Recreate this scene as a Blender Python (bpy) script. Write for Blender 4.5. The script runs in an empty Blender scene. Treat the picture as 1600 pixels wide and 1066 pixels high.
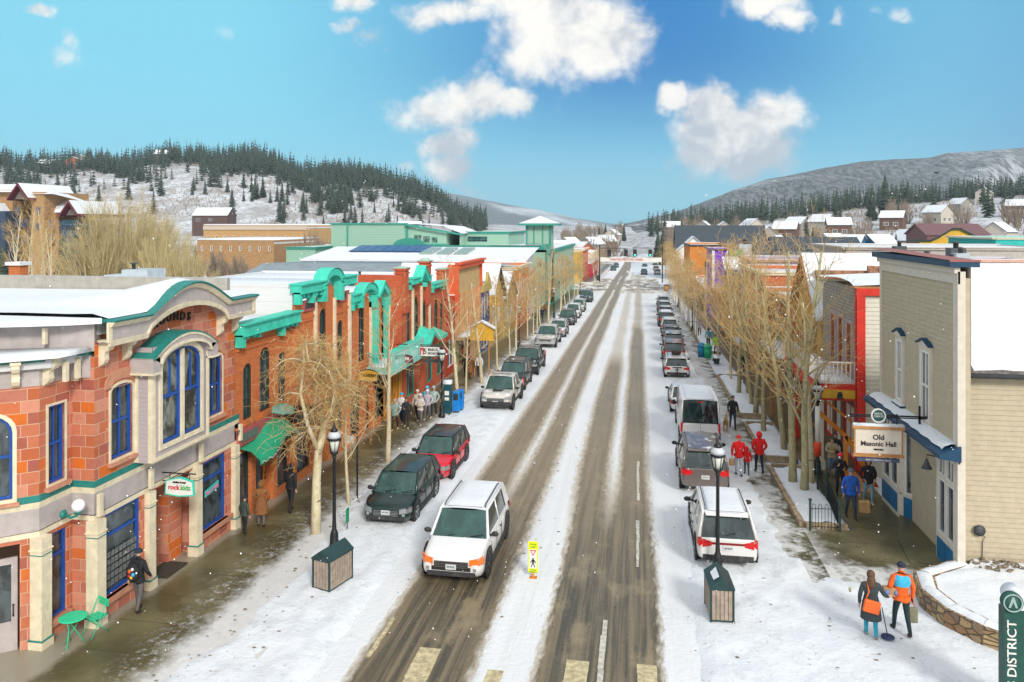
import bpy,bmesh,math,random
from mathutils import Vector,Matrix
random.seed(7)
sc=bpy.context.scene
COL=sc.collection
R=math.radians
PI=math.pi
CAM_H=10.4
FOC,HOR=1200.0,352.0
YAW=math.atan(200/1200)
CY,SY=math.cos(YAW),math.sin(YAW)
SLOPE=0.019
cd=bpy.data.cameras.new("camera");cam=bpy.data.objects.new("camera",cd);COL.objects.link(cam)
cam.location=(0,0,CAM_H);cam.rotation_euler=(R(90),0,YAW)
cd.sensor_width=36;cd.lens=27;cd.shift_y=-(533-HOR)/1600
cd.clip_start=0.5;cd.clip_end=30000
sc.camera=cam
SUN_EL,SUN_AZ=R(31),R(150)
sd=bpy.data.lights.new("sun",'SUN');sd.energy=2.0;sd.angle=R(12);sd.color=(1,.95,.87)
sun=bpy.data.objects.new("sun",sd);COL.objects.link(sun)
sun.rotation_euler=(R(90)-SUN_EL,0,-SUN_AZ+PI)
sc.view_settings.view_transform='Standard';sc.view_settings.look='None'
sc.view_settings.exposure=0.56;sc.view_settings.gamma=1.0
sc.cycles.max_bounces=6;sc.cycles.diffuse_bounces=3;sc.cycles.glossy_bounces=3
sc.cycles.transparent_max_bounces=6;sc.cycles.volume_bounces=0
class NT:
 def __init__(s,tree):s.t=tree;s.n=tree.nodes;s.l=tree.links
 def new(s,typ,**kw):
  nd=s.n.new(typ)
  for k,v in kw.items():setattr(nd,k,v)
  return nd
 def put(s,sock,v):
  if isinstance(v,bpy.types.NodeSocket):s.l.new(v,sock)
  elif v is not None:
   if isinstance(v,(tuple,list))and len(v)==3 and sock.type=='RGBA':v=(*v,1)
   sock.default_value=v
 def m(s,op,a,b=None,c=None,clamp=False):
  nd=s.new('ShaderNodeMath',operation=op,use_clamp=clamp)
  s.put(nd.inputs[0],a)
  if b is not None:s.put(nd.inputs[1],b)
  if c is not None:s.put(nd.inputs[2],c)
  return nd.outputs[0]
 def step(s,v,a,b):
  nd=s.new('ShaderNodeMapRange',interpolation_type='SMOOTHSTEP')
  s.put(nd.inputs[0],v);s.put(nd.inputs[1],a);s.put(nd.inputs[2],b)
  return nd.outputs[0]
 def band(s,v,a,b,soft=.15):
  return s.m('MULTIPLY',s.step(v,a-soft,a+soft),s.m('SUBTRACT',1.0,s.step(v,b-soft,b+soft)))
 def mix(s,f,a,b):
  nd=s.new('ShaderNodeMix',data_type='RGBA')
  s.put(nd.inputs[0],f);s.put(nd.inputs[6],a);s.put(nd.inputs[7],b)
  return nd.outputs[2]
 def noise(s,vec,scale=1.,detail=3.,rough=.5,dist=0.):
  nd=s.new('ShaderNodeTexNoise')
  if vec is not None:s.put(nd.inputs['Vector'],vec)
  nd.inputs['Scale'].default_value=scale;nd.inputs['Detail'].default_value=detail
  nd.inputs['Roughness'].default_value=rough;nd.inputs['Distortion'].default_value=dist
  return nd.outputs[0]
 def scale(s,vec,v):
  nd=s.new('ShaderNodeVectorMath',operation='MULTIPLY');s.put(nd.inputs[0],vec);nd.inputs[1].default_value=v
  return nd.outputs[0]
 def ramp(s,f,stops,mode='LINEAR'):
  nd=s.new('ShaderNodeValToRGB');cr=nd.color_ramp;cr.interpolation=mode
  while len(cr.elements)<len(stops):cr.elements.new(.5)
  for e,(p,c)in zip(cr.elements,stops):e.position=p;e.color=(*c,1)
  s.put(nd.inputs[0],f);return nd.outputs[0]
 def pos(s):return s.new('ShaderNodeNewGeometry').outputs['Position']
 def xyz(s,v):
  nd=s.new('ShaderNodeSeparateXYZ');s.put(nd.inputs[0],v);return nd.outputs
 def bump(s,h,strength=.4,dist=.02):
  nd=s.new('ShaderNodeBump');s.put(nd.inputs['Height'],h)
  nd.inputs['Strength'].default_value=strength;nd.inputs['Distance'].default_value=dist
  return nd.outputs[0]
w=bpy.data.worlds.new("World");sc.world=w;w.use_nodes=True
n=NT(w.node_tree);n.n.clear()
sky=n.new('ShaderNodeTexSky');sky.sky_type='NISHITA';sky.sun_disc=False
sky.sun_elevation=SUN_EL;sky.sun_rotation=SUN_AZ;sky.air_density=1.0;sky.dust_density=.6;sky.ozone_density=1.4
tc=n.new('ShaderNodeTexCoord')
rot=n.new('ShaderNodeVectorRotate',rotation_type='Z_AXIS');n.put(rot.inputs['Vector'],tc.outputs['Generated']);rot.inputs['Angle'].default_value=-YAW
dx,dy,dz=n.xyz(rot.outputs[0])
dyc=n.m('MAXIMUM',dy,.05)
U=n.m('DIVIDE',dx,dyc);V=n.m('DIVIDE',dz,dyc);U0,V0=U,V
cmb=n.new('ShaderNodeCombineXYZ');n.put(cmb.inputs[0],U);n.put(cmb.inputs[1],V)
uv=cmb.outputs[0]
wn=n.new('ShaderNodeTexNoise');n.put(wn.inputs['Vector'],uv);wn.inputs['Scale'].default_value=9;wn.inputs['Detail'].default_value=7;wn.inputs['Roughness'].default_value=.6
fine=wn.outputs[0]
puff=n.noise(uv,22,8,.58,.4)
sx=n.noise(n.scale(uv,(1,1,1)),6,6,.6)
w1=n.m('SUBTRACT',n.noise(uv,7,6,.6),.5);w2=n.m('SUBTRACT',n.noise(n.scale(uv,(1,-1,1)),9,6,.6),.5)
U=n.m('ADD',U0,n.m('MULTIPLY',w1,.12));V=n.m('ADD',V0,n.m('MULTIPLY',w2,.09))
CL=[(.07,.25,.10,.075,1.15),(.10,.215,.055,.05,1.0),(.055,.285,.11,.04,1.1),(-.07,.272,.085,.022,.85),(-.02,.29,.07,.02,.9),(.285,.118,.082,.052,1.35),(.325,.135,.05,.045,1.2),(.25,.10,.055,.05,1.05),(.265,.15,.05,.035,1.2),(.205,.165,.028,.024,1.05),(.235,.07,.045,.03,.75),(-.105,.150,.065,.034,1.05),(-.045,.160,.055,.034,1.05),(.0,.158,.035,.026,.95),(-.075,.11,.03,.03,.9),(-.04,.19,.022,.025,.7),(-.115,.125,.035,.02,.62),(-.088,.105,.025,.022,.95),(-.072,.078,.028,.03,.95),(-.125,.066,.016,.014,.62),(-.03,.045,.04,.010,.6),(-.21,.285,.035,.018,.9),(-.215,.255,.026,.014,.8),(-.195,.24,.034,.018,.75),(-.36,.255,.03,.03,.5),(-.61,.280,.026,.012,.85),(-.585,.243,.018,.02,.7),(-.595,.222,.026,.022,.62),(.33,.29,.06,.026,.95),(.36,.27,.035,.02,.85),(.42,.268,.022,.014,.75),(.51,.27,.022,.014,.7),(.475,.268,.018,.012,.6)]
dens=None;core=None
for(u0,v0,a,b,k)in CL:
 du=n.m('DIVIDE',n.m('SUBTRACT',U,u0),a);dv=n.m('DIVIDE',n.m('SUBTRACT',V,v0),b)
 r2=n.m('ADD',n.m('MULTIPLY',du,du),n.m('MULTIPLY',dv,dv))
 g_=n.m('MULTIPLY',n.m('POWER',2.718,n.m('MULTIPLY',r2,-.75)),k)
 dens=g_ if dens is None else n.m('MAXIMUM',dens,g_)
nz=n.m('ADD',n.m('MULTIPLY',n.m('SUBTRACT',fine,.5),1.15),n.m('MULTIPLY',n.m('SUBTRACT',puff,.5),.6))
cl=n.step(n.m('ADD',dens,nz),.38,.92)
cl=n.m('MULTIPLY',cl,.96)
shade=n.step(n.m('ADD',n.m('MULTIPLY',n.m('SUBTRACT',puff,.5),1.6),n.m('ADD',n.m('MULTIPLY',n.m('SUBTRACT',sx,.5),2.4),n.m('ADD',n.m('MULTIPLY',n.m('MINIMUM',V0,.17),5.2),n.m('MULTIPLY',U0,.2)))),.30,1.05)
ccol=n.mix(shade,(.56,.60,.66),(1.06,1.02,.95))
mid=n.m('MULTIPLY',n.band(U0,-.12,.47,.28),n.step(V0,.0,.23))
low=n.m('MULTIPLY',n.m('SUBTRACT',1.0,n.step(V0,-.02,.13)),.8)
tint=n.mix(mid,(.25,.76,.97),(.018,.24,.62))
tint=n.mix(n.step(U0,.35,.75),tint,(.14,.46,.76))
tint=n.mix(low,tint,(.30,.70,.90))
skc=n.new('ShaderNodeMix',data_type='RGBA',blend_type='MIX');skc.inputs[0].default_value=.92
n.put(skc.inputs[6],n.scale(sky.outputs[0],(.10,.10,.10)));n.put(skc.inputs[7],n.mix(.08,tint,(0,0,0)))
up=n.step(dz,.30,.60)
dome=n.mix(up,n.mix(cl,skc.outputs[2],ccol),(.66,.70,.76))
back=n.m('SUBTRACT',1.0,n.step(dy,-.1,.35))
dome=n.mix(back,dome,(1.0,1.0,1.0))
bg=n.new('ShaderNodeBackground');n.put(bg.inputs[0],dome);bg.inputs[1].default_value=.72
out=n.new('ShaderNodeOutputWorld');n.l.new(bg.outputs[0],out.inputs[0])
def G(px,py,z=0.0):
 a=(px-800)/FOC
 Z=(CAM_H-z)/((py-HOR)/FOC-SLOPE*(a*SY+CY))
 return Vector((Z*(a*CY-SY),Z*(a*SY+CY),0))
def A(px,py,Y):
 a=(px-800)/FOC;Z=Y/(a*SY+CY)
 return Vector((Z*(a*CY-SY),Y,CAM_H-(py-HOR)*Z/FOC))
def gz(x,y):return-SLOPE*y
def smooth(t,a,b):
 t=min(1,max(0,(t-a)/(b-a)));return t*t*(3-2*t)
def interp(x,pts):
 if x<=pts[0][0]:return pts[0][1]
 for(a,b),(c,d)in zip(pts,pts[1:]):
  if x<=c:return b+(d-b)*(x-a)/(c-a)
 return pts[-1][1]
LEFT=Matrix(((0,1,0,0),(1,0,0,0),(0,0,1,0),(0,0,0,1)))
RIGHT=Matrix(((0,-1,0,0),(1,0,0,0),(0,0,1,0),(0,0,0,1)))
SOUTH=Matrix(((1,0,0,0),(0,-1,0,0),(0,0,1,0),(0,0,0,1)))
def wallM(kind,x=0,y=0,z=0):return Matrix.Translation((x,y,z))@kind
def wall_between(p,q):
 p=Vector((p[0],p[1],0));q=Vector((q[0],q[1],0));u=(q-p).normalized()
 nn=Vector((u.y,-u.x,0))
 return Matrix(((u.x,nn.x,0,p.x),(u.y,nn.y,0,p.y),(0,0,1,0),(0,0,0,1))),(q-p).length
class MB:
 def __init__(s,M=None):s.v=[];s.f=[];s.mi=[];s.sm=[];s.M=M or Matrix()
 def pt(s,p):s.v.append(s.M@Vector(p));return len(s.v)-1
 def face(s,pts,m=0,sm=False):
  s.f.append([s.pt(p)for p in pts]);s.mi.append(m);s.sm.append(sm)
 def idx(s,ids,m=0,sm=False):s.f.append(list(ids));s.mi.append(m);s.sm.append(sm)
 def box(s,x0,x1,y0,y1,z0,z1,m=0):
  i=[s.pt((x,y,z))for z in(z0,z1)for y in(y0,y1)for x in(x0,x1)]
  for q in((0,1,3,2),(4,6,7,5),(0,4,5,1),(2,3,7,6),(0,2,6,4),(1,5,7,3)):s.idx([i[k]for k in q],m)
  return s
 def prism(s,poly,d0,d1,m=0,cap=True,sm=False):
  a=[s.pt((u,d0,z))for u,z in poly];b=[s.pt((u,d1,z))for u,z in poly];k=len(poly)
  if cap:s.idx(a,m);s.idx(b[::-1],m)
  for i in range(k):s.idx((a[i],a[(i+1)%k],b[(i+1)%k],b[i]),m,sm)
  return s
 def slab(s,poly,z0,z1,m=0):
  a=[s.pt((x,y,z0))for x,y in poly];b=[s.pt((x,y,z1))for x,y in poly];k=len(poly)
  s.idx(a[::-1],m);s.idx(b,m)
  for i in range(k):s.idx((a[i],a[(i+1)%k],b[(i+1)%k],b[i]),m)
  return s
 def ring(s,outer,inner,d0,d1,m=0):
  k=len(outer)
  o0=[s.pt((u,d0,z))for u,z in outer];o1=[s.pt((u,d1,z))for u,z in outer]
  i0=[s.pt((u,d0,z))for u,z in inner];i1=[s.pt((u,d1,z))for u,z in inner]
  for i in range(k):
   j=(i+1)%k
   s.idx((o1[i],o1[j],i1[j],i1[i]),m);s.idx((o0[i],o0[j],o1[j],o1[i]),m);s.idx((i0[i],i1[i],i1[j],i0[j]),m)
   s.idx((o0[i],i0[i],i0[j],o0[j]),m)
  return s
 def path(s,pts,rad,nseg=6,m=0,cap=True,sm=True):
  pts=[Vector(p)for p in pts]
  if not hasattr(rad,'__len__'):rad=[rad]*len(pts)
  rings=[]
  ref=None
  for i,p in enumerate(pts):
   d=(pts[min(i+1,len(pts)-1)]-pts[max(i-1,0)]).normalized()
   if ref is None:ref=Vector((0,0,1))if abs(d.z)<.9 else Vector((1,0,0))
   a=d.cross(ref).normalized();b=d.cross(a);ref=-b if False else ref
   if a.length<.5:a=d.orthogonal().normalized();b=d.cross(a)
   rings.append([s.pt(p+(a*math.cos(t)+b*math.sin(t))*rad[i])for t in[2*PI*k/nseg for k in range(nseg)]])
  for r0,r1 in zip(rings,rings[1:]):
   for k in range(nseg):s.idx((r0[k],r0[(k+1)%nseg],r1[(k+1)%nseg],r1[k]),m,sm)
  if cap and nseg>2:s.idx(rings[0][::-1],m);s.idx(rings[-1],m)
  return s
 def lathe(s,prof,c=(0,0,0),nseg=16,m=0,sm=True,axis='z'):
  rings=[]
  for r,h in prof:
   ring=[]
   for k in range(nseg):
    t=2*PI*k/nseg;a,b=r*math.cos(t),r*math.sin(t)
    p={'z':(a,b,h),'x':(h,a,b),'y':(a,h,b)}[axis]
    ring.append(s.pt((c[0]+p[0],c[1]+p[1],c[2]+p[2])))
   rings.append(ring)
  for r0,r1 in zip(rings,rings[1:]):
   for k in range(nseg):s.idx((r0[k],r0[(k+1)%nseg],r1[(k+1)%nseg],r1[k]),m,sm)
  s.idx(rings[0][::-1],m);s.idx(rings[-1],m)
  return s
 def ball(s,c,r,m=0,nu=10,nv=7):
  rx,ry,rz=r if hasattr(r,'__len__')else(r,r,r)
  rings=[]
  for j in range(1,nv):
   ph=PI*j/nv
   rings.append([s.pt((c[0]+rx*math.sin(ph)*math.cos(2*PI*k/nu),c[1]+ry*math.sin(ph)*math.sin(2*PI*k/nu),c[2]+rz*math.cos(ph)))for k in range(nu)])
  top=s.pt((c[0],c[1],c[2]+rz));bot=s.pt((c[0],c[1],c[2]-rz))
  for k in range(nu):
   s.idx((top,rings[0][k],rings[0][(k+1)%nu]),m,True);s.idx((bot,rings[-1][(k+1)%nu],rings[-1][k]),m,True)
  for r0,r1 in zip(rings,rings[1:]):
   for k in range(nu):s.idx((r0[k],r1[k],r1[(k+1)%nu],r0[(k+1)%nu]),m,True)
  return s
 def build(s,name,mats,parent=None,fix=True,uv=True,bevel=0):
  if not isinstance(mats,(list,tuple)):mats=[mats]
  off=parent_world(parent)if parent is not None else Vector((0,0,0))
  me=bpy.data.meshes.new(name)
  me.from_pydata([v-off for v in s.v],[],s.f)
  me.polygons.foreach_set('material_index',s.mi);me.polygons.foreach_set('use_smooth',s.sm)
  for mt in mats:me.materials.append(mt)
  if fix:
   bm=bmesh.new();bm.from_mesh(me);bmesh.ops.recalc_face_normals(bm,faces=bm.faces);bm.to_mesh(me);bm.free()
  if uv:
   ul=me.uv_layers.new(name='UVMap').data
   V_=[v.co for v in me.vertices]
   for p in me.polygons:
    nn=p.normal
    if abs(nn.z)>.75:
     for li in p.loop_indices:c=V_[me.loops[li].vertex_index]+off;ul[li].uv=(c.x,c.y)
    else:
     t=Vector((-nn.y,nn.x,0)).normalized()if(abs(nn.x)+abs(nn.y))>1e-6 else Vector((1,0,0))
     if t.y<0 or(t.y==0 and t.x<0):t=-t
     for li in p.loop_indices:c=V_[me.loops[li].vertex_index]+off;ul[li].uv=(c.dot(t),c.z)
  me.update()
  o=bpy.data.objects.new(name,me);COL.objects.link(o)
  if parent is not None:o.parent=parent
  if bevel:
   b=o.modifiers.new('bevel','BEVEL');b.width=bevel;b.segments=2;b.limit_method='ANGLE';b.angle_limit=R(40)
  return o
def parent_world(o):
 v=Vector((0,0,0))
 while o is not None:v=v+Vector(o.location);o=o.parent
 return v
def tag(o,label=None,cat=None,group=None,kind=None):
 if label:o['label']=label
 if cat:o['category']=cat
 if group:o['group']=group
 if kind:o['kind']=kind
 return o
def thing(name,label,cat,loc=(0,0,0),group=None):
 o=bpy.data.objects.new(name,None);COL.objects.link(o);o.empty_display_size=.3
 o.location=loc;return tag(o,label,cat,group)
def struct(o):o['kind']='structure';return o
def copy_tree(o,parent=None):
 c=o.copy();COL.objects.link(c)
 if parent is not None:c.parent=parent
 for ch in list(o.children):copy_tree(ch,c)
 return c
def place(proto,loc,rz,label,group=None,scale=1,tilt=0):
 if proto.get('_used'):o=copy_tree(proto)
 else:o=proto
 proto['_used']=1
 o.location=loc;o.rotation_euler=(tilt,0,rz);o.scale=(scale,)*3 if not hasattr(scale,'__len__')else scale
 o['label']=label
 if group:o['group']=group
 return o
_M={}
def mat_new(name):
 m=bpy.data.materials.new(name);m.use_nodes=True
 n=NT(m.node_tree);b=n.n['Principled BSDF']
 return m,n,b
def paint(name,col,rough=.55,var=.12,vs=3.,metal=0.,bump=.0,bs=30.,spec=.4,dirt=0.):
 if name in _M:return _M[name]
 m,n,b=mat_new(name)
 p=n.new('ShaderNodeTexCoord').outputs['Object']
 f=n.noise(p,vs,5,.6)
 c=n.mix(n.step(f,.3,.7),tuple(max(0,x*(1-var))for x in col),tuple(min(1,x*(1+var))for x in col))
 if dirt:
  f2=n.noise(n.scale(p,(1,1,.35)),6,6,.7)
  c=n.mix(n.m('MULTIPLY',n.step(f2,.52,.75),dirt),c,(.16,.13,.10))
 n.put(b.inputs['Base Color'],c)
 b.inputs['Roughness'].default_value=rough;b.inputs['Metallic'].default_value=metal
 b.inputs['Specular IOR Level'].default_value=spec
 if bump:n.put(b.inputs['Normal'],n.bump(n.noise(p,bs,4),bump,.01))
 _M[name]=m;return m
def brick(name,cols,mortar,bw,bh,ms=.012,sizevar=0,bumpk=.5,off=.5,noisevar=.25):
 if name in _M:return _M[name]
 m,n,b=mat_new(name)
 uvn=n.new('ShaderNodeTexCoord').outputs['UV']
 bt=n.new('ShaderNodeTexBrick');n.put(bt.inputs['Vector'],uvn)
 bt.inputs['Scale'].default_value=1;bt.inputs['Brick Width'].default_value=bw;bt.inputs['Row Height'].default_value=bh
 bt.inputs['Mortar Size'].default_value=ms;bt.inputs['Mortar Smooth'].default_value=.2;bt.inputs['Bias'].default_value=0
 bt.inputs['Color1'].default_value=(0,0,0,1);bt.inputs['Color2'].default_value=(1,1,1,1)
 bt.inputs['Mortar'].default_value=(.5,.5,.5,1);bt.offset=off
 if sizevar:bt.squash=sizevar;bt.squash_frequency=2
 k=len(cols)
 c=n.ramp(bt.outputs['Color'],[((i+.5)/k,cc)for i,cc in enumerate(cols)])
 p=n.new('ShaderNodeTexCoord').outputs['Object']
 f=n.noise(p,7,6,.65)
 c=n.mix(n.m('MULTIPLY',n.step(f,.45,.8),noisevar),c,tuple(x*.55 for x in cols[0]))
 f3=n.noise(n.scale(p,(1,1,.25)),1.2,5,.6)
 c=n.mix(n.m('MULTIPLY',n.step(f3,.5,.75),noisevar*.8),c,tuple(min(1,x*1.35+.03)for x in cols[-1]))
 c=n.mix(bt.outputs['Fac'],c,mortar)
 n.put(b.inputs['Base Color'],c);b.inputs['Roughness'].default_value=.85;b.inputs['Specular IOR Level'].default_value=.25
 h=n.m('ADD',n.m('MULTIPLY',bt.outputs['Fac'],-1.0),n.m('MULTIPLY',f,.4))
 n.put(b.inputs['Normal'],n.bump(h,bumpk,.02))
 _M[name]=m;return m
def clap(name,col,pitch=.15,var=.1):
 if name in _M:return _M[name]
 m,n,b=mat_new(name)
 uvn=n.new('ShaderNodeTexCoord').outputs['UV'];u,v,_=n.xyz(uvn)
 fr=n.m('FRACT',n.m('DIVIDE',v,pitch))
 f=n.noise(n.scale(uvn,(1,9,1)),1.5,4)
 n.put(b.inputs['Base Color'],n.mix(f,tuple(x*(1-var)for x in col),tuple(x*(1+var)for x in col)))
 b.inputs['Roughness'].default_value=.65
 n.put(b.inputs['Normal'],n.bump(n.m('SUBTRACT',1.0,fr),1.0,.03))
 _M[name]=m;return m
def glass(name,col=(.02,.03,.035),rough=.06,curtain=None):
 if name in _M:return _M[name]
 m,n,b=mat_new(name)
 p=n.new('ShaderNodeTexCoord').outputs['Object']
 f=n.noise(n.scale(p,(1,1,.6)),2.3,4,.6,.5)
 c2=curtain or tuple(x*2.6+.015 for x in col)
 n.put(b.inputs['Base Color'],n.mix(n.step(f,.42,.62),col,c2))
 b.inputs['Roughness'].default_value=rough;b.inputs['Specular IOR Level'].default_value=.9
 n.put(b.inputs['Normal'],n.bump(n.noise(p,1.1,2),.10,.03))
 _M[name]=m;return m
def snow_mat(name,dirt=0.0,scale=1.0):
 if name in _M:return _M[name]
 m,n,b=mat_new(name);p=n.pos()
 f=n.noise(p,.35*scale,5,.6);f2=n.noise(p,7*scale,5,.65)
 c=n.mix(f,(.66,.71,.77),(.76,.79,.82))
 if dirt:c=n.mix(n.m('MULTIPLY',n.step(f2,.60,.72),dirt),c,(.28,.24,.18))
 if dirt:c=n.mix(n.m('MULTIPLY',n.step(n.noise(n.scale(p,(1,.6,1)),1.5,6,.7),.50,.66),.42),c,(.50,.53,.56))
 n.put(b.inputs['Base Color'],c);b.inputs['Roughness'].default_value=.7;b.inputs['Specular IOR Level'].default_value=.2
 n.put(b.inputs['Normal'],n.bump(n.m('ADD',f2,n.m('MULTIPLY',n.noise(p,1.3*scale,3),2.)),.5,.06))
 _M[name]=m;return m
snow=snow_mat('fresh_snow');snow_d=snow_mat('trodden_snow',.6)
# == SETTING
def pxu(px):return(px-800)/FOC
LRIDGE=[(-500,262),(-100,262),(0,262),(60,266),(110,268),(200,262),(300,256),(380,256),(440,268),(500,280),(560,284),(600,287),(650,303),(690,328),(720,346),(760,352),(820,358),(2300,360)]
RMID=[(-900,362),(1000,362),(1060,358),(1120,352),(1180,346),(1240,338),(1320,328),(1400,320),(1480,314),(1600,306),(1800,296),(2400,290)]
def terrain_z(u,Z):
 px=800+u*FOC
 y=Z*(u*SY+CY)
 base=-SLOPE*min(y,330)-4.5*0+1.6*smooth(y,330,900)
 hr=CAM_H+(HOR-interp(px,LRIDGE))/FOC*900
 z=base+(hr-base)*smooth(Z,430,900)*1.0
 if px<740:z+=(smooth(Z,430,900)*(1-smooth(Z,880,900)))*3.0*math.sin(px*.045+Z*.01)
 if Z>905:z-=(Z-905)*.25*smooth(720-px,0,300)
 if px>1000:
  hm=CAM_H+(HOR-interp(px,RMID))/FOC*700
  z=max(base,base+(hm-base)*smooth(Z,200,700))
  if Z>705:z-=(Z-705)*.04
 return z
def terrain_at(px,Z):
 u=pxu(px);return Vector((Z*(u*CY-SY),Z*(u*SY+CY),terrain_z(u,Z)))
m,n,b=mat_new('snow_ground');P_=n.pos();X,Y,Zc=n.xyz(P_)
f=n.noise(P_,.5,5,.6);f2=n.noise(P_,4,6,.7);f3=n.noise(P_,.045,6,.65)
c=n.mix(f,(.60,.65,.72),(.70,.74,.78))
far=n.step(Y,240,420)
c=n.mix(n.m('MULTIPLY',far,n.step(n.noise(P_,.35,7,.75),.46,.64)),c,(.22,.19,.16))
c=n.mix(n.m('MULTIPLY',n.m('MULTIPLY',far,n.step(f3,.42,.58)),.75),c,(.30,.28,.27))
c=n.mix(n.m('MULTIPLY',n.m('SUBTRACT',1.0,far),n.m('MULTIPLY',n.step(f2,.62,.74),.5)),c,(.33,.29,.22))
n.put(b.inputs['Base Color'],c);b.inputs['Roughness'].default_value=.75;b.inputs['Specular IOR Level'].default_value=.15
n.put(b.inputs['Normal'],n.bump(n.m('ADD',f2,n.m('MULTIPLY',f,3.)),.5,.08))
M_ground=m
mb=MB()
Zs=[-40,-10,2,8,14]+[14*1.10**i for i in range(1,46)]
Zs=[z for z in Zs if z<900]+[900,906,940,1000,1150,1400,2000,3000,5000,9000,14000]
us=[-1.7+3.4*i/220 for i in range(221)]
grid=[]
for Z in Zs:
 row=[]
 for u in us:
  ZZ=max(Z,1.0)
  W_=max(Z,60)if Z<60 else Z
  uu=u*W_/ZZ if Z<60 else u
  x=W_*u*CY-Z*SY if Z<60 else Z*(u*CY-SY)
  y=W_*u*SY+Z*CY if Z<60 else Z*(u*SY+CY)
  z=-SLOPE*y if Z<60 else terrain_z(u,Z)
  if Z<60:z=-SLOPE*y
  row.append(mb.pt((x,y,z-.02)))
 grid.append(row)
for r0,r1 in zip(grid,grid[1:]):
 for k in range(len(us)-1):mb.idx((r0[k],r0[k+1],r1[k+1],r1[k]),0,True)
struct(mb.build('ground',M_ground,fix=False,uv=False))
m,n,b=mat_new('road_surface');P_=n.pos();X,Y,Zc=n.xyz(P_)
wig=n.noise(n.scale(P_,(.35,.05,0)),1,3);rag=n.noise(n.scale(P_,(1.6,.5,0)),1.3,6,.7)
edge=n.noise(n.scale(P_,(3.0,.8,0)),2.0,5,.7)
Xw=n.m('ADD',X,n.m('ADD',n.m('MULTIPLY',n.m('SUBTRACT',wig,.5),.5),n.m('MULTIPLY',n.m('SUBTRACT',edge,.5),.55)))
near=n.m('SUBTRACT',1.0,n.step(Y,22,37))
far=n.step(Y,118,140)
L1=n.band(Xw,-6.85,-4.0,.28);R1=n.band(Xw,-2.45,.5,.24)
nearD=n.m('MAXIMUM',L1,R1)
tA=n.band(Xw,-6.8,-5.5,.46);tB=n.band(Xw,-5.0,-3.95,.46)
tC=n.m('MULTIPLY',n.band(Xw,-2.7,-1.5,.4),n.m('SUBTRACT',1.0,n.m('MULTIPLY',n.step(Y,56,74),.70)));tD=n.m('MULTIPLY',n.band(Xw,-.85,.28,.4),n.m('SUBTRACT',1.0,n.m('MULTIPLY',n.step(Y,78,100),.55)))
mid=n.m('MAXIMUM',n.m('MAXIMUM',tA,tB),n.m('MAXIMUM',tC,tD))
cross=n.m('MULTIPLY',n.band(Y,156,205,14),n.step(n.m('ADD',n.m('MULTIPLY',n.noise(n.scale(P_,(.5,.14,0)),1,5,.6),.9),n.m('MULTIPLY',n.noise(n.scale(P_,(.12,.9,0)),1,4,.6),.5)),.60,.78))
xr=n.m('MULTIPLY',n.m('MAXIMUM',n.band(Xw,-6.2,-3.4,.5),n.band(Xw,-1.6,1.6,.5)),n.step(Y,200,235))
worn=n.m('ADD',n.m('MULTIPLY',nearD,near),n.m('MULTIPLY',mid,n.m('SUBTRACT',1.0,near)))
worn=n.m('MAXIMUM',worn,n.m('MAXIMUM',cross,n.m('MULTIPLY',xr,.8)))
scat=n.m('MULTIPLY',n.step(n.noise(P_,2.2,6,.75),.66,.74),n.m('MULTIPLY',n.band(X,-9.5,1.5,1),.45))
worn=n.m('MAXIMUM',worn,scat)
streak=n.noise(n.scale(P_,(5.5,.12,0)),1.0,4,.6)
blot=n.noise(n.scale(P_,(1,.45,0)),.9,6,.65)
asph=n.mix(n.step(streak,.38,.62),(.075,.066,.045),(.21,.165,.10))
asph=n.mix(n.m('MULTIPLY',n.step(blot,.50,.68),.75),asph,(.30,.24,.145))
asph=n.mix(n.m('MULTIPLY',n.step(n.noise(P_,9,5,.8),.60,.70),.35),asph,(.55,.54,.52))
asph=n.mix(n.m('MULTIPLY',n.m('SUBTRACT',1.0,near),.68),asph,(.30,.225,.13))
snc=n.mix(n.noise(n.scale(P_,(1.5,.3,0)),1,5,.6),(.64,.67,.70),(.80,.82,.84))
snc=n.mix(n.m('MULTIPLY',n.m('MULTIPLY',n.band(X,-6.6,.7,.5),n.step(streak,.45,.65)),.15),snc,(.50,.46,.38))
slush=n.mix(n.m('MULTIPLY',n.step(worn,.04,.35),.75),snc,(.50,.44,.34))
c=n.mix(n.step(worn,.22,.85),slush,asph)
n.put(b.inputs['Base Color'],c)
n.put(b.inputs['Roughness'],n.m('ADD',.38,n.m('MULTIPLY',n.m('SUBTRACT',1.0,worn),.35),clamp=True))
b.inputs['Specular IOR Level'].default_value=.35
hh=n.m('ADD',n.m('MULTIPLY',worn,-2.2),n.m('ADD',n.m('MULTIPLY',n.noise(P_,5,6,.7),1.1),n.m('MULTIPLY',streak,.6)))
n.put(b.inputs['Normal'],n.bump(hh,.6,.05))
M_road=m
mb=MB()
ys=[-30+i*10 for i in range(39)]+[400,500,650,900]
def road_edges(y):return(-11.35,4.4)if y<300 else(-9.5,6.0)
def rz(y):
 return-SLOPE*min(y,330)+1.6*smooth(y,330,900)
prev=None
for y in ys:
 a,b_=road_edges(y)
 row=[mb.pt((x,y,rz(y)+.012+(.0 if y<60 else.02)))for x in(a,(a+b_)/2,b_)]
 if prev:
  for k in range(2):mb.idx((prev[k],prev[k+1],row[k+1],row[k]))
 prev=row
struct(mb.build('road',M_road,fix=False))
mb=MB()
for a,b_ in((-70,-11.35),(4.4,80)):
 mb.face([(a,166,-SLOPE*166+.02),(b_,166,-SLOPE*166+.02),(b_,184,-SLOPE*184+.02),(a,184,-SLOPE*184+.02)])
struct(mb.build('cross_street',M_road,fix=False))
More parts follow.
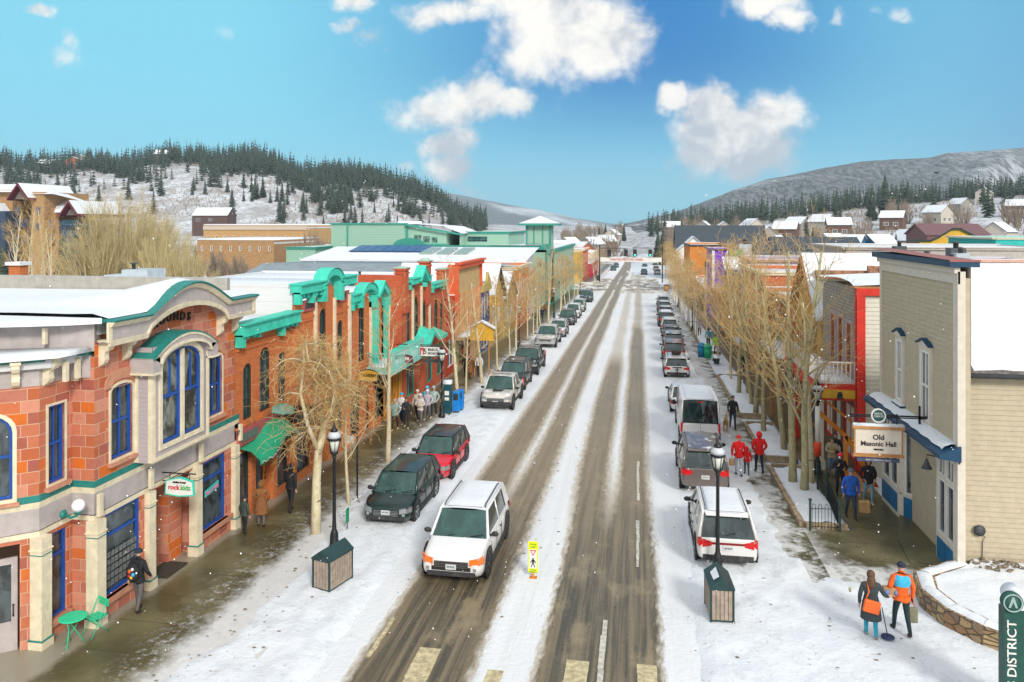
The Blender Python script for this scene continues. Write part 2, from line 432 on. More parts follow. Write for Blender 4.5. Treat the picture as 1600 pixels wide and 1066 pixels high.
Myel=paint('worn_yellow_paint',(.50,.43,.26),.7,.3,6,dirt=.85);Mwht=paint('worn_white_paint',(.52,.50,.43),.7,.25,6,dirt=.9)
def mark(name,x0,x1,y0,y1,mt,skew=0.0):
 mb=MB();N=6
 for i in range(N):
  ya,yb=y0+(y1-y0)*i/N,y0+(y1-y0)*(i+1)/N
  j=lambda:random.uniform(-.02,.02)
  xa,xb=x0+j(),x1+j()
  mb.face([(xa+skew*i,ya,gz(0,ya)+.022),(xb+skew*i,ya,gz(0,ya)+.022),(xb+skew*(i+1),yb,gz(0,yb)+.022),(xa+skew*(i+1),yb,gz(0,yb)+.022)])
 o=mb.build(name,mt,fix=False);struct(o);return o
mark('crosswalk_bar',-5.50,-4.95,16.2,18.9,Myel);mark('crosswalk_bar',-1.80,-1.22,16.2,18.95,Myel);mark('crosswalk_bar',-.06,.42,16.2,19.05,Myel)
mark('crosswalk_bar',-3.62,-3.25,16.2,18.2,Myel)
mark('lane_line',-1.0,-.87,16.2,21.1,Mwht);mark('lane_line',-.13,-.03,24.7,28.8,Mwht);mark('lane_line',-.13,-.03,31.0,36.5,Mwht)
mark('lane_line',-6.72,-6.6,18.2,20.2,Myel)
def walk_mat(name,wetside,edge0,flip):
 m,n,b=mat_new(name);P_=n.pos();X,Y,Zc=n.xyz(P_)
 rag=n.noise(P_,1.1,7,.72);rag2=n.noise(P_,5,6,.75)
 pud=n.noise(P_,.55,3,.5)
 wet=n.mix(n.step(pud,.40,.62),(.085,.078,.036),(.16,.145,.075))
 wet=n.mix(n.m('MULTIPLY',n.step(n.noise(P_,3,5,.7),.55,.75),.5),wet,(.22,.20,.13))
 jx=n.m('LESS_THAN',n.m('ABSOLUTE',n.m('SUBTRACT',n.m('FRACT',n.m('DIVIDE',Y,1.5)),.5)),.012)
 wet=n.mix(n.m('MULTIPLY',jx,.6),wet,(.03,.028,.02))
 sn=n.mix(rag2,(.50,.48,.44),(.71,.74,.77))
 if flip=='L':
  e=n.m('ADD',n.m('SUBTRACT',X,-11.65),n.m('MULTIPLY',n.m('SUBTRACT',rag,.5),2.2))
  e=n.m('ADD',e,n.m('MULTIPLY',n.m('SUBTRACT',1.0,n.step(Y,14,27)),-.2))
  mask=n.step(e,-.45,.55)
  patch=n.m('MULTIPLY',n.m('MULTIPLY',n.step(rag2,.50,.62),n.step(e,-1.5,.1)),.7)
  mask=n.m('MAXIMUM',mask,patch)
  dry=n.m('MULTIPLY',n.m('SUBTRACT',1.0,n.step(n.m('ADD',X,n.m('MULTIPLY',rag,.8)),-13.75,-13.4)),.9)
  wet=n.mix(dry,wet,(.30,.28,.22))
 elif flip=='P':
  e=n.m('ADD',n.m('SUBTRACT',25.9,Y),n.m('MULTIPLY',n.m('SUBTRACT',rag,.5),3.2))
  e2=n.m('ADD',n.m('SUBTRACT',6.1,X),n.m('MULTIPLY',n.m('SUBTRACT',rag,.5),2.6))
  mask=n.m('MAXIMUM',n.step(e,-.3,.5),n.step(e2,-.5,.8))
  mask=n.m('MAXIMUM',mask,n.m('MULTIPLY',n.step(rag2,.60,.68),.35))
  mask=n.m('MULTIPLY',mask,n.m('SUBTRACT',1.0,n.m('MULTIPLY',n.step(rag,.56,.62),.45)))
 else:
  mask=n.step(n.m('ADD',rag,n.m('MULTIPLY',n.m('SUBTRACT',5.4,X),.14)),.40,.56)
  mask=n.m('MULTIPLY',mask,.93)
 c=n.mix(mask,wet,sn)
 n.put(b.inputs['Base Color'],c)
 n.put(b.inputs['Roughness'],n.m('ADD',n.m('MULTIPLY',mask,.5),n.m('ADD',.20,n.m('MULTIPLY',pud,.25)),clamp=True))
 b.inputs['Specular IOR Level'].default_value=.3
 n.put(b.inputs['Normal'],n.bump(n.m('ADD',n.m('MULTIPLY',mask,1.6),n.m('MULTIPLY',rag2,.35)),.5,.05))
 return m
M_walkL=walk_mat('wet_concrete',0,0,'L');M_walkP=walk_mat('wet_plaza',0,0,'P');M_walkR=walk_mat('snowy_concrete',0,0,'R')
M_kerb=paint('kerb_stone',(.30,.28,.23),.8,.3,3,bump=.3,dirt=.5)
def slope_slab(mb,poly,h,m=0,skirt=.3):
 k=len(poly);t=[mb.pt((x,y,gz(x,y)+h))for x,y in poly];bt=[mb.pt((x,y,gz(x,y)-skirt))for x,y in poly]
 mb.idx(t,m)
 for i in range(k):mb.idx((t[i],t[(i+1)%k],bt[(i+1)%k],bt[i]),m)
mb=MB()
cur=[(-9.3,-20),(-9.3,14),(-9.2,20),(-9.5,23),(-10.3,25.6),(-11.2,27.5),(-11.3,160)]
slope_slab(mb,[(-13.0,160),(-40,160),(-40,-20)]+cur,.10)
slope_slab(mb,[(-9.8,190),(-9.8,330),(-40,330),(-40,190)],.10)
struct(mb.build('sidewalk',M_walkL,fix=False))
def lumpy(name,mt,f,xr,yr,nx,ny,kind=True):
 mb=MB();g=[]
 for j in range(ny+1):
  y=yr[0]+(yr[1]-yr[0])*j/ny
  g.append([mb.pt((xr[0]+(xr[1]-xr[0])*i/nx,y,gz(0,y)+f(xr[0]+(xr[1]-xr[0])*i/nx,y)))for i in range(nx+1)])
 for r0,r1 in zip(g,g[1:]):
  for i in range(nx):mb.idx((r0[i],r0[i+1],r1[i+1],r1[i]),0,True)
 o=mb.build(name,mt,fix=False,uv=False)
 return o
from mathutils import noise as MN
def bulb(x,y):
 d=1.0
 edge=interp(y,[(-20,-12.0),(15,-12.0),(18,-11.3),(21,-11.0),(24,-11.3),(27,-11.5),(34,-11.6),(60,-11.6),(160,-11.7)])
 k=smooth(x+.5*MN.noise(Vector((x*.9,y*.9,0))),edge-.2,edge+.9)
 out_=interp(y,[(-20,-6.9),(20,-7.0),(26,-7.0),(160,-7.1)])
 k2=1-smooth(x,out_-1.3,out_)
 return-.12+(.245+.05*MN.noise(Vector((x*1.7,y*1.1,1)))+.03*MN.noise(Vector((x*5,y*4,3))))*k*k2
struct(lumpy('snow_bank',snow_mat('bank_snow',.7),bulb,(-12.4,-6.9),(-10,66),44,420))
mb=MB()
slope_slab(mb,[(4.35,160),(4.35,24),(4.0,21.5),(3.4,19.5),(3.2,-20),(30,-20),(30,25.2),(5.75,25.2),(5.75,160)],.10)
struct(mb.build('sidewalk',M_walkR,fix=False))
mb=MB()
slope_slab(mb,[(5.75,23.6),(9.6,23.6),(9.6,160),(7.45,160),(7.45,28.9),(5.75,28.9)],.104)
struct(mb.build('walkway',M_walkP,fix=False))
def rbank(x,y):
 k=1-smooth(y+.8*MN.noise(Vector((x*.8,y*.8,0))),24.2,25.6)if x>5.2 else 1
 k2=smooth(x,1.0,2.2)if y>24.2 else smooth(x,.9,2.0)
 if y>25:k*=1-smooth(x+.4*MN.noise(Vector((x,y,3))),4.5,5.2)if y>26 else 1
 return-.12+(.255+.05*MN.noise(Vector((x*1.7,y*1.1,5)))+.035*MN.noise(Vector((x*5,y*4,2))))*k*k2
struct(lumpy('snow_bank',snow_mat('bank_snow',.7),rbank,(.8,9.4),(-10,60),70,420))
def bed(x0,x1,y0,y1,label):
 t=thing('planting_bed',label,'planting bed',(x0,y0,gz(0,y0)))
 mb=MB();mb_pts=[]
 N=max(2,int((y1-y0)/.8));g=[]
 for j in range(N+1):
  y=y0+.16+(y1-y0-.32)*j/N
  g.append([mb.pt((x0+.16+(x1-x0-.32)*i/6,y,gz(0,y)+.16+.13*MN.noise(Vector((x0+i*.5,y*.8,7)))+.09*math.sin(PI*i/6)))for i in range(7)])
 for r0,r1 in zip(g,g[1:]):
  for i in range(6):mb.idx((r0[i],r0[i+1],r1[i+1],r1[i]),0,True)
 mb.build('snow_cover',snow_d,t,fix=False)
 mb=MB();rr=random.Random(int(y0))
 def run(xa,ya,xb,yb):
  L=math.hypot(xb-xa,yb-ya);k=max(1,int(L/.9))
  for i in range(k):
   s0,s1=i/k,(i+1)/k-.015
   xs=[xa+(xb-xa)*s0,xa+(xb-xa)*s1];yy=[ya+(yb-ya)*s0,ya+(yb-ya)*s1]
   w_=.085;h_=.19+rr.uniform(-.02,.02)
   if abs(xb-xa)>abs(yb-ya):mb.box(xs[0],xs[1],ya-w_,ya+w_,gz(0,ya)+.0,gz(0,ya)+.1+h_)
   else:
    i8=[mb.pt((xa+sx_*w_,y_,gz(0,y_)+zz))for zz in(0,.1+h_)for y_ in yy for sx_ in(-1,1)]
    for q in((0,1,3,2),(4,6,7,5),(0,4,5,1),(2,3,7,6),(0,2,6,4),(1,5,7,3)):mb.idx([i8[k_]for k_ in q])
 run(x0,y0,x0,y1);run(x0+.1,y0,x1-.1,y0);run(x0+.1,y1,x1-.1,y1)
 mb.build('stone_border',paint('border_stone',(.33,.25,.16),.85,.3,4,bump=.4,dirt=.3),t)
 return t
bed(5.75,7.4,28.95,36.2,'nearest snow covered planting bed with stone border, by the black fence')
bed(5.75,7.4,37.6,44.5,'snowy planting bed beside the path where the dog walker passes')
bed(5.75,7.4,46.5,59.8,'third snowy planting bed with tan border, beside the open path bay')
bed(5.75,7.4,72,98,'long planting bed beyond the green recycling bins')
def mountain(name,prof,Z0,Z1,zb,mt,seed,rough):
 mb=MB();px0,px1=prof[0][0],prof[-1][0];N=200;Mr=26;g=[]
 for j in range(Mr+1):
  t=j/Mr;Z=Z0+(Z1-Z0)*t;row=[]
  for i in range(N+1):
   px=px0+(px1-px0)*i/N
   hr=CAM_H+(HOR-interp(px,prof))/FOC*Z1
   k=smooth(t,0,1)*.45+t*.55
   nn=MN.noise(Vector((px*.012,t*3.5,seed)))*(1-t)*t*4*rough
   z=zb+(hr-zb)*(k+nn*.2)+2.0*MN.noise(Vector((px*.08,t*9,seed)))
   u=pxu(px);row.append(mb.pt((Z*(u*CY-SY),Z*(u*SY+CY),z)))
  g.append(row)
 for r0,r1 in zip(g,g[1:]):
  for i in range(N):mb.idx((r0[i],r0[i+1],r1[i+1],r1[i]),0,True)
 o=mb.build(name,mt,fix=False,uv=False);o['kind']='structure';return o,g,mb
m,n,b=mat_new('forest_mountain');P_=n.pos()
f=n.noise(n.scale(P_,(1,.25,.22)),.06,8,.75);f2=n.noise(P_,.0022,6,.6);f3=n.noise(n.scale(P_,(1,.3,.18)),.09,6,.8)
c=n.mix(n.step(f3,.40,.62),(.075,.085,.08),(.30,.30,.31))
c=n.mix(n.m('MULTIPLY',n.step(f2,.47,.64),n.m('MULTIPLY',n.step(f,.42,.62),.85)),c,(.66,.69,.74))
n.put(b.inputs['Base Color'],c);b.inputs['Roughness'].default_value=.9;b.inputs['Specular IOR Level'].default_value=0
n.put(b.inputs['Normal'],n.bump(f3,.9,12.));M_mt=m
RM=[(880,362),(940,356),(1000,345),(1060,330),(1100,315),(1150,296),(1200,280),(1240,273),(1280,264),(1350,252),(1400,249),(1450,247),(1480,239),(1520,237),(1560,234),(1600,231),(1700,226),(2200,220)]
mountain('mountain',RM,1500,2500,-10,M_mt,3,1.0)
CM=[(520,320),(600,300),(650,296),(680,299),(720,305),(760,313),(800,321),(850,330),(900,341),(950,349),(1020,354),(1120,356)]
m,n,b=mat_new('distant_mountain');P_=n.pos()
f=n.noise(P_,.0012,7,.65);c=n.mix(n.step(f,.42,.62),(.13,.14,.145),(.62,.65,.68));n.put(b.inputs['Base Color'],c);b.inputs['Roughness'].default_value=.9
mountain('distant_mountain',CM,3300,4500,-18,m,9,.6)
# == BUILDING KIT
def arch_pts(a,b,z,rise,k=10):
 cx,rx=(a+b)/2,(b-a)/2
 return[(cx+rx*math.cos(PI*i/k),z+rise*math.sin(PI*i/k))for i in range(k+1)]
def point_pts(a,b,z,rise):return[(b,z),((a+b)/2+(b-a)*.28,z+rise*.6),((a+b)/2,z+rise),((a+b)/2-(b-a)*.28,z+rise*.6),(a,z)]
def outline(a,b,c,d,rise=0,kind='arch'):
 if not rise:return[(a,c),(b,c),(b,d),(a,d)]
 top=arch_pts(a,b,d-rise,rise)if kind=='arch' else point_pts(a,b,d-rise,rise)
 return[(a,c),(b,c)]+top
def wall(mb,u0,u1,z0,z1,ops=(),d=0.0,rev=.2,m=0,top=None):
 us_=sorted({u0,u1,*[o[0]for o in ops],*[o[1]for o in ops]});zs_=sorted({z0,z1,*[o[2]for o in ops],*[o[3]for o in ops]})
 for ua,ub in zip(us_,us_[1:]):
  for za,zb in zip(zs_,zs_[1:]):
   cu,cz=(ua+ub)/2,(za+zb)/2
   if any(o[0]<cu<o[1]and o[2]<cz<o[3]for o in ops):continue
   mb.face([(ua,d,za),(ub,d,za),(ub,d,zb),(ua,d,zb)],m)
 for o in ops:
  a,b,c,e=o[:4];rise=o[4]if len(o)>4 else 0;kind=o[5]if len(o)>5 else 'arch'
  ol=outline(a,b,c,e,rise,kind)
  for p,q in zip(ol,ol[1:]+ol[:1]):
   if rise==0 or p!=q:mb.face([(p[0],d,p[1]),(q[0],d,q[1]),(q[0],d-rev,q[1]),(p[0],d-rev,p[1])],m)
  if rise:
   tp=ol[2:]
   for p,q in zip(tp,tp[1:]):
    mb.face([(p[0],d,p[1]),(p[0],d,e),(q[0],d,e),(q[0],d,q[1])],m)
 if top:
  for p,q in zip(top,top[1:]):mb.face([(p[0],d,z1),(q[0],d,z1),(q[0],d,q[1]),(p[0],d,p[1])],m)
def inset(a,b,c,d,rise,w_):return(a+w_,b-w_,c+w_,d-w_,max(rise-w_*.5,.01)if rise else 0)
def window(parent,M,a,b,c,d,rise=0,kind='arch',fm=None,gm=None,fw=.07,depth=-.1,vb=(),hb=(),casing=None,cw=.12,sill=None,name='window',proud=.03):
 mb=MB(M)
 mb.ring(outline(a,b,c,d,rise,kind),outline(*inset(a,b,c,d,rise,fw),kind),depth-.05,depth+.05,0)
 for f in vb:u=a+(b-a)*f;mb.box(u-.022,u+.022,depth-.03,depth+.03,c+fw,d-fw-(rise*.15))
 for f in hb:z=c+(d-c)*f;mb.box(a+fw,b-fw,depth-.035,depth+.04,z-.035,z+.035)
 mats=[fm]
 if casing:
  mats.append(casing)
  if rise:mb.ring(outline(a-cw,b+cw,c-cw,d+cw,rise+cw*.5,kind),outline(a,b,c,d,rise,kind),-.02,proud,1)
  else:mb.ring(outline(a-cw,b+cw,c-cw,d+cw),outline(a,b,c,d),-.02,proud,1)
 w_=mb.build(name,mats,parent)
 if sill:
  mb=MB(M);mb.box(a-cw-.06,b+cw+.06,-.02,.13,c-.16,c-(.0 if not casing else cw));mb.build('sill',sill,w_)
 mb=MB(M);mb.idx([mb.pt((u,depth-.01,z))for u,z in outline(*inset(a,b,c,d,rise,fw*.5),kind)]);mb.build('pane',gm,w_)
 return w_
def moulding(mb,M,pts,prof,m=0):
 mb.M=M;rows=[[mb.pt((u,o,z+h))for o,h in prof]for u,z in pts];k=len(prof)
 for r0,r1 in zip(rows,rows[1:]):
  for i in range(k):mb.idx((r0[i],r0[(i+1)%k],r1[(i+1)%k],r1[i]),m)
 mb.idx(rows[0],m);mb.idx(rows[-1][::-1],m)
def extrude_plan(mb,path,prof,m=0,closed=False):
 P2=[Vector((x,y))for x,y in path];rows=[]
 for i,p in enumerate(P2):
  d0=(p-P2[i-1]).normalized()if i else(P2[1]-p).normalized()
  d1=(P2[i+1]-p).normalized()if i<len(P2)-1 else d0
  n0=Vector((d0.y,-d0.x));n1=Vector((d1.y,-d1.x));nn=n0+n1;nn=nn/max(nn.length_squared,.2)*2
  rows.append([mb.pt((p.x+nn.x*o,p.y+nn.y*o,z))for o,z in prof])
 k=len(prof)
 for r0,r1 in zip(rows,rows[1:]):
  for i in range(k):mb.idx((r0[i],r0[(i+1)%k],r1[(i+1)%k],r1[i]),m)
 mb.idx(rows[0],m);mb.idx(rows[-1][::-1],m)
def text_mesh(name,txt,M,size,mt,parent=None,ext=.01,align='CENTER',bold=0.0,sx=1.0):
 cu=bpy.data.curves.new(name,'FONT');cu.body=txt;cu.size=size;cu.extrude=ext;cu.align_x=align;cu.align_y='CENTER';cu.offset=bold;cu.resolution_u=3
 ob=bpy.data.objects.new(name,cu);COL.objects.link(ob)
 dg=bpy.context.evaluated_depsgraph_get();me=bpy.data.meshes.new_from_object(ob.evaluated_get(dg));bpy.data.objects.remove(ob)
 off=parent_world(parent)if parent else Vector((0,0,0))
 for v in me.vertices:v.co=(M@Vector((v.co.x*sx,v.co.z,v.co.y)))-off
 me.materials.clear();me.materials.append(mt)
 o=bpy.data.objects.new(name,me);COL.objects.link(o)
 if parent:o.parent=parent
 return o
def LEFTT(x,y,z):return wallM(LEFT,x,y,z)
def snowcap(mb,poly,z,h=.18,m=0,drop=.0):
 c=sum((Vector(p)for p in poly),Vector((0,0)))/len(poly)
 ins=lambda t:[((p[0]-c.x)*(1-t)+c.x,(p[1]-c.y)*(1-t)+c.y)for p in poly]
 levels=[(ins(0),z),(ins(.004),z+h*.7),(ins(.02),z+h)]
 rows=[[mb.pt((x,y,zz))for x,y in pl]for pl,zz in levels]
 for r0,r1 in zip(rows,rows[1:]):
  for i in range(len(poly)):mb.idx((r0[i],r0[(i+1)%len(poly)],r1[(i+1)%len(poly)],r1[i]),m,True)
 mb.idx(rows[-1],m,True)
cream=paint('cream_trim',(.70,.62,.45),.6,.1,4,dirt=.25)
greyp=paint('mauve_grey_board',(.43,.385,.375),.65,.1,3,dirt=.2)
greyclap=clap('mauve_grey_clapboard',(.40,.35,.355),.13)
teal=paint('teal_metal_trim',(.02,.20,.175),.45,.12,4)
mint=paint('mint_trim',(.05,.56,.42),.55,.13,3,dirt=.2)
mintd=paint('dark_mint_board',(.04,.32,.25),.6,.12,3)  # darker mint paint for doors and shop window frames
bluef=paint('blue_window_frame',(.012,.075,.34),.4,.1,5)
dgreen=paint('dark_green_frame',(.02,.045,.035),.45,.1,5)
white=paint('white_paint',(.72,.71,.68),.6,.06,3)
black=paint('black_iron',(.012,.013,.015),.45,.2,6)
darkm=paint('dark_grey_metal',(.06,.065,.07),.5,.2,4)
orange=paint('orange_paint',(.62,.22,.025),.55,.12,3)
yellow=paint('golden_yellow_paint',(.66,.38,.035),.55,.12,3)
redp=paint('bright_red_paint',(.62,.035,.02),.55,.12,3)
gls=glass('window_glass');glsc=glass('window_glass_curtained',(.025,.035,.035),.07,(.22,.25,.22));glst=glass('green_glass',(.02,.06,.05),.07,(.18,.30,.24))
sand=brick('sandstone_blocks',[(.44,.12,.05),(.54,.19,.11),(.34,.10,.075),(.60,.26,.17),(.47,.17,.12),(.60,.145,.025)],(.58,.36,.24),.52,.30,.011,sizevar=1.45,noisevar=.34)
sandt=paint('sandstone_sill',(.50,.24,.15),.85,.15,5,bump=.3)
brko=brick('orange_red_brick',[(.60,.145,.028),(.66,.185,.04),(.52,.11,.022),(.63,.16,.035)],(.42,.22,.13),.22,.075,.008,noisevar=.3)
brkd=brick('deep_red_brick',[(.50,.075,.025),(.58,.11,.035),(.43,.06,.022),(.55,.09,.03)],(.38,.18,.12),.22,.075,.008,noisevar=.35)
membr=paint('pale_roof_membrane',(.60,.61,.62),.7,.08,2)
greyroof=paint('grey_metal_roof',(.17,.20,.22),.5,.12,2)
# == THE SANDSTONE CORNER BUILDING
XF=-14.3
B1=thing('sandstone_building','red sandstone corner building with grey arched cornice, blue windows and snowy roof','building',(-18,21,-.5))
plan=[(XF,25.45),(XF,18.3),(-14.95,18.3),(-14.95,17.15),(-16.4,15.9),(-19.5,14.6)]
ML=wallM(LEFT,XF,0,0)
W1=(18.93,19.85,3.95,5.98,.18);W2=(23.68,24.6,3.95,5.98,.18)
S1=(18.72,20.2,.28,2.55,0);S2=(23.35,24.85,.22,2.5,0);DR=(20.85,23.15,-.6,2.5,0)
mb=MB(ML)
archtop=[(18.3,7.3),(19.85,7.3),(20.1,7.55),(20.5,7.75),(21.0,7.9),(22.05,7.98),(23.1,7.9),(23.6,7.75),(24.05,7.55),(24.3,7.34),(25.45,7.32)]
wall(mb,18.3,25.45,3.5,7.3,[W1,W2],rev=.22,top=archtop)
wall(mb,18.3,25.45,-.8,2.7,[S1,DR,S2],rev=.3)
mb.box(20.85,23.15,-1.35,-1.2,-.6,2.6);mb.box(20.55,20.85,-1.35,-.02,-.6,2.6);mb.box(23.15,23.4,-1.35,-.31,-.6,2.6)
mb.box(22.2,22.95,-1.19,-.45,-.5,2.5)
for p,q in zip(plan[1:],plan[2:]):
 M,L=wall_between(q,p);mb.M=M;M0=M
 if abs(p[0]-q[0])<.01:wall(mb,0,L,3.5,6.35,[(.28,.86,3.75,5.75,0)]);wall(mb,0,L,-.8,2.7,[(.25,.95,.25,2.45,0)])
 elif L>3:wall(mb,0,L,-.8,7)
 elif L>1.5:wall(mb,0,L,3.5,6.35,[(.35,1.35,3.6,5.7,.45)]);wall(mb,0,L,-.8,2.7,[(.45,1.5,-.35,2.45,0)])
 else:wall(mb,0,L,-.8,2.7);wall(mb,0,L,3.5,6.9)
mb.M=Matrix()
mb.box(-30,XF-.3,25.15,25.44,-1,7.3);mb.box(-30,-29.7,14.6,25.1,-1,7.2)
mb.build('wall',sand,B1)
window(B1,ML,*W1,fm=bluef,gm=gls,vb=(.5,),hb=(.5,),casing=cream,cw=.07,sill=sandt)
window(B1,ML,*W2,fm=bluef,gm=gls,vb=(.5,),hb=(.5,),casing=cream,cw=.07,sill=sandt)
window(B1,ML,*S1,fm=bluef,gm=gls,fw=.09,vb=(),hb=(.72,),casing=None,sill=sandt,cw=.0,name='shop_window')
window(B1,ML,*S2,fm=bluef,gm=gls,fw=.09,hb=(.72,),sill=sandt,cw=.0,name='shop_window')
MB_,_=wall_between(plan[3],plan[2]);window(B1,MB_,.28,.86,3.75,5.75,fm=bluef,gm=gls,vb=(.5,),hb=(.5,),casing=cream,cw=.06,sill=sandt)
window(B1,MB_,.25,.95,.25,2.45,fm=bluef,gm=gls,hb=(.72,),sill=sandt,cw=.0,name='shop_window')
MC_,LC=wall_between(plan[4],plan[3]);window(B1,MC_,.35,1.35,3.6,5.7,.45,fm=bluef,gm=gls,hb=(.5,),casing=cream,cw=.09,sill=sandt)
for a,b in((18.93,19.85),(23.68,24.6)):
 mb=MB(ML);mb.ring(outline(a-.24,b+.24,5.92,6.42,.36),outline(a-.02,b+.02,5.93,6.13,.22),-.02,.035)
 mb.build('window_arch',sandt,B1)
def door(parent,M,a,b,c,d,lm,gm,hm=black,glazed=.45,lab=None):
 mb=MB(M);g0=c+(d-c)*glazed*.75
 mb.ring(outline(a,b,c,d),outline(a+.13,b-.13,g0,d-.16),-.06,.0)
 mb.box(a+.14,b-.14,-.045,-.02,c+.1,g0-.08)
 o=mb.build('door',lm,parent)
 mb=MB(M);mb.idx([mb.pt((u,-.03,z))for u,z in outline(a+.12,b-.12,g0-.01,d-.15)]);mb.build('pane',gm,o)
 mb=MB(M);mb.path([(b-.09,.05,c+.95),(b-.09,.05,c+1.25)],.015,6);mb.box(b-.11,b-.07,-.01,.05,c+.96,c+.99);mb.box(b-.11,b-.07,-.01,.05,c+1.21,c+1.24);mb.build('handle',hm,o)
 return o
MD=wallM(LEFT,XF-1.18,0,0)
door(B1,MD,21.15,22.05,-.33,2.0,greyp,gls)
mb=MB(wallM(LEFT,XF-1.19,0,0));mb.box(20.9,22.2,.0,.02,2.05,2.55);mb.box(20.98,21.1,.02,.06,-.4,2.1);mb.box(22.08,22.2,.0,.1,-.4,2.5);mb.build('door_frame',cream,B1)
door(B1,MC_@Matrix.Translation((0,-.12,0)),.5,1.45,-.3,2.1,greyp,gls)
mb=MB();fpath=[(XF,25.75)]+plan[1:]
extrude_plan(mb,fpath[::-1][::-1],[(.0,2.62),(.0,3.5),(.16,3.5),(.16,2.62)][::-1]);mb.build('fascia',greyp,B1)
mb=MB()
extrude_plan(mb,fpath,[(-.02,2.55),(.21,2.55),(.21,2.68),(-.02,2.68)]);extrude_plan(mb,fpath,[(.0,3.26),(.22,3.26),(.30,3.42),(-.02,3.42)])
mb.M=ML
for y in(18.33,20.5,23.1,25.6):mb.box(y-.07,y+.07,.10,.2,2.68,3.26)
for y0,y1 in((18.5,20.25),(20.85,22.9),(23.3,25.4)):pass
mb.build('fascia_rail',cream,B1)
mb=MB();extrude_plan(mb,fpath,[(-.02,3.425),(.34,3.425),(.38,3.47),(.34,3.50),(-.02,3.60)]);mb.build('flashing',teal,B1)
for i,(x,y)in enumerate(((XF,25.37),(XF,23.0),(XF,20.55),(XF,18.35),(-14.95,17.1))):
 mb=MB();s=.15 if i<3 else.17;x0=x+.02
 if i==4:x0,y=-14.9,17.15
 mb.box(x0-s,x0+s,y-s,y+s,-.6,2.56);mb.box(x0-s-.03,x0+s+.03,y-s-.03,y+s+.03,-.6,-.02);mb.box(x0-s-.025,x0+s+.025,y-s-.025,y+s+.025,2.22,2.26)
 o=mb.build('column',cream,B1)
 mb=MB();mb.box(x0-s-.04,x0+s+.04,y-s-.04,y+s+.04,-.02,.01);mb.build('base_collar',teal,o);mb=MB();mb.box(x0-s-.015,x0+s+.015,y-s-.015,y+s+.015,2.12,2.14);mb.build('collar',teal,o)
mb=MB(ML);mb.box(18.5,20.4,.0,.10,.12,.28);mb.box(23.15,25.2,.0,.10,.06,.22);mb.build('plinth_cap',sandt,B1)
OR=thing.__call__ if False else None
mo=wallM(LEFT,XF,0,0)
mb=MB(mo)
ya,yb,zo0,zo1=19.95,22.85,3.6,6.6
prof=[(ya,zo0),(yb,zo0),(yb,zo1)]+arch_pts(ya,yb,zo1,.42,12)[1:-1]+[(ya,zo1)]
op=(20.42,22.34,4.02,6.78)
wall(mb,ya,yb,zo0,6.9,[(20.38,22.38,4.0,6.72,.5)],d=.55,rev=.1)
mb.box(ya,ya+.02,0,.55,zo0,6.9);mb.box(yb-.02,yb,0,.55,zo0,6.9);mb.box(ya,yb,0,.55,zo0-.02,zo0)
ori=mb.build('oriel',greyclap,B1)
mb=MB(wallM(LEFT,XF+.55,0,0))
mb.ring(outline(20.25,22.51,3.86,6.88,.6),outline(20.38,22.38,4.0,6.72,.5),-.02,.05)
mb.box(21.31,21.45,-.06,.06,4.0,6.66)
for u in(ya,yb-.12):mb.box(u,u+.12,-.02,.035,zo0+.01,6.6)
mb.box(ya,yb,-.02,.045,zo0,zo0+.1)
mb.M=Matrix();mb.box(XF,XF+.12,ya-.03,ya+.001,3.6,6.6);mb.box(XF+.44,XF+.58,ya-.03,ya+.001,3.6,6.6)
mb.build('casing',cream,ori)
MO=wallM(LEFT,XF+.55,0,0)
def half_arch(a,b,c,sideL):
 R_=1.0;cx=21.38;zz=6.22
 pts=[]
 xs=[a+(b-a)*i/6 for i in range(7)]
 f=lambda u:zz+.5*math.sqrt(max(0,1-((u-cx)/1.0)**2))
 return[(a,c),(b,c)]+[(u,f(u))for u in xs[::-1]]
for a,b in((20.4,21.3),(21.46,22.36)):
 o1=half_arch(a,b,4.02,0);i1=half_arch(a+.07,b-.07,4.09,0);i1=i1[:2]+[(u,z-.07)for u,z in i1[2:]]
 mb=MB(MO);mb.ring(o1,i1,-.1,.0);mb.box(a+.06,b-.06,-.09,-.01,5.32,5.4);mb.box((a+b)/2-.02,(a+b)/2+.02,-.08,-.02,5.4,6.45)
 wdw=mb.build('window',bluef,B1)
 mb=MB(MO);mb.idx([mb.pt((u,-.07,z))for u,z in i1]);mb.build('pane',glsc if a>0 else gls,wdw)
mb=MB(LEFTT(XF,0,0));HA=[(ya-.25,6.6)]
hood=lambda k:[(21.4+(1.68+k)*(1-i/8),6.60+(.60+k)*(1-(1-i/8)**2))for i in range(17)]
hin=lambda k:[(21.4+(1.25+k)*math.cos(PI*i/16),6.42+(.42+k)*math.sin(PI*i/16))for i in range(17)]
for p,q in zip(hood(0),hood(0)[1:]):
 mb.face([(p[0],-.02,p[1]),(q[0],-.02,q[1]),(q[0],.78,q[1]),(p[0],.78,p[1])],0,True)
 mb.face([(p[0],.78,p[1]-.05),(q[0],.78,q[1]-.05),(q[0],.78,q[1]),(p[0],.78,p[1])],0)
mb.build('hood',teal,B1)
mb=MB(LEFTT(XF,0,0))
ho,hi=hood(-.03),hin(.02)
for i in range(16):mb.face([(ho[i][0],.74,ho[i][1]),(ho[i+1][0],.74,ho[i+1][1]),(hi[i+1][0],.74,hi[i+1][1]),(hi[i][0],.74,hi[i][1])],0)
for i in range(16):mb.face([(hi[i][0],.74,hi[i][1]),(hi[i+1][0],.74,hi[i+1][1]),(hi[i+1][0],.5,hi[i+1][1]),(hi[i][0],.5,hi[i][1])],0)
mb.box(ya-.22,ya+.1,.0,.74,6.2,6.62);mb.box(yb-.1,yb+.25,.0,.74,6.2,6.62)
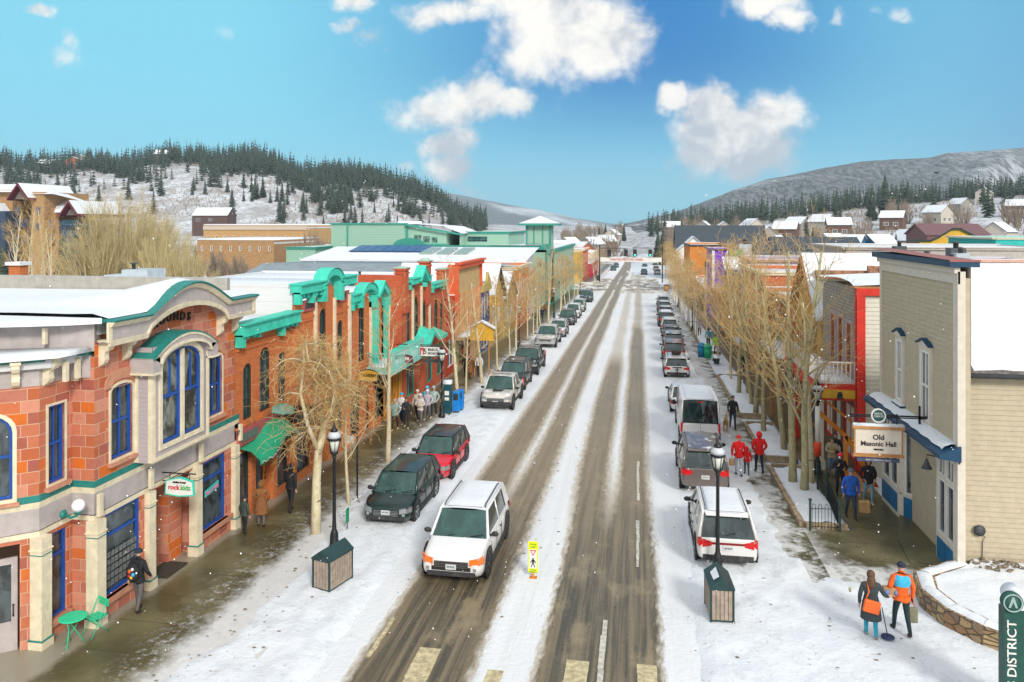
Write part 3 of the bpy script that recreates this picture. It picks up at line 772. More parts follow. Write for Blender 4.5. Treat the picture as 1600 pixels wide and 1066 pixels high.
mb.build('hood_face',greyp,B1)
mb=MB(LEFTT(XF,0,0))
def rib(k0,k1,d0,d1,f):
 A_,B_=f(k0),f(k1)
 for i in range(16):
  mb.face([(A_[i][0],d1,A_[i][1]),(A_[i+1][0],d1,A_[i+1][1]),(B_[i+1][0],d1,B_[i+1][1]),(B_[i][0],d1,B_[i][1])])
  for Q in(A_,B_):mb.face([(Q[i][0],d0,Q[i][1]),(Q[i+1][0],d0,Q[i+1][1]),(Q[i+1][0],d1,Q[i+1][1]),(Q[i][0],d1,Q[i][1])])
rib(-.05,-.13,.74,.77,hood);rib(.0,.09,.74,.78,hin);mb.box(ya-.25,ya+.12,.0,.77,6.14,6.2);mb.box(yb-.12,yb+.28,.0,.77,6.14,6.2)
mb.build('hood_rim',cream,B1)
def arc_u(lo,hi,y0=18.3,y1=26.05,ex=.85):
 c0,c1=19.9,24.25
 P_=[(y0,lo)]
 for i in range(25):
  t=i/24;y=c0+(c1-c0)*t;P_.append((y,lo+(hi-lo)*math.sin(PI*t)**ex))
 P_.append((y1,lo));return P_
Lc=LEFTT(XF,0,0)
mb=MB();bot=arc_u(7.28,7.98,ex=.55);top=arc_u(7.80,8.56,ex=1.1)
mb.M=Lc
for(a,b),(c,d)in zip(zip(bot,bot[1:]),zip(top,top[1:])):
 for dd in(.42,):mb.face([(a[0],dd,a[1]),(b[0],dd,b[1]),(d[0],dd,d[1]),(c[0],dd,c[1])])
 mb.face([(a[0],.0,a[1]),(b[0],.0,b[1]),(b[0],.42,b[1]),(a[0],.42,a[1])])
mb.M=Matrix();mb.face([(XF-.3,26.05,7.28),(XF+.42,26.05,7.28),(XF+.42,26.05,7.8),(XF-.3,26.05,7.8)])
E2=[(XF,18.3),(-14.95,18.28),(-17.2,17.2),(-20.5,15.6),(-26,15)]
extrude_plan(mb,[(XF,18.3),(-15.6,17.9),(-17.5,17.2),(-22,15.5)],[(.0,7.05),(.3,7.05),(.42,7.28),(.42,7.8),(.0,7.8)])
mb.build('cornice',greyp,B1)
mb=MB()
moulding(mb,Lc,[(u,z)for u,z in bot],[(.40,-.10),(.47,-.10),(.50,.04),(.40,.04)]);moulding(mb,Lc,top,[(.38,-.11),(.50,-.11),(.60,.02),(.38,.02)])
mb.M=Lc
mb.box(18.25,18.4,.40,.47,7.28,7.8);mb.box(25.95,26.1,.40,.47,7.2,7.8)
mb.M=Matrix();extrude_plan(mb,[(XF,18.3),(-15.6,17.9),(-17.5,17.2),(-22,15.5)],[(.38,7.2),(.48,7.2),(.48,7.3),(.38,7.3)]);extrude_plan(mb,[(XF,18.3),(-15.6,17.9),(-17.5,17.2),(-22,15.5)],[(.38,7.7),(.5,7.7),(.6,7.82),(.38,7.82)])
for x,y in((-15.35,17.75),(-16.6,17.3),(-17.6,16.85)):mb.box(x,x+.09,y-.05,y+.05,7.3,7.72)
mb.build('cornice_rail',cream,B1)
mb=MB();moulding(mb,Lc,[(u,z+.02)for u,z in top],[(-.25,.0),(.62,.0),(.66,.05),(.60,.085),(-.25,.085)])
mb.M=Matrix();extrude_plan(mb,[(XF,18.3),(-15.6,17.9),(-17.5,17.2),(-22,15.5)],[(-.1,7.82),(.62,7.82),(.66,7.87),(.6,7.9),(-.1,7.9)])
mb.build('cornice_flashing',teal,B1)
cp=[(XF-.1,18.62),(-14.35,18.2),(-14.95,18.1),(-14.95,17.15),(-16.4,15.9),(-19.5,14.6)]
cp=[(XF,18.75),(XF,18.3),(-14.95,18.3),(-14.95,17.15),(-16.4,15.9),(-19.5,14.6)]
cb=[(-14.4,18.28),(-14.95,18.15),(-14.95,17.15),(-16.4,15.9),(-19.5,14.6)]
mb=MB();extrude_plan(mb,cb,[(0,6.35),(.25,6.35),(.33,6.95),(0,6.95)]);mb.build('bay_cornice',greyp,B1)
mb=MB();extrude_plan(mb,cb,[(.1,6.25),(.32,6.25),(.32,6.38),(.1,6.38)]);extrude_plan(mb,cb,[(.2,6.86),(.40,6.86),(.48,6.97),(.2,6.97)])
for x,y in((-14.57,17.6),(-14.57,18.02),(-15.55,16.35)):mb.box(x-.05,x+.05,y-.06,y+.06,6.38,6.9)
mb.build('bay_cornice_rail',cream,B1)
mb=MB();extrude_plan(mb,cb,[(-.2,6.97),(.50,6.97),(.55,7.02),(.5,7.06),(-.2,7.06)]);mb.build('bay_flashing',teal,B1)
def bracket(parent,x,y,z,s=1.0,ax=(1,0)):
 mb=MB(Matrix.Translation((x,y,z))@Matrix(((ax[0],-ax[1],0,0),(ax[1],ax[0],0,0),(0,0,1,0),(0,0,0,1))))
 w_=.09*s
 pr=[(0,0),(.34,0),(.36,-.10),(.30,-.20),(.20,-.24),(.17,-.34),(.19,-.46),(.14,-.56),(.05,-.62),(0,-.64)]
 mb.v,a=mb.v,None
 P0=[mb.pt((o*s,-w_,h*s))for o,h in pr];P1=[mb.pt((o*s,w_,h*s))for o,h in pr]
 mb.idx(P0);mb.idx(P1[::-1])
 for i in range(len(pr)):j=(i+1)%len(pr);mb.idx((P0[i],P0[j],P1[j],P1[i]))
 mb.box(-.02,.38*s,-w_-.03,w_+.03,.0,.07);mb.ball((.24*s,0,-.14*s),(.08*s,w_+.025,.08*s),nu=8,nv=6);mb.ball((.12*s,0,-.46*s),(.06*s,w_+.02,.07*s),nu=8,nv=6)
 return mb.build('bracket',cream,parent)
for y in(18.55,19.5,24.35,25.35):bracket(B1,XF,y,7.25)
bracket(B1,-14.95,17.35,6.96,1.0);bracket(B1,-15.3,16.8,6.96,.95,(.65,-.76))
blk=paint('sign_black',(.02,.018,.018),.5)
for ch,y,z,r_ in(('R',20.87,7.51,.25),('O',21.2,7.58,.15),('U',21.55,7.62,.05),('N',21.9,7.62,-.04),('D',22.26,7.58,-.12),('S',22.6,7.53,-.2)):
 text_mesh('letter',ch,LEFTT(XF+.03,y,z-.06)@Matrix.Rotation(-r_*.6,4,'Y'),.36,blk,B1,.02,bold=.012)
text_mesh('letter','THE',LEFTT(XF+.03,21.7,7.83),.1,blk,B1,.012)
text_mesh('house_number','117',LEFTT(XF+.17,25.35,2.98),.22,blk,B1,.01)
mb=MB();mb.slab([(XF-.05,25.4),(XF-.05,18.4),(-15.6,17.95),(-22,15.6),(-30,15),(-30,25.4)],7.45,7.84);mb.slab([(-14.6,18.25),(-14.65,17.2),(-16.4,15.7),(-19,14.6),(-20,16.3),(-17.5,17.2),(-15.6,17.9)],6.8,7.0)
roof=mb.build('roof',membr,B1)
mb=MB();rows=[]
for i in range(25):
 t=i/24;y=18.35+7.6*t
 hz=7.92+.70*(math.sin(PI*min(1,max(0,(y-19.9)/4.35)))**1.1 if 19.9<y<24.25 else 0)
 rows.append([mb.pt((XF+.40-s*(1 if s<.5 else 1),y,z))for s,z in((0,hz),(.5,hz+.12),(1.2,8.02+(hz-7.92)*.8),(2.6,8.03+(hz-7.92)*.35),(5,8.0),(9,7.98))])
for r0,r1 in zip(rows,rows[1:]):
 for k in range(5):mb.idx((r0[k],r0[k+1],r1[k+1],r1[k]),0,True)
mb.face([(XF+.3,18.2,7.95),(-14.6,17.75,7.95),(-15.4,17.35,7.95),(-17.25,16.65,7.95),(-22,14.9,7.95),(-30,14.6,7.95),(-30,26,7.98),(XF-8.5,26,7.97),(XF-8.5,18.4,7.97)])
sk=[(XF+.3,18.2),(-14.6,17.75),(-15.4,17.35),(-17.25,16.65),(-22,14.9),(-30,14.6)]
for p,q in zip(sk,sk[1:]):mb.face([(*p,7.95),(*q,7.95),(q[0],q[1],7.80),(p[0],p[1],7.80)])
snowcap(mb,[(-14.3,18.2),(-14.4,17.1),(-16.3,15.4),(-19,14.2),(-20,16.2),(-17.6,17.1),(-15.7,17.8)],7.06,.12)
mb.build('snow',snow,roof)
mb=MB();mb.box(-30,-14.9,26.0,26.2,7.4,8.45);mb.build('parapet',paint('tan_parapet',(.36,.34,.30),.7),B1)
t=thing('rooftop_vent_unit','pale blue grey ventilation box with stub pipe on the snowy roof behind the sandstone building','ventilation unit',(-34,46,6))
p0=A(190,436,46);p1=A(230,422,46)
mb=MB();mb.box(p0.x,p1.x,46,48,p0.z-.3,p1.z);mb.box(p0.x-1.3,p0.x,46,48,p0.z-.3,p0.z+.25);mb.build('housing',paint('pale_metal',(.42,.48,.52),.5),t)
mb=MB();c_=A(209,422,47);mb.lathe([(.12,0),(.12,.4),(.25,.42),(.25,.5)],(c_.x,47,c_.z));mb.build('pipe',darkm,t)
t=thing('globe_wall_lamp','white globe lamp on a teal bracket on the sandstone corner','wall lamp',(-14.75,17.75,2.85))
mb=MB();mb.lathe([(.10,0),(.12,.04),(.06,.10)],(-14.8,17.75,2.9),10,axis='x');mb.path([(-14.75,17.75,2.9),(-14.55,17.75,2.82),(-14.38,17.75,2.88),(-14.33,17.75,2.98)],.035,8);mb.lathe([(.09,0),(.11,.05),(.05,.07)],(-14.33,17.75,2.96),10);mb.build('bracket',teal,t)
mb=MB();mb.ball((-14.33,17.75,3.15),.165,nu=14,nv=10);mb.build('globe',paint('opal_glass',(.80,.82,.82),.15,.02),t)
def hang_sign(name,label,loc,w_,h_,parts,frame=mint,face=white,arm=True,shape=None):
 t=thing(name,label,'shop sign',loc)
 mb=MB(wallM(SOUTH,*loc))
 if shape=='curved':ol=[(-w_/2,-h_/2),(0,-h_/2-.05),(w_/2,-h_/2),(w_/2-.03,h_/2-.06),(w_*.28,h_/2),(0,h_/2+.06),(-w_*.28,h_/2),(-w_/2+.03,h_/2-.06)]
 else:ol=[(-w_/2,-h_/2),(w_/2,-h_/2),(w_/2,h_/2),(-w_/2,h_/2)]
 mb.prism([(u*.95,z*.9)for u,z in ol],-.03,.03);mb.build('board',face,t)
 mb=MB(wallM(SOUTH,*loc));mb.ring(ol,[(u*.94,z*.88)for u,z in ol],-.045,.045);mb.build('frame',frame,t)
 for(txt,du,dz_,sz,mt,sx_)in parts:text_mesh('lettering',txt,wallM(SOUTH,loc[0]+du,loc[1]-.035,loc[2]+dz_),sz,mt,t,.006,bold=.006,sx=sx_)
 return t
cr=paint('sign_red',(.55,.03,.03),.5);cg=paint('sign_green',(.05,.35,.10),.5);cb_=paint('sign_blue',(.03,.10,.40),.5)
t=hang_sign('hanging_sign','small white and mint sign reading rock kidz on a scroll arm beside the sandstone building',(-13.62,20.1+1.0,2.55),.95,.48,[('rock',-.18,-.02,.2,cr,1),('kidz',.2,-.02,.2,cg,1),('clothing & toys',0,.14,.07,blk,1)],shape='curved')
mb=MB();y_=21.1;mb.path([(-14.2,y_,2.95),(-13.1,y_,2.95)],.02,6);mb.path([(-14.2,y_,2.7),(-14.0,y_,2.72),(-13.8,y_,2.85),(-13.6,y_,2.95)],.015,6)
for x in(-13.95,-13.3):mb.path([(x,y_,2.95),(x,y_,2.78)],.012,5)
mb.build('arm',black,t)
t=thing('window_sign','pink and green lettered board hanging in the shop window with toys','window sign',(XF-.05,24.0,1.35))
mb=MB(LEFTT(XF-.05,24.05,1.4));mb.prism([(-.42,-.12),(.42,-.02),(.42,.22),(-.42,.10)],-.015,.015);mb.build('board',paint('sign_teal',(.05,.45,.40),.4),t)
text_mesh('lettering','Rock Kidz',LEFTT(XF-.03,24.05,1.43)@Matrix.Rotation(-.1,4,'Y'),.19,paint('sign_pink',(.75,.12,.35),.4),t,.006)
t=thing('display_rack','grid of small listing cards filling the blue framed shop window','display rack',(XF-.1,19.4,.6))
mb=MB(LEFTT(XF-.075,0,0))
for i in range(8):
 for j in range(5):
  u=18.88+.165*i;z=.48+.20*j;mb.box(u,u+.13,0,.012,z,z+.15)
mb.build('card',paint('listing_card',(.16,.17,.17),.3,.5,20),t)
tag(MB().box(-14.9,-14.1,21.2,22.3,-.29,-.275).build('door_mat',paint('coir_mat',(.05,.04,.03),.95,.3,20)),'dark brown door mat on the wet pavement at the recessed entry','door mat')
# == BRICK FRONTS WITH MINT CORNICES
lanetree=None
pinkb=paint('dull_pink_board',(.42,.10,.10),.6)
B2=thing('orange_brick_building','orange brick shop building with stepped mint green cornices, next to the sandstone corner','building',(-18,33,-.7))
W2s=[(26.05,26.72,3.25,5.3,.33),(27.3,28.15,3.25,5.68,.42),(28.83,29.5,3.25,5.3,.33)]
T2=[(32.55,33.35,3.3,6.62,.4),(34.65,35.3,3.3,5.85,.32)]
S3=[(37.75,38.6,3.3,6.2,.42)]
mb=MB(ML)
for y in(25.0,):pass
wall(mb,25.46,30.1,2.45,6.1,W2s,rev=.25,top=[(25.46,6.1),(26.1,6.1),(26.1,6.3),(26.6,6.3),(26.6,6.45),(28.6,6.5),(28.6,6.3),(29.3,6.3),(29.3,6.1),(30.1,6.1)])
wall(mb,25.46,30.1,-1,2.45,[(25.7,26.7,-.2,2.1,0),(27.0,28.4,-.75,2.1,0),(28.75,29.9,-.2,2.1,0)],rev=.4)
wall(mb,30.1,36.15,2.45,7.0,T2,d=.12,rev=.25,top=[(30.1,7.0),(30.9,7.15),(32.3,7.2),(32.5,7.55),(33.4,7.75),(34.3,7.5),(34.4,7.25),(36.15,7.2)])
wall(mb,30.1,36.15,-1,2.45,[(30.5,32.0,-.2,2.1,0),(32.6,33.7,-.8,2.1,0),(34.2,35.8,-.2,2.1,0)],rev=.4)
wall(mb,36.15,41.6,2.45,6.2,S3,rev=.25,top=[(36.15,6.2),(37.3,6.3),(37.6,6.65),(38.3,6.8),(39,6.6),(39.4,6.3),(40.5,6.75),(41.6,6.3)])
wall(mb,36.15,41.6,-1,2.45,[(36.6,38.2,-.3,2.1,0),(38.9,39.9,-.9,2.1,0),(40.2,41.3,-.3,2.1,0)],rev=.4)
mb.M=Matrix()
mb.box(-30,XF,41.3,41.6,-1,6.3)
mb.box(XF-.0,XF+.12,30.08,30.1,-1,7.1);mb.box(XF,XF+.12,36.13,36.15,-1,7.1)
mb.build('wall',brko,B2)
for w_ in W2s:window(B2,ML,*w_,fm=dgreen,gm=gls,fw=.08,vb=(.5,),hb=(.35,),sill=brko,cw=.0)
for w_ in T2:window(B2,ML@Matrix.Translation((0,.12,0)),*w_,fm=dgreen,gm=gls,fw=.08,vb=(.5,),sill=brko,cw=.0)
for w_ in S3:window(B2,ML,*w_,fm=dgreen,gm=gls,fw=.08,vb=(.5,),cw=.0)
for a,b,c,d in((25.7,26.7,-.2,2.1),(28.75,29.9,-.2,2.1),(30.5,32.0,-.2,2.1),(34.2,35.8,-.2,2.1),(36.6,38.2,-.3,2.1),(40.2,41.3,-.3,2.1)):
 window(B2,ML,a,b,c,d,fm=dgreen,gm=gls,fw=.09,depth=-.2,hb=(.75,),name='shop_window')
door(B2,ML@Matrix.Translation((0,-.25,0)),27.15,28.2,-.5,1.9,orange,gls,glazed=.25)
door(B2,ML@Matrix.Translation((0,-.25,0)),32.65,33.65,-.6,1.9,mintd,gls,glazed=.25)
door(B2,ML@Matrix.Translation((0,-.25,0)),38.95,39.85,-.7,1.9,dgreen,gls,glazed=.25)
mb=MB(ML)
def corbel(y0,y1,z,d=0.0,st=.22):
 k=int((y1-y0)/st)
 for i in range(k):mb.box(y0+i*st,y0+i*st+st*.55,d,d+.07,z-.14,z)
 mb.box(y0,y1,d,d+.06,z,z+.07)
corbel(25.6,30.0,5.98);corbel(30.3,32.0,6.4,.12);corbel(34.5,36.0,6.35,.12)
mb.box(25.5,30.1,0,.08,3.02,3.1);mb.box(30.1,36.1,.12,.2,3.02,3.1)
mb.build('corbel_course',brko,B2)
for u in(32.0,34.15,36.02):mb=MB(ML);mb.box(u-.07,u+.07,.1,.24,2.5,7.0);mb.build('pilaster',cream,B2)
for u in(36.3,39.3):mb=MB(ML);mb.box(u,u+.13,.0,.13,2.5,6.3);mb.build('pilaster',cream,B2)
mb=MB(ML)
def corn(y0,y1,z,h=.42,out=.35,d=0.):
 mb.box(y0,y1,d-.15,d+out,z-h,z-.06);mb.box(y0-.05,y1+.05,d-.2,d+out+.1,z-.06,z);mb.box(y0,y1,d,d+out+.05,z-h-.05,z-h)
def drop(y0,y1,z0,z1,out=.30,d=0.):
 mb.box(y0,y0+.22,d,d+out,z0,z1);mb.box(y1-.22,y1,d,d+out*.8,z0+.2,z1)
 k=max(1,int((y1-y0)/.55))
 for i in range(k):yy=y0+.3+i*.5;mb.box(yy,yy+.18,d,d+out,z0+.28+.0,z1)
corn(25.5,30.15,6.86);drop(25.5,27.0,6.0,6.45);drop(28.65,30.15,6.0,6.45)
corn(29.95,32.5,7.96,.38,.35,.12);drop(29.95,31.0,7.1,7.6,.3,.12);drop(31.2,32.5,7.05,7.6,.32,.12)
corn(34.35,36.3,7.98,.38,.35,.12);drop(34.5,36.3,7.2,7.6,.3,.12)
def archc(a,b,z,rise,w_,d0,d1,kind='arch'):
 A_=arch_pts(a,b,z,rise,12)if kind=='arch' else[(b,z),((a+b)/2,z+rise),(a,z)]
 B_=arch_pts(a+w_,b-w_,z,rise-w_,12)if kind=='arch' else[(b-w_,z-w_*.3),((a+b)/2,z+rise-w_*1.1),(a+w_,z-w_*.3)]
 for i in range(len(A_)-1):
  p,q,r_,s=A_[i],A_[i+1],B_[i+1],B_[i]
  mb.face([(p[0],d1,p[1]),(q[0],d1,q[1]),(r_[0],d1,r_[1]),(s[0],d1,s[1])])
  mb.face([(p[0],d0,p[1]),(q[0],d0,q[1]),(q[0],d1,q[1]),(p[0],d1,p[1])]);mb.face([(s[0],d0,s[1]),(r_[0],d0,r_[1]),(r_[0],d1,r_[1]),(s[0],d1,s[1])])
  if w_<.4:mb.face([(p[0],d1+.06,p[1]+.03),(q[0],d1+.06,q[1]+.03),(q[0],-.1,q[1]+.05),(p[0],-.1,p[1]+.05)])
archc(32.3,34.55,7.7,.72,.32,-.1,.5);mb.box(32.25,32.6,.1,.5,7.0,7.75);mb.box(34.2,34.55,.1,.5,6.9,7.75)
corn(36.2,37.3,6.98,.36,.32);drop(36.25,37.2,6.15,6.7)
archc(37.2,39.5,6.75,.62,.32,-.1,.42);mb.box(37.2,37.45,0,.42,6.2,6.8);mb.box(39.3,39.55,0,.42,6.0,6.8)
archc(39.45,41.6,6.55,.78,.34,-.1,.45,'gable');mb.box(41.35,41.6,0,.45,5.9,6.6)
mb.box(39.5,39.75,.1,.4,2.5,6.3);mb.box(41.3,41.55,.1,.4,2.5,6.3);mb.box(39.6,41.5,.1,.2,2.5,2.7)
mb.build('cornice',mint,B2)
for(a,b,z)in((30.8,31.95,6.95),(34.7,35.75,6.98)):
 mb=MB(ML);mb.ring(outline(a,b,z-.25,z+.22),outline(a+.1,b-.1,z-.16,z+.13),.1,.2);o=mb.build('plaque',pinkb,B2)
 mb=MB(ML);mb.box(a+.1,b-.1,.1,.15,z-.16,z+.13);mb.build('date_panel',darkm,o)
mb=MB(ML);mb.box(25.55,30.0,.0,.12,2.42,3.02);mb.build('sign_band',pinkb,B2)
mb=MB(ML);mb.box(25.75,26.9,.12,.16,2.55,2.85);o=mb.build('name_board',paint('slate_board',(.12,.15,.13),.6),B2)
mb=MB(Matrix());N=14
pa=[]
for i in range(N+1):
 t=i/N;y=25.7+3.3*t;z=2.2+.35*smooth(t,.35,.6)-.3*smooth(t,.8,1)
 if t<.35:z=2.05+.15*t
 pa.append([mb.pt((XF+.03,y,z+.28)),mb.pt((XF+.5,y,z+.2)),mb.pt((XF+.85,y,z-.1)),mb.pt((XF+.87,y,z-.28))])
for r0,r1 in zip(pa,pa[1:]):
 for k in range(3):mb.idx((r0[k],r0[k+1],r1[k+1],r1[k]),0,True)
mb.build('awning',paint('green_awning_canvas',(.02,.33,.17),.7),B2)
mb=MB();rr=random.Random(3)
for i in range(150):
 t=rr.random();y=25.7+3.3*t;z=2.2+.35*smooth(t,.35,.6)-.3*smooth(t,.8,1)-(.1 if t<.35 else 0);c_=Vector((XF+.88+rr.uniform(-.05,.05),y,z-.3+rr.uniform(-.09,.06)))
 d=Vector([rr.uniform(-1,1)for _ in range(3)])*.10
 mb.face([c_,c_+d,c_+Vector((d.y,-d.x,d.z))*.5])
mb.build('garland',paint('pine_garland',(.03,.09,.03),.8),B2)
mb=MB()
for i in range(46):
 t=i/45;y=25.75+3.2*t;z=2.2+.35*smooth(t,.35,.6)-.3*smooth(t,.8,1)-(.1 if t<.35 else 0);mb.ball((XF+.92,y,z-.24+.04*math.sin(i)),.018,nu=5,nv=4)
mb.build('fairy_lights',white,B2)
mb=MB(ML);mb.box(28.55,30.6,.15,.85,2.05,2.85);mb.build('sign_box',blk,B2)
text_mesh('lettering','LEGENDS',wallM(SOUTH,XF+.5,28.54,2.5),.22,cr,B2,.01)
t2=B2
mb=MB()
mb.box(XF,XF+1.5,38.9,44.6,2.72,2.86);mb.box(XF+1.42,XF+1.52,38.9,44.6,2.5,2.72);mb.box(XF,XF+1.5,38.88,38.98,2.5,2.72)
mb.box(XF+1.43,XF+1.5,38.95,44.6,3.55,3.62);mb.box(XF,XF+1.5,38.93,39.0,3.55,3.62)
for i in range(30):y=39+i*.19;mb.box(XF+1.45,XF+1.48,y,y+.03,2.86,3.56)
for i in range(9):x=XF+.1+i*.17;mb.box(x,x+.03,38.95,38.98,2.86,3.56)
for y in(38.95,41.7,44.5):mb.box(XF+1.4,XF+1.52,y-.05,y+.07,2.86,3.7)
mb.build('balcony',paint('pale_mint_rail',(.22,.52,.44),.6),B2)
mb=MB();snowcap(mb,[(XF+.05,39.0),(XF+1.4,39.0),(XF+1.4,44.5),(XF+.05,44.5)],2.86,.1);mb.build('balcony_snow',snow,B2)
mb=MB();mb.box(-22,XF-.02,30.12,30.3,6,7.93);mb.build('side_wall',clap('white_panel',(.66,.67,.68),.6),B2)
mb=MB();mb.box(-34,XF-.3,25.5,30.1,6.2,6.45);mb.box(-34,XF-.1,30.3,36.1,7.2,7.55);mb.box(-30,XF-.3,36.1,41.3,6.0,6.2);r_=mb.build('roof',membr,B2)
mb=MB();snowcap(mb,[(-34,25.55),(XF-.25,25.55),(XF-.25,30.0),(-34,30.0)],6.45,.2);snowcap(mb,[(-34,30.35),(XF-.2,30.35),(XF-.2,36.0),(-34,36.0)],7.55,.2);snowcap(mb,[(-30,36.2),(XF-.35,36.2),(XF-.35,41.2),(-30,41.2)],6.2,.2);mb.build('snow',snow,r_)
mb=MB();mb.box(-50,-19,36.2,36.5,6.0,7.55);mb.build('rear_parapet',paint('white_membrane_wall',(.66,.68,.70),.7),B2)
hang_sign('hanging_sign','gold shield shaped sign board seen through the drooping tree',(-13.35,36.6,2.9),1.0,.55,[('TAVERN',0,0,.22,blk,1)],frame=darkm,face=yellow,shape='curved')
hang_sign('hanging_sign','small teal wavy sign board high under the orange brick windows',(-13.6,27.8,3.3),.9,.3,[],frame=mint,face=paint('pale_teal_board',(.25,.5,.45),.5),shape='curved')
t=hang_sign('hanging_sign','dark purple board with round top reading old town hall',(-12.9,41.0,3.0),1.05,.42,[('MINER',0,0,.22,white,1)],frame=darkm,face=paint('plum_board',(.16,.03,.05),.5),shape='curved')
B3=thing('pointed_window_brick_building','deep red brick building with pointed windows, brick chimneys and mint gables','building',(-18,50,-.9))
PW=[(46.05,46.75,3.0,5.3,.5),(47.45,48.6,2.85,5.92,.8),(49.5,50.4,2.85,5.4,.6),(51.35,51.95,2.6,4.9,.5),(52.5,53.5,2.6,5.3,.7),(54.1,54.9,2.6,5.0,.5)]
mb=MB(ML)
wall(mb,45.2,51.1,2.4,6.0,[(*w_,'pt')for w_ in PW[:3]],rev=.25,top=[(45.2,6.6),(46.9,6.4),(47,6.6),(48.1,7.0),(48.9,6.6),(49.2,6.3),(51.1,6.3)])
wall(mb,51.1,55.7,2.4,5.6,[(*w_,'pt')for w_ in PW[3:]],rev=.25,top=[(51.1,5.9),(52.2,5.75),(52.2,6.05),(54,6.05),(54,5.75),(55.7,5.8)])
wall(mb,45.2,55.7,-1.2,2.4,[(46,48.2,-.5,1.95,0),(48.8,50,-.95,1.95,0),(50.6,52.6,-.5,1.95,0),(53.2,55,-.5,1.95,0)],rev=.5)
mb.M=Matrix();mb.box(-17.1,XF-.01,45.0,45.2,-1,7.35);mb.box(-32,-17.1,45.0,45.2,-1,6.0);mb.box(-32,XF-.3,55.4,55.7,-1,6.0)
mb.build('wall',brkd,B3)
for w_ in PW:window(B3,ML,*w_,'pt',fm=dgreen,gm=glst,fw=.09,vb=(.5,),hb=(.4,))
for a,b in((46,48.2),(50.6,52.6),(53.2,55)):window(B3,ML,a,b,-.5,1.95,fm=mintd,gm=gls,fw=.09,depth=-.25,vb=(.5,),hb=(.8,),name='shop_window')
door(B3,ML@Matrix.Translation((0,-.3,0)),48.9,49.9,-.95,1.5,mintd,gls)
for y,zt,s in((45.2,7.75,.75),(50.35,7.95,.8),(54.9,7.15,.8)):
 mb=MB();mb.box(XF-.5,XF+.15,y,y+s,5,zt);mb.box(XF-.56,XF+.21,y-.06,y+s+.06,zt-.35,zt-.25);mb.box(XF-.58,XF+.23,y-.08,y+s+.08,zt-.12,zt)
 ch_=mb.build('chimney',brkd,B3)
 mb=MB();mb.box(XF-.6,XF+.25,y-.1,y+s+.1,zt,zt+.06);mb.ball((XF-.17,y+s/2,zt+.06),(.36,s/2,.16 if y>50 and y<52 else.08),nu=10,nv=6);mb.build('cap',paint('mint_grey_cap',(.35,.48,.40),.7),ch_)
mb=MB(ML)
corn(46.0,47.6,7.1,.34,.4);drop(46.0,47.3,6.4,6.8);archc(47.3,49.7,6.8,.95,.35,-.1,.5,'gable');corn(49.5,50.4,7.05,.34,.4);drop(49.5,50.4,6.3,6.8)
corn(51.15,55.0,6.4,.3,.35);drop(51.2,52.3,5.75,6.1);drop(54.0,55.0,5.75,6.1)
mb.build('cornice',mint,B3)
for u in(47.1,49.05,51.05):mb=MB(ML);mb.box(u-.06,u+.06,0,.14,2.4,6.4);mb.build('pilaster',cream,B3)
mb=MB();prof=[(41.7,2.75),(47.2,2.75),(48.0,2.85),(49.0,3.4),(50.0,2.95),(50.5,2.85),(52.4,2.85)]
for(a,za),(b,zb)in zip(prof,prof[1:]):
 mb.face([(XF,a,za+.4),(XF,b,zb+.4),(XF+1.0,b,zb),(XF+1.0,a,za)]);mb.face([(XF+1.0,a,za),(XF+1.0,b,zb),(XF+1.0,b,zb-.22),(XF+1.0,a,za-.22)])
mb.build('awning',mint,B3)
mb=MB();mb.box(-32,XF-.3,45.2,51,5.7,5.95);mb.box(-32,XF-.3,51,55.4,5.2,5.4);r_=mb.build('roof',membr,B3)
mb=MB();snowcap(mb,[(-32,45.2),(XF-.3,45.2),(XF-.3,51),(-32,51)],5.95,.25);snowcap(mb,[(-32,51),(XF-.3,51),(XF-.3,55.4),(-32,55.4)],5.4,.25);mb.build('snow',snow,r_)
t=hang_sign('hanging_sign','white shop sign reading BRECK SPORTS with a red and black emblem over the pavement',(-11.7-.55,43.9,2.95),1.32,.62,[('BRECK',.22,.10,.21,blk,1),('SPORTS',.22,-.12,.19,blk,1),('5',-.26,-.01,.46,blk,1)],frame=darkm)
mb=MB(wallM(SOUTH,-12.25,43.86,2.95));mb.box(-.56,-.5,0,.02,-.2,.22);mb.box(-.40,-.34,0,.02,-.2,.22);mb.face([(-.5,.02,.2),(-.45,.02,.02),(-.40,.02,.2),(-.42,.02,.22),(-.48,.02,.22)]);mb.build('emblem',cr,t)
mb=MB();mb.path([(XF,43.9,3.33),(-11.7,43.9,3.33)],.03,6);mb.box(-12.7,-12.68,43.88,43.92,3.24,3.34);mb.box(-11.9,-11.88,43.88,43.92,3.24,3.34);mb.box(-12.6,-11.75,43.88,43.92,2.3,2.5);mb.build('arm',darkm,t)
B3b=thing('gold_porch_front','golden yellow timber porch front between the orange and the deep red brick buildings','shop front',(-14.5,43.3,-.8))
mb=MB(ML);wall(mb,41.6,45.0,-1,2.5,[(41.9,42.8,-.3,1.9,0),(43.1,44.0,-.85,1.9,0),(44.2,44.8,-.3,1.9,0)],rev=.2);wall(mb,41.6,45,2.5,5.6,[(42.5,44,3.2,4.8,0)],d=-1.2,rev=.1);mb.build('wall',orange,B3b)
for a,b in((41.9,42.8),(44.2,44.8)):window(B3b,ML,a,b,-.3,1.9,fm=yellow,gm=gls,name='shop_window')
door(B3b,ML@Matrix.Translation((0,-.15,0)),43.15,43.95,-.85,1.6,yellow,gls)
window(B3b,ML@Matrix.Translation((0,-1.2,0)),42.5,44,3.2,4.8,fm=white,gm=gls,vb=(.5,))
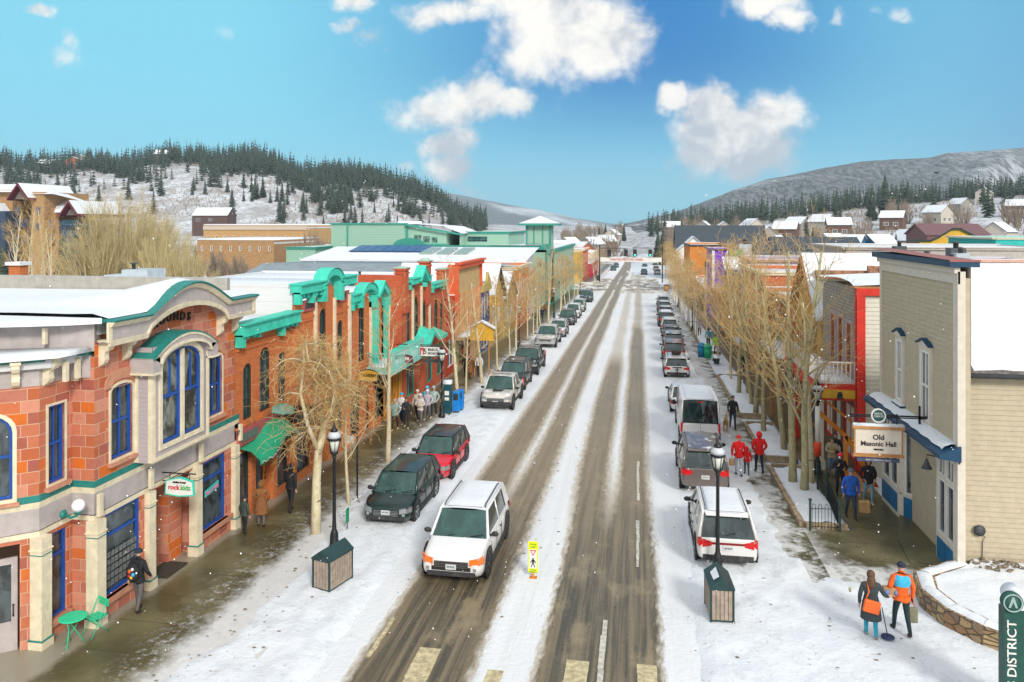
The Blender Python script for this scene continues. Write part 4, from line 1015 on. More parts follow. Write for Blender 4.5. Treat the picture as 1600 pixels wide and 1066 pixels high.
def flat_block(name,label,x0,x1,y0,y1,zt,wm,side='L',ops=(),wfm=None,wgm=None,s_ops=(),snowh=.22,cor=None,corh=.35,para=.5,roofm=None,base=-6,sill=None,casing=None,cat='building',vb=(.5,),hb=(.5,),corout=.3):
 yb=-SLOPE*y1-.3
 t=thing(name,label,cat,((x0+x1)/2,(y0+y1)/2,yb))
 xf=x1 if side=='L' else x0
 M=wallM(LEFT if side=='L' else RIGHT,xf,0,0);MS=wallM(SOUTH,0,y0,0)
 mb=MB(M);wall(mb,y0,y1,yb,zt,ops,rev=.18)
 mb.M=MS;wall(mb,x0,x1,yb,zt,s_ops,rev=.18)
 mb.M=Matrix();xo=x0 if side=='L' else x1
 mb.face([(xo,y0,yb),(xo,y1,yb),(xo,y1,zt),(xo,y0,zt)]);mb.face([(x0,y1,yb),(x1,y1,yb),(x1,y1,zt),(x0,y1,zt)])
 th=.3
 if para:
  mb.slab([(x0,y0),(x1,y0),(x1,y0+th),(x0,y0+th)],zt-para,zt+.001)if False else None
  for P4 in(((x0+.01,y0+.01),(x1-.01,y0+th)),((x0+.01,y1-th),(x1-.01,y1-.01)),((x0+.01,y0+th),(x0+th,y1-th)),((x1-th,y0+th),(x1-.01,y1-th))):
   mb.box(P4[0][0],P4[1][0],P4[0][1],P4[1][1],zt-para-.1,zt-.002)
 mb.build('wall',wm,t)
 for o in ops:window(t,M,*(o if len(o)>4 else(*o,0)),fm=wfm or white,gm=wgm or gls,vb=vb,hb=hb,casing=casing,cw=.1,sill=sill)
 for o in s_ops:window(t,MS,*(o if len(o)>4 else(*o,0)),fm=wfm or white,gm=wgm or gls,vb=vb,hb=hb,casing=casing,cw=.1,sill=sill)
 mb=MB();mb.box(x0+.05,x1-.05,y0+.05,y1-.05,zt-para-.25,zt-para-.02);r_=mb.build('roof',roofm or membr,t)
 if snowh:
  mb=MB();snowcap(mb,[(x0+th,y0+th),(x1-th,y0+th),(x1-th,y1-th),(x0+th,y1-th)],zt-para-.02,snowh)
  if para:
   for P4 in(((x0,y0),(x1,y0+th)),((x0,y1-th),(x1,y1))):mb.box(P4[0][0],P4[1][0],P4[0][1]+.03,P4[1][1]-.03,zt+.002,zt+.07)
  mb.build('snow',snow,r_)
 if cor:
  mb=MB(M);mb.box(y0-.05,y1+.05,0,corout,zt-corh,zt-.05);mb.box(y0-.12,y1+.12,0,corout+.15,zt-.05,zt+.08)
  mb.M=MS;e=x1 if side=='L' else x0
  mb.box(x0,x1,0,corout*.6,zt-corh,zt-.05);mb.box(x0,x1,0,corout*.6+.1,zt-.05,zt+.06)
  mb.build('cornice',cor,t)
 return t
def grid_ops(u0,u1,n_,w_,z0,z1,rise=0):
 st=(u1-u0)/n_;return[(u0+st*(i+.5)-w_/2,u0+st*(i+.5)+w_/2,z0,z1,rise)for i in range(n_)]
flat_block('red_brick_link','narrow bright red brick block with snowy roof beside the tan false front',-26,XF,55.75,58.7,4.9,brick('bright_red_brick',[(.50,.04,.015),(.56,.06,.02),(.45,.03,.012)],(.4,.1,.06),.22,.075,.008),ops=[(56.3,58.2,-.4,1.7,0)],para=.3)
tanst=paint('tan_stucco',(.50,.35,.17),.85,.12,3,bump=.2)
B4=flat_block('tan_false_front_building','tan false front building with bright red cornice, salmon pilasters and an arched doorway',-15.1,XF,58.75,68.0,7.05,tanst,ops=grid_ops(59.3,67.6,5,.8,2.3,4.85)+grid_ops(59.6,67.4,3,1.7,-.8,1.2),wfm=brkd,wgm=gls,para=0,snowh=0,vb=(),hb=(.5,))
mb=MB();mb.box(-28,-15.1,58.8,68,-2,4.6);mb.build('rear_wing',paint('white_membrane_wall',(.66,.68,.70),.7),B4)
mb=MB();snowcap(mb,[(-28,58.8),(-15.15,58.8),(-15.15,68),(-28,68)],4.6,.25);mb.build('snow',snow,B4)
for u in(59.0,60.7,62.4,64.0,65.7,67.3):mb=MB(wallM(LEFT,XF,0,0));mb.box(u,u+.32,0,.18,1.6,4.95);mb.build('pilaster',paint('salmon_pilaster',(.58,.26,.13),.7),B4)
mb=MB(wallM(LEFT,XF,0,0));mb.box(58.7,68.2,0,.4,6.95,7.3);mb.box(58.55,68.4,0,.55,7.3,7.45);mb.box(58.7,59.1,0,.22,4.9,6.95);mb.box(67.9,68.2,0,.22,4.9,6.95);mb.M=Matrix();mb.box(-14.9,XF+.3,58.62,58.75,3.5,7.3)
mb.build('cornice',paint('orange_red_trim',(.62,.10,.03),.6),B4)
mb=MB(wallM(LEFT,XF,0,0));mb.box(58.8,68.0,0,.95,1.35,1.6);mb.build('canopy',paint('tan_board',(.52,.38,.20),.7),B4)
mb=MB();snowcap(mb,[(-14.25,58.8),(-13.35,58.8),(-13.35,68),(-14.25,68)],1.6,.1);mb.build('canopy_snow',snow,B4)
B5=flat_block('navy_shop_building','small navy blue and olive gabled shop next to the tan false front',-24,XF,68.2,72.6,5.0,paint('navy_board',(.03,.06,.22),.6),ops=grid_ops(68.6,72.3,3,.6,1.8,3.8)+[(69,71.8,-1,1,0)],para=.2)
mb=MB(wallM(LEFT,XF,0,0));mb.prism([(68.1,4.3),(72.7,4.3),(72.0,5.2),(70.9,6.0),(70.4,5.0),(69.4,5.1)],0,.25);mb.build('gable_board',paint('olive_yellow_board',(.42,.33,.10),.7),B5)
def gable_house(name,label,x0,x1,y0,y1,ze,zr,wm,ridge='x',rm=None,sn=True,ops=(),sops=(),cat='house',fm=None,ov=.4,trim=None,base=None,chim=None,gm=None):
 yb=(base if base is not None else-SLOPE*y1-.5)
 t=thing(name,label,cat,((x0+x1)/2,(y0+y1)/2,yb))
 mb=MB();side=x0 if x0>0 else x1;M=wallM(RIGHT if x0>0 else LEFT,side,0,0);MS=wallM(SOUTH,0,y0,0)
 xm,ym=(x0+x1)/2,(y0+y1)/2
 mb.M=M;wall(mb,y0,y1,yb,ze,ops,rev=.12,top=[(y0,ze),(ym,zr),(y1,ze)]if ridge=='x' else None)
 mb.M=MS;wall(mb,x0,x1,yb,ze,sops,rev=.12,top=[(x0,ze),(xm,zr),(x1,ze)]if ridge=='y' else None)
 mb.M=Matrix();xo=x1 if x0>0 else x0
 mb.face([(xo,y0,yb),(xo,y1,yb),(xo,y1,ze)]+([(xo,ym,zr)]if ridge=='x' else[])+[(xo,y0,ze)]);mb.face([(x0,y1,yb),(x1,y1,yb),(x1,y1,ze)]+([(xm,y1,zr)]if ridge=='y' else[])+[(x0,y1,ze)])
 mb.build('wall',wm,t)
 th=.16;mb=MB();mt=MB()
 if ridge=='y':e=[((x0-ov,ze-ov*(zr-ze)/(xm-x0)),(xm,zr)),((x1+ov,ze-ov*(zr-ze)/(xm-x0)),(xm,zr))]
 else:e=[((y0-ov,ze-ov*(zr-ze)/(ym-y0)),(ym,zr)),((y1+ov,ze-ov*(zr-ze)/(ym-y0)),(ym,zr))]
 for(a,za),(b,zb)in e:
  for mbx,o_,h_ in((mb,0,th),(mt,th,.16)):
   s_=.03 if mbx is mt else 0
   aa=a+(b-a)*s_;zza=za+(zb-za)*s_
   if ridge=='y':P8=[(aa,y0-ov+s_*3),(b,y0-ov+s_*3),(b,y1+ov),(aa,y1+ov)];zz=[zza,zb,zb,zza]
   else:P8=[(x0-ov+s_*3,aa),(x1+ov,aa),(x1+ov,b),(x0-ov+s_*3,b)];zz=[zza,zza,zb,zb]
   i0=[mbx.pt((p[0],p[1],z+o_))for p,z in zip(P8,zz)];i1=[mbx.pt((p[0],p[1],z+o_+h_))for p,z in zip(P8,zz)]
   mbx.idx(i0[::-1]);mbx.idx(i1)
   for k in range(4):mbx.idx((i0[k],i0[(k+1)%4],i1[(k+1)%4],i1[k]))
 r_=mb.build('roof',rm or darkm,t)
 if sn:mt.build('snow',snow,r_)
 if chim:mb=MB();mb.box(chim[0],chim[0]+.8,chim[1],chim[1]+.8,ze,zr+.9);mb.build('chimney',brkd,r_)
 for o in ops:window(t,M,*(o if len(o)>4 else(*o,0)),fm=fm or white,gm=gm or gls,vb=(.5,),hb=(.5,),casing=trim,cw=.1,depth=-.06)
 for o in sops:window(t,MS,*(o if len(o)>4 else(*o,0)),fm=fm or white,gm=gm or gls,vb=(.5,),hb=(.5,),casing=trim,cw=.1,depth=-.06)
 return t
gable_house('snow_roofed_shop','low shop with steep snow covered roof and yellow gable behind the gold sign',-24,XF,73.2,80,3.2,6.2,paint('ochre_board',(.52,.34,.10),.7),'x',ops=[(74,75,.5,2,0),(77,78,.5,2,0)])
gable_house('ochre_gable_shop','ochre gabled shop with small dormer standing in front of the orange building',-22,XF,80.6,87.5,2.6,5.0,paint('ochre_board',(.52,.34,.10),.7),'x',ops=[(81.5,83,0,1.6,0),(84.5,86,0,1.6,0)])
B6=flat_block('orange_stucco_building','orange stucco building with cream cornice, white framed window and snowy roof',-26,XF,88,99.5,5.5,paint('orange_stucco',(.60,.17,.05),.8,.12,2),ops=grid_ops(88.6,99,6,.8,1.6,3.6),s_ops=[(-17.8,-16.4,2.6,4.5,0)],cor=cream,casing=white)
mb=MB();mb.face([(-46,99.4,5.6),(-14.6,99.4,5.6),(-15.5,112,7.0),(-46,112,7.0)]);mb.face([(-46,99.4,5.6),(-14.6,99.4,5.6),(-14.6,99.4,-3),(-46,99.4,-3)]);mb.face([(-14.6,99.4,5.6),(-15.5,112,7.0),(-15.5,112,-3),(-14.6,99.4,-3)])
t=thing('sloped_roof_building','wide building under a sloping snow roof with solar panels and three skylights','building',(-30,106,-3));mb.build('wall',paint('pale_grey_wall',(.5,.5,.5),.7),t)
mb=MB()
for i in range(28):
 x0=-46+i*1.12
 mb.face([(x0,99.2,5.72+.02*math.sin(i)),(x0+1.12,99.2,5.72+.02*math.sin(i+1)),(x0+1.12,112.2,7.12),(x0,112.2,7.12)],0,True)
mb.face([(-46,99.2,5.72),(-14.6,99.2,5.72),(-14.6,99.2,5.5),(-46,99.2,5.5)])
rf=mb.build('snow_roof',snow,t)
def on_slope(x,s):return(x,99.3+12.5*s,5.74+1.38*s)
for i in range(7):
 x0=-41.8+i*1.62;a,b=on_slope(x0,.55),on_slope(x0,.97)
 mb=MB();q=[(x0,a[1],a[2]+.15),(x0+1.52,a[1],a[2]+.15),(x0+1.52,b[1],b[2]+.3),(x0,b[1],b[2]+.3)]
 mb.face(q);mb.face([(p[0],p[1],p[2]-.06)for p in q]);mb.face([q[0],q[1],(q[1][0],q[1][1],q[1][2]-.06),(q[0][0],q[0][1],q[0][2]-.06)])
 mb.build('solar_panel',paint('solar_panel_blue',(.015,.04,.16),.2,.2,5),t)
for i in range(3):
 x0=-30.6+i*2.5;a,b=on_slope(x0,.40),on_slope(x0,.85);mb=MB();q=[(x0,a[1],a[2]+.22),(x0+1.8,a[1],a[2]+.22),(x0+1.8,b[1],b[2]+.22),(x0,b[1],b[2]+.22)]
 mb.face(q);mb.face([q[0],q[1],(q[1][0],q[1][1],q[1][2]-.3),(q[0][0],q[0][1],q[0][2]-.3)]);mb.face([q[1],q[2],(q[2][0],q[2][1],q[2][2]-.3),(q[1][0],q[1][1],q[1][2]-.3)])
 mb.build('skylight',paint('skylight_glass',(.25,.33,.29),.3),t)
t=thing('long_grey_roof_building','long low building with grey metal roof edge behind the mint corniced roofs','building',(-35,84,-2))
pg=paint('blue_grey_metal',(.20,.25,.28),.5,.12,1)
mb=MB();mb.box(-45,-21,84,96,-2,4.7);mb.build('wall',pg,t)
mb=MB();mb.face([(-46,83.5,4.6),(-15.5,83.5,4.6),(-15.5,86,5.85),(-44.6,86,5.85)]);mb.face([(-44.6,86,5.85),(-15.5,86,5.85),(-15.5,97,5.5),(-44.6,97,5.5)]);mb.face([(-46,83.5,4.6),(-15.5,83.5,4.6),(-15.5,83.5,4.2),(-46,83.5,4.2)]);mb.build('roof',pg,t)
for(lab,x0,x1,y0,y1,z)in(('broad flat snow roof with white parapet behind the orange brick building',-40,-16.5,57,66,5.4),('wide snow roof with pale blue curb between the red chimneys and the grey metal roof',-42,-17,69,81,5.2),('flat snowy roof on the far left behind the sandstone building',-60,-31,40,56,6.2)):
 flat_block('flat_roofed_building',lab,x0,x1,y0,y1,z,paint('white_membrane_wall',(.66,.68,.70),.7),para=.35)
gw=clap('pale_green_board',(.26,.44,.34),.3);gt=paint('strong_green_trim',(.035,.27,.21),.55,.12,3)
B7=thing('green_tower_building','long pale green building with dark green trim and a square lookout tower','building',(-25,125,-3))
mb=MB(wallM(SOUTH,0,118,0));wall(mb,-41,-14,-3,7.0,[(-19,-17.6,1,3.4,0)],rev=.15);mb.M=Matrix();mb.box(-17.9,-14.0,121.5,125.5,-3,10.4)
mb.M=wallM(LEFT,-14,0,0);wall(mb,118,165,-3.5,6.4,grid_ops(127,163,9,1.2,2.0,4.4),rev=.15)
mb.M=Matrix();mb.box(-41,-14.3,164.6,165,-3.5,6.4);mb.build('wall',gw,B7)
for o in grid_ops(127,163,9,1.2,2.0,4.4):window(B7,wallM(LEFT,-14,0,0),*o,fm=white,gm=gls,vb=(.5,))
window(B7,wallM(SOUTH,0,118,0),-19,-17.6,1,3.4,fm=gt,gm=gls)
mb=MB();mb.box(-41,-13.9,117.7,118.0,6.6,7.25);mb.box(-13.99,-13.7,117.7,165,6.0,6.5)
mb.M=wallM(SOUTH,0,117.7,0);mb.prism([(-39,7.25)]+[(-36.2-2.6*math.cos(PI*i/12),7.25+1.1*math.sin(PI*i/12))for i in range(13)][0:]+[(-33,7.25)],-.3,0.05)
mb.M=Matrix()
for x in(-18,-14.2):mb.box(x,x+.25,121.3,121.5,5,10.4);mb.box(x,x+.2,117.5,117.7,-3,6.6)
for x in(-16.75,-15.35):mb.box(x,x+.12,121.36,121.5,7.4,10.4)
mb.box(-18.2,-13.8,121.35,121.5,7.2,7.4);mb.box(-13.99,-13.9,121.4,125.6,-3,-2)
mb.build('trim',gt,B7)
mb=MB();c0,c1,d0,d1=-19.0,-12.9,120.4,126.6;ap=(-15.95,123.5,11.9)
for p,q in(((c0,d0),(c1,d0)),((c1,d0),(c1,d1)),((c1,d1),(c0,d1)),((c0,d1),(c0,d0))):mb.face([(p[0],p[1],10.7),(q[0],q[1],10.7),ap])
mb.face([(c0-.02,d0,7.3),(c0+4,d0,7.3),(c0+4,117.5,7.3),(c0-4,117.5,7.3)])
twr=mb.build('tower_roof_snow',snow,B7)
mb=MB();mb.slab([(c0-.1,d0-.1),(c1+.1,d0-.1),(c1+.1,d1+.1),(c0-.1,d1+.1)],10.35,10.7);mb.build('tower_eaves',gt,B7)
mb=MB();mb.slab([(-41,118),(-14.2,118),(-14.2,165),(-41,165)],6.2,6.55);rr_=mb.build('roof',snow,B7)
mb=MB();mb.box(-13.95,-12.9,128,160,.6,.9);mb.box(-13.95,-12.8,127.8,160,.9,1.02);mb.build('canopy',gt,B7)
B8=thing('green_hall_building','large pale green hall with a sloping snow roof and small window band','building',(-45,140,-3))
mb=MB(wallM(SOUTH,0,135,0));wall(mb,-56.5,-34.5,-3,8.9,[(-40.6,-39.2,7.2,8.6,0),(-38.9,-37.6,7.2,8.4,0),(-37.3,-36.2,7.2,8.2,0)],rev=.15,top=[(-56.5,10.7),(-42,10.6),(-34.5,9.2)])
mb.M=Matrix();mb.box(-34.8,-34.5,135.1,150,-3,9.2);mb.box(-32.3,-32,136,150,-3,8.9);mb.build('wall',clap('pale_green_board',(.26,.44,.34),.3),B8)
for o in((-40.6,-39.2,7.2,8.6),(-38.9,-37.6,7.2,8.4),(-37.3,-36.2,7.2,8.2)):window(B8,wallM(SOUTH,0,135,0),*o,fm=gt,gm=glst)
mb=MB();mb.box(-56.7,-42.1,134.8,135,10.5,10.8);mb.box(-42.1,-41.7,134.8,135,4,10.8);mb.box(-53.4,-53.2,134.8,135,3,10.5);mb.box(-41.7,-34.5,134.85,135,6.8,7.05);mb.build('trim',gt,B8)
mb=MB();mb.face([(-42,134.2,10.75),(-34.8,134.2,10.2),(-31.5,134.2,8.9),(-31.5,150,8.9),(-34.8,150,10.2),(-42,150,10.75)]);mb.box(-56.5,-42.1,135.1,150,10.3,10.6);mb.build('roof_snow',snow,B8)
mb=MB();mb.M=wallM(SOUTH,0,134.2,0);mb.prism([(-42,10.72),(-31.5,8.86),(-31.5,8.55),(-42,10.35)],-.2,.05);mb.build('eaves',gt,B8)
flat_block('green_flat_building','pale green flat roofed block with columned side beside the lookout tower',-33,-24,140,160,9.15,gw,s_ops=[(-31.8,-28,7.3,8.3,0)],cor=gt,wfm=gt,para=.3)
flat_block('green_low_building','low pale green wing with snowy eaves beyond the mint sloped hall',-62,-56.6,128,145,6.5,gw,cor=gt,para=.3)
flat_block('green_corner_shop','green shop with wide snowy flat eaves before the cross street',-30,-13.8,136+31,168+10,3.2,gw,cor=gt,para=.3)if False else None
B9=flat_block('yellow_timber_shop','narrow golden timber front just past the cross street on the left',-24,XF,186,196,3.9,yellow,ops=grid_ops(187,195,4,1,0,2),para=.3)
flat_block('red_striped_shop','far left shop with red and cream striped upper front',-26,XF,197,215,4.2,paint('soft_red_board',(.5,.08,.06),.7),ops=grid_ops(198,214,6,1.4,.5,3),s_ops=[(-18,-16,1.5,3,0)],cor=cream,wfm=cream,para=.3)
flat_block('crimson_shop','low crimson fronted shop at the far left end of the street',-22,XF+1,218,246,-.6,paint('crimson_board',(.42,.02,.05),.7),ops=grid_ops(220,244,5,2,-3.5,-1.5),para=.3)
flat_block('cream_shop','cream two storey shop far down the left side',-26,XF-.5,250,272,1.6,cream,ops=grid_ops(252,270,5,1.6,-2,0),para=.3)
# == RIGHT SIDE
XR=9.5
tanb=paint('tan_clapboard_paint',(.45,.385,.275),.7,.07,4);tant=paint('pale_stone_trim',(.60,.55,.47),.65,.06,4);navy=paint('steel_blue_trim',(.008,.05,.105),.5,.1,4);panelb=paint('panel_blue',(.01,.13,.28),.5,.12,4)
H1=thing('clapboard_hall','tan clapboard hall with tall false front, blue trim and a snowy side roof','building',(12,29,-.6))
def lap_wall(mb,u0,u1,z0,z1,pitch=.155,d=0.0,top=None,m=0):
 k=int((z1-z0)/pitch)+1
 for i in range(k):
  a,b=z0+i*pitch,min(z0+(i+1)*pitch,z1)
  ub0,ub1=u0,u1
  if top:ub0,ub1=top((a+b)/2)
  if ub1-ub0<.05:continue
  mb.face([(ub0,d+.022,a),(ub1,d+.022,a),(ub1,d,b),(ub0,d,b)],m);mb.face([(ub0,d,a),(ub1,d,a),(ub1,d+.022,a),(ub0,d+.022,a)],m)
MR=wallM(RIGHT,XR,0,0)
yA,yB,zT=25.0,32.7,9.0
mb=MB(MR);lap_wall(mb,yA+.35,yB,3.3,8.75)
mb.M=wallM(SOUTH,0,25.5,0);lap_wall(mb,9.65,24,-.5,6.0)
mb.M=Matrix();mb.box(XR+.02,XR+.3,yA+.02,yB-.02,3.2,8.8);mb.box(XR+.3,24,25.52,32.3,-1,5.9)
mb.build('wall',tanb,H1)
mb=MB(MR)
mb.box(yA-.0,yA+.35,-.15,.07,-.8,9.0);mb.box(yB-.2,yB,-.02,.05,3.2,9.0);mb.box(yA,yB,0,.06,8.62,9.0);mb.box(yA,yB,.0,.16,8.95,9.12);mb.box(yA,yB,0,.05,3.2,3.35)
mb.build('corner_board',tant,H1)
mb=MB();mb.face([(XR+.3,yA,9.13),(XR+.3,yA,6.0),(XR+.3,yB,6.0),(XR+.3,yB,8.95)]);mb.box(9.65,9.72,25.3,25.52,-.6,6.0)
mb.build('false_front_back',tant,H1)
mb=MB();mb.box(XR-.32,XR+.5,yA-.12,yB+.1,9.14,9.34);mb.build('coping',navy,H1)
mb=MB();mb.face([(XR-.34,yA-.14,9.35),(XR+.52,yA-.14,9.35),(XR+.52,yB+.12,9.46),(XR-.34,yB+.12,9.46)]);mb.face([(XR-.34,yA-.14,9.35),(XR+.52,yA-.14,9.35),(XR+.52,yA-.14,9.3),(XR-.34,yA-.14,9.3)]);mb.build('coping_cap',paint('dusty_red_metal',(.30,.11,.09),.6),H1)
for a,b,c,d in((29.95,30.55,3.95,6.2),(27.3,28.05,3.85,6.2)):
 w_=window(H1,MR,a,b,c,d,fm=white,gm=gls,fw=.08,vb=(.5,),hb=(.5,),casing=tant,cw=.13,depth=.04,proud=.1)
 mb=MB(MR);mb.prism([(a-.17,d+.12),(b+.17,d+.12),(b+.17,d+.18),((a+b)/2,d+.36),(a-.17,d+.18)],0,.14);mb.build('head_board',tant,w_)
 mb=MB(MR);m_=(a+b)/2
 for q in([(a-.22,d+.18),(m_,d+.38),(m_,d+.43),(a-.22,d+.23)],[(m_,d+.38),(b+.22,d+.18),(b+.22,d+.23),(m_,d+.43)]):mb.prism(q,-.0,.20)
 mb.build('window_hood',navy,w_)
 mb=MB(MR);mb.box(a-.2,b+.2,0,.2,c-.2,c-.12);mb.build('sill',navy,w_)
 mb=MB(MR);snow_h=.05;mb.box(a-.18,b+.18,.05,.21,c-.12,c-.06);mb.build('sill_snow',snow,w_)
mb=MB();ry=29.1
mb.face([(9.7,25.15,5.95),(24,25.15,5.95),(24,ry,9.05),(9.7,ry,9.05)]);mb.face([(9.7,ry,9.05),(24,ry,9.05),(24,33.2,5.95),(9.7,33.2,5.95)]);mb.face([(9.7,25.15,5.95),(24,25.15,5.95),(24,25.15,5.8),(9.7,25.15,5.8)])
r_=mb.build('roof',paint('weathered_shingle',(.14,.13,.12),.9,.4,8),H1)
mb=MB();rows=[];rr=random.Random(5)
for j in range(13):
 s=j/12;y=25.18+(ry-25.18)*s;z=5.97+3.08*s
 rows.append([mb.pt((9.72+.35*i+(.25*max(0,1-s*5)*(1 if i==0 else 0)),y+(0 if 0<j<12 else rr.uniform(-.03,.06)),z+(.13 if 0<j<12 else.03)+.03*MN.noise(Vector((i*.7,j*.8,2)))))for i in range(42)])
for a,b in zip(rows,rows[1:]):
 for i in range(41):mb.idx((a[i],a[i+1],b[i+1],b[i]),0,True)
mb.build('roof_snow',snow,r_)
mb=MB();mb.path([(9.55,25.12,5.86),(24,25.12,5.86)],.075,8);mb.path([(9.6,25.3,5.9),(9.5,25.2,5.7),(9.48,25.3,5.3)],.05,6);mb.build('gutter',darkm,H1)
mb=MB();mb.ball((9.62,25.3,6.45),(.16,.14,.17),nu=8,nv=6);mb.build('orange_lamp_cover',paint('orange_cover',(.65,.16,.02),.5),H1)
ground1=lambda y:-SLOPE*y+.1
mb=MB(MR)
for a,b in((25.35,26.9),(30.6,32.6)):
 wall(mb,a,b,-.8,3.3,[(a+.14,(a+b)/2-.05,.55,2.3,0),((a+b)/2+.05,b-.14,.55,2.3,0),(a+.14,(a+b)/2-.05,2.42,3.1,0),((a+b)/2+.05,b-.14,2.42,3.1,0)],rev=.1)
Me,Le=wall_between((XR,30.6),(10.35,29.2));mb.M=Me;wall(mb,0,Le,-.8,3.3,[(.3,Le-.3,.5,3.0,0)],rev=.08)
Mf,Lf=wall_between((10.35,29.2),(10.35,27.9));mb.M=Mf;wall(mb,0,Lf,-.8,3.3,rev=.08)
Mg,Lg=wall_between((10.35,27.9),(XR,26.9));mb.M=Mg;wall(mb,0,Lg,-.8,3.3,[(.25,Lg-.25,.5,3.0,0)],rev=.08)
mb.M=Matrix();mb.box(XR+.05,10.6,26.9,30.6,3.2,3.3)
mb.build('shopfront',tant,H1)
for a,b in((25.35,26.9),(30.6,32.6)):
 for u0,u1 in((a+.14,(a+b)/2-.05),((a+b)/2+.05,b-.14)):
  window(H1,MR,u0,u1,.55,2.3,fm=white,gm=gls,fw=.05,depth=-.05,name='shop_window');window(H1,MR,u0,u1,2.42,3.1,fm=white,gm=gls,fw=.05,depth=-.05,vb=(.5,),name='transom_window')
  mb=MB(MR);mb.box(u0-.02,u1+.02,0,.03,-.32,.36);mb.build('blue_panel',panelb,H1)
window(H1,Me,.3,Le-.3,.5,3.0,fm=white,gm=gls,fw=.05,depth=-.04,vb=(.5,),name='shop_window')
window(H1,Mg,.25,Lg-.25,.5,3.0,fm=white,gm=glst,fw=.05,depth=-.04,name='shop_window')
mb=MB(Me);mb.box(.25,Le-.25,0,.03,-.4,.36);mb.build('blue_panel',panelb,H1)
mb=MB(Mg);mb.box(.25,Lg-.25,0,.03,-.35,.36);mb.build('blue_panel',panelb,H1)
Md_,Ld_=wall_between((8.35+1.15,30.5),(9.5,29.5))
mb=MB();y0=29.45
Mq,Lq=wall_between((9.45,30.55),(10.35,29.6))
Mt=wallM(SOUTH,0,30.58,0)
dd=thing.__call__ if False else None
mb=MB(Mt);x0,x1=9.52,10.55
wall(mb,x0,x1,-.8,3.3,[(x0+.16,x1-.16,.45,2.35,0),(x0+.16,x1-.16,2.5,3.1,0)],rev=.06);mb.build('entry_door',tant,H1)
window(H1,Mt,x0+.16,x1-.16,.45,2.35,fm=white,gm=glst,fw=.06,depth=-.03,hb=(.5,));window(H1,Mt,x0+.16,x1-.16,2.5,3.1,fm=white,gm=gls,fw=.05,depth=-.03,vb=(.5,))
mb=MB(Mt);mb.box(x0+.18,x1-.18,0,.03,-.3,.25);mb.build('blue_panel',panelb,H1)
mb=MB(Mt);mb.path([(x0+.0,.04,.45),(x0+.1,.12,.42),(x1-.1,.12,.30),(x1,.04,.5)],.022,6);mb.build('grab_rail',black,H1)
mb=MB();mb.slab([(8.5,26.2),(9.55,25.4),(10.4,27.2),(10.4,30.5),(9.5,30.5),(8.75,28.2)],-.6,-.36);mb.build('entry_ramp',M_walkP,H1)
mb=MB();mb.face([(XR,yA-.1,3.75),(XR,32.9,3.75),(XR-.62,32.9,3.48),(XR-.62,yA-.1,3.48)]);mb.face([(XR-.62,yA-.1,3.48),(XR-.62,32.9,3.48),(XR-.62,32.9,3.36),(XR-.62,yA-.1,3.36)]);mb.face([(XR,yA-.1,3.28),(XR,32.9,3.28),(XR-.62,32.9,3.36),(XR-.62,yA-.1,3.36)]);mb.face([(XR,yA-.1,3.28),(XR,yA-.1,3.75),(XR-.62,yA-.1,3.48),(XR-.62,yA-.1,3.36)])
cn=mb.build('canopy',navy,H1)
mb=MB();rows=[]
for i in range(30):y=yA+.15+i*(32.7-yA)/30;e=.03*math.sin(i*1.7);rows.append([mb.pt((XR-.02,y,3.765)),mb.pt((XR-.2,y,3.76)),mb.pt((XR-.38+e,y,3.685)),mb.pt((XR-.46+e,y,3.60))])
for a,b in zip(rows,rows[1:]):
 for k in range(3):mb.idx((a[k],a[k+1],b[k+1],b[k]),0,True)
mb.build('canopy_snow',snow,cn)
mb=MB(wallM(SOUTH,0,25.5,0));mb.box(10.1,10.28,.02,.10,.95,1.2);mb.lathe([(.0,0),(.16,.0),(.17,.05),(0.02,.07)],(10.2,.06,1.1),12,axis='y');mb.path([(10.28,.05,1.0),(10.36,.06,.9),(10.3,.05,.75),(10.28,.04,-.2)],.012,5);mb.build('meter_box',darkm,H1)
t=thing('bell_lamp','grey bell shaped lamp on the pier of the tan clapboard hall','lamp',(9.2,27.0,2.7));mb=MB();mb.lathe([(.03,.3),(.06,.22),(.10,.12),(.17,0)],(9.25,27.0,2.45),12);mb.build('shade',darkm,t)
mb=MB();mb.path([(9.5,27,2.85),(9.25,27,2.9),(9.25,27,2.7)],.02,6);mb.build('arm',black,t)
brn=paint('oak_frame',(.42,.20,.07),.6,.15,5);crm=paint('sign_cream',(.62,.56,.48),.6,.06,3)
yS=27.6
t=hang_sign('hanging_sign','big cream and oak sign reading Old Masonic Hall over the walkway',(7.93,yS,3.1),1.55,.92,[('Old',0,.14,.24,blk,1),('Masonic Hall',0,-.08,.22,blk,1),('HISTORIC',0,-.27,.07,blk,1)],frame=brn,face=crm)
mb=MB();mb.box(7.1,8.76,yS-.08,yS+.08,3.52,3.62);mb.box(7.12,8.74,yS-.06,yS+.06,2.58,2.66);mb.build('top_rail',brn,t)
mb=MB();snowcap(mb,[(7.12,yS-.08),(8.74,yS-.08),(8.74,yS+.08),(7.12,yS+.08)],3.62,.08);mb.build('sign_snow',snow,t)
mb=MB();mb.box(7.25,8.6,yS-.03,yS+.03,2.42,2.54);o=mb.build('lower_board',paint('slate_blue_board',(.05,.07,.14),.5),t);text_mesh('lettering','Arts + Exhibition Space',wallM(SOUTH,7.93,yS-.035,2.48),.085,white,t,.004)
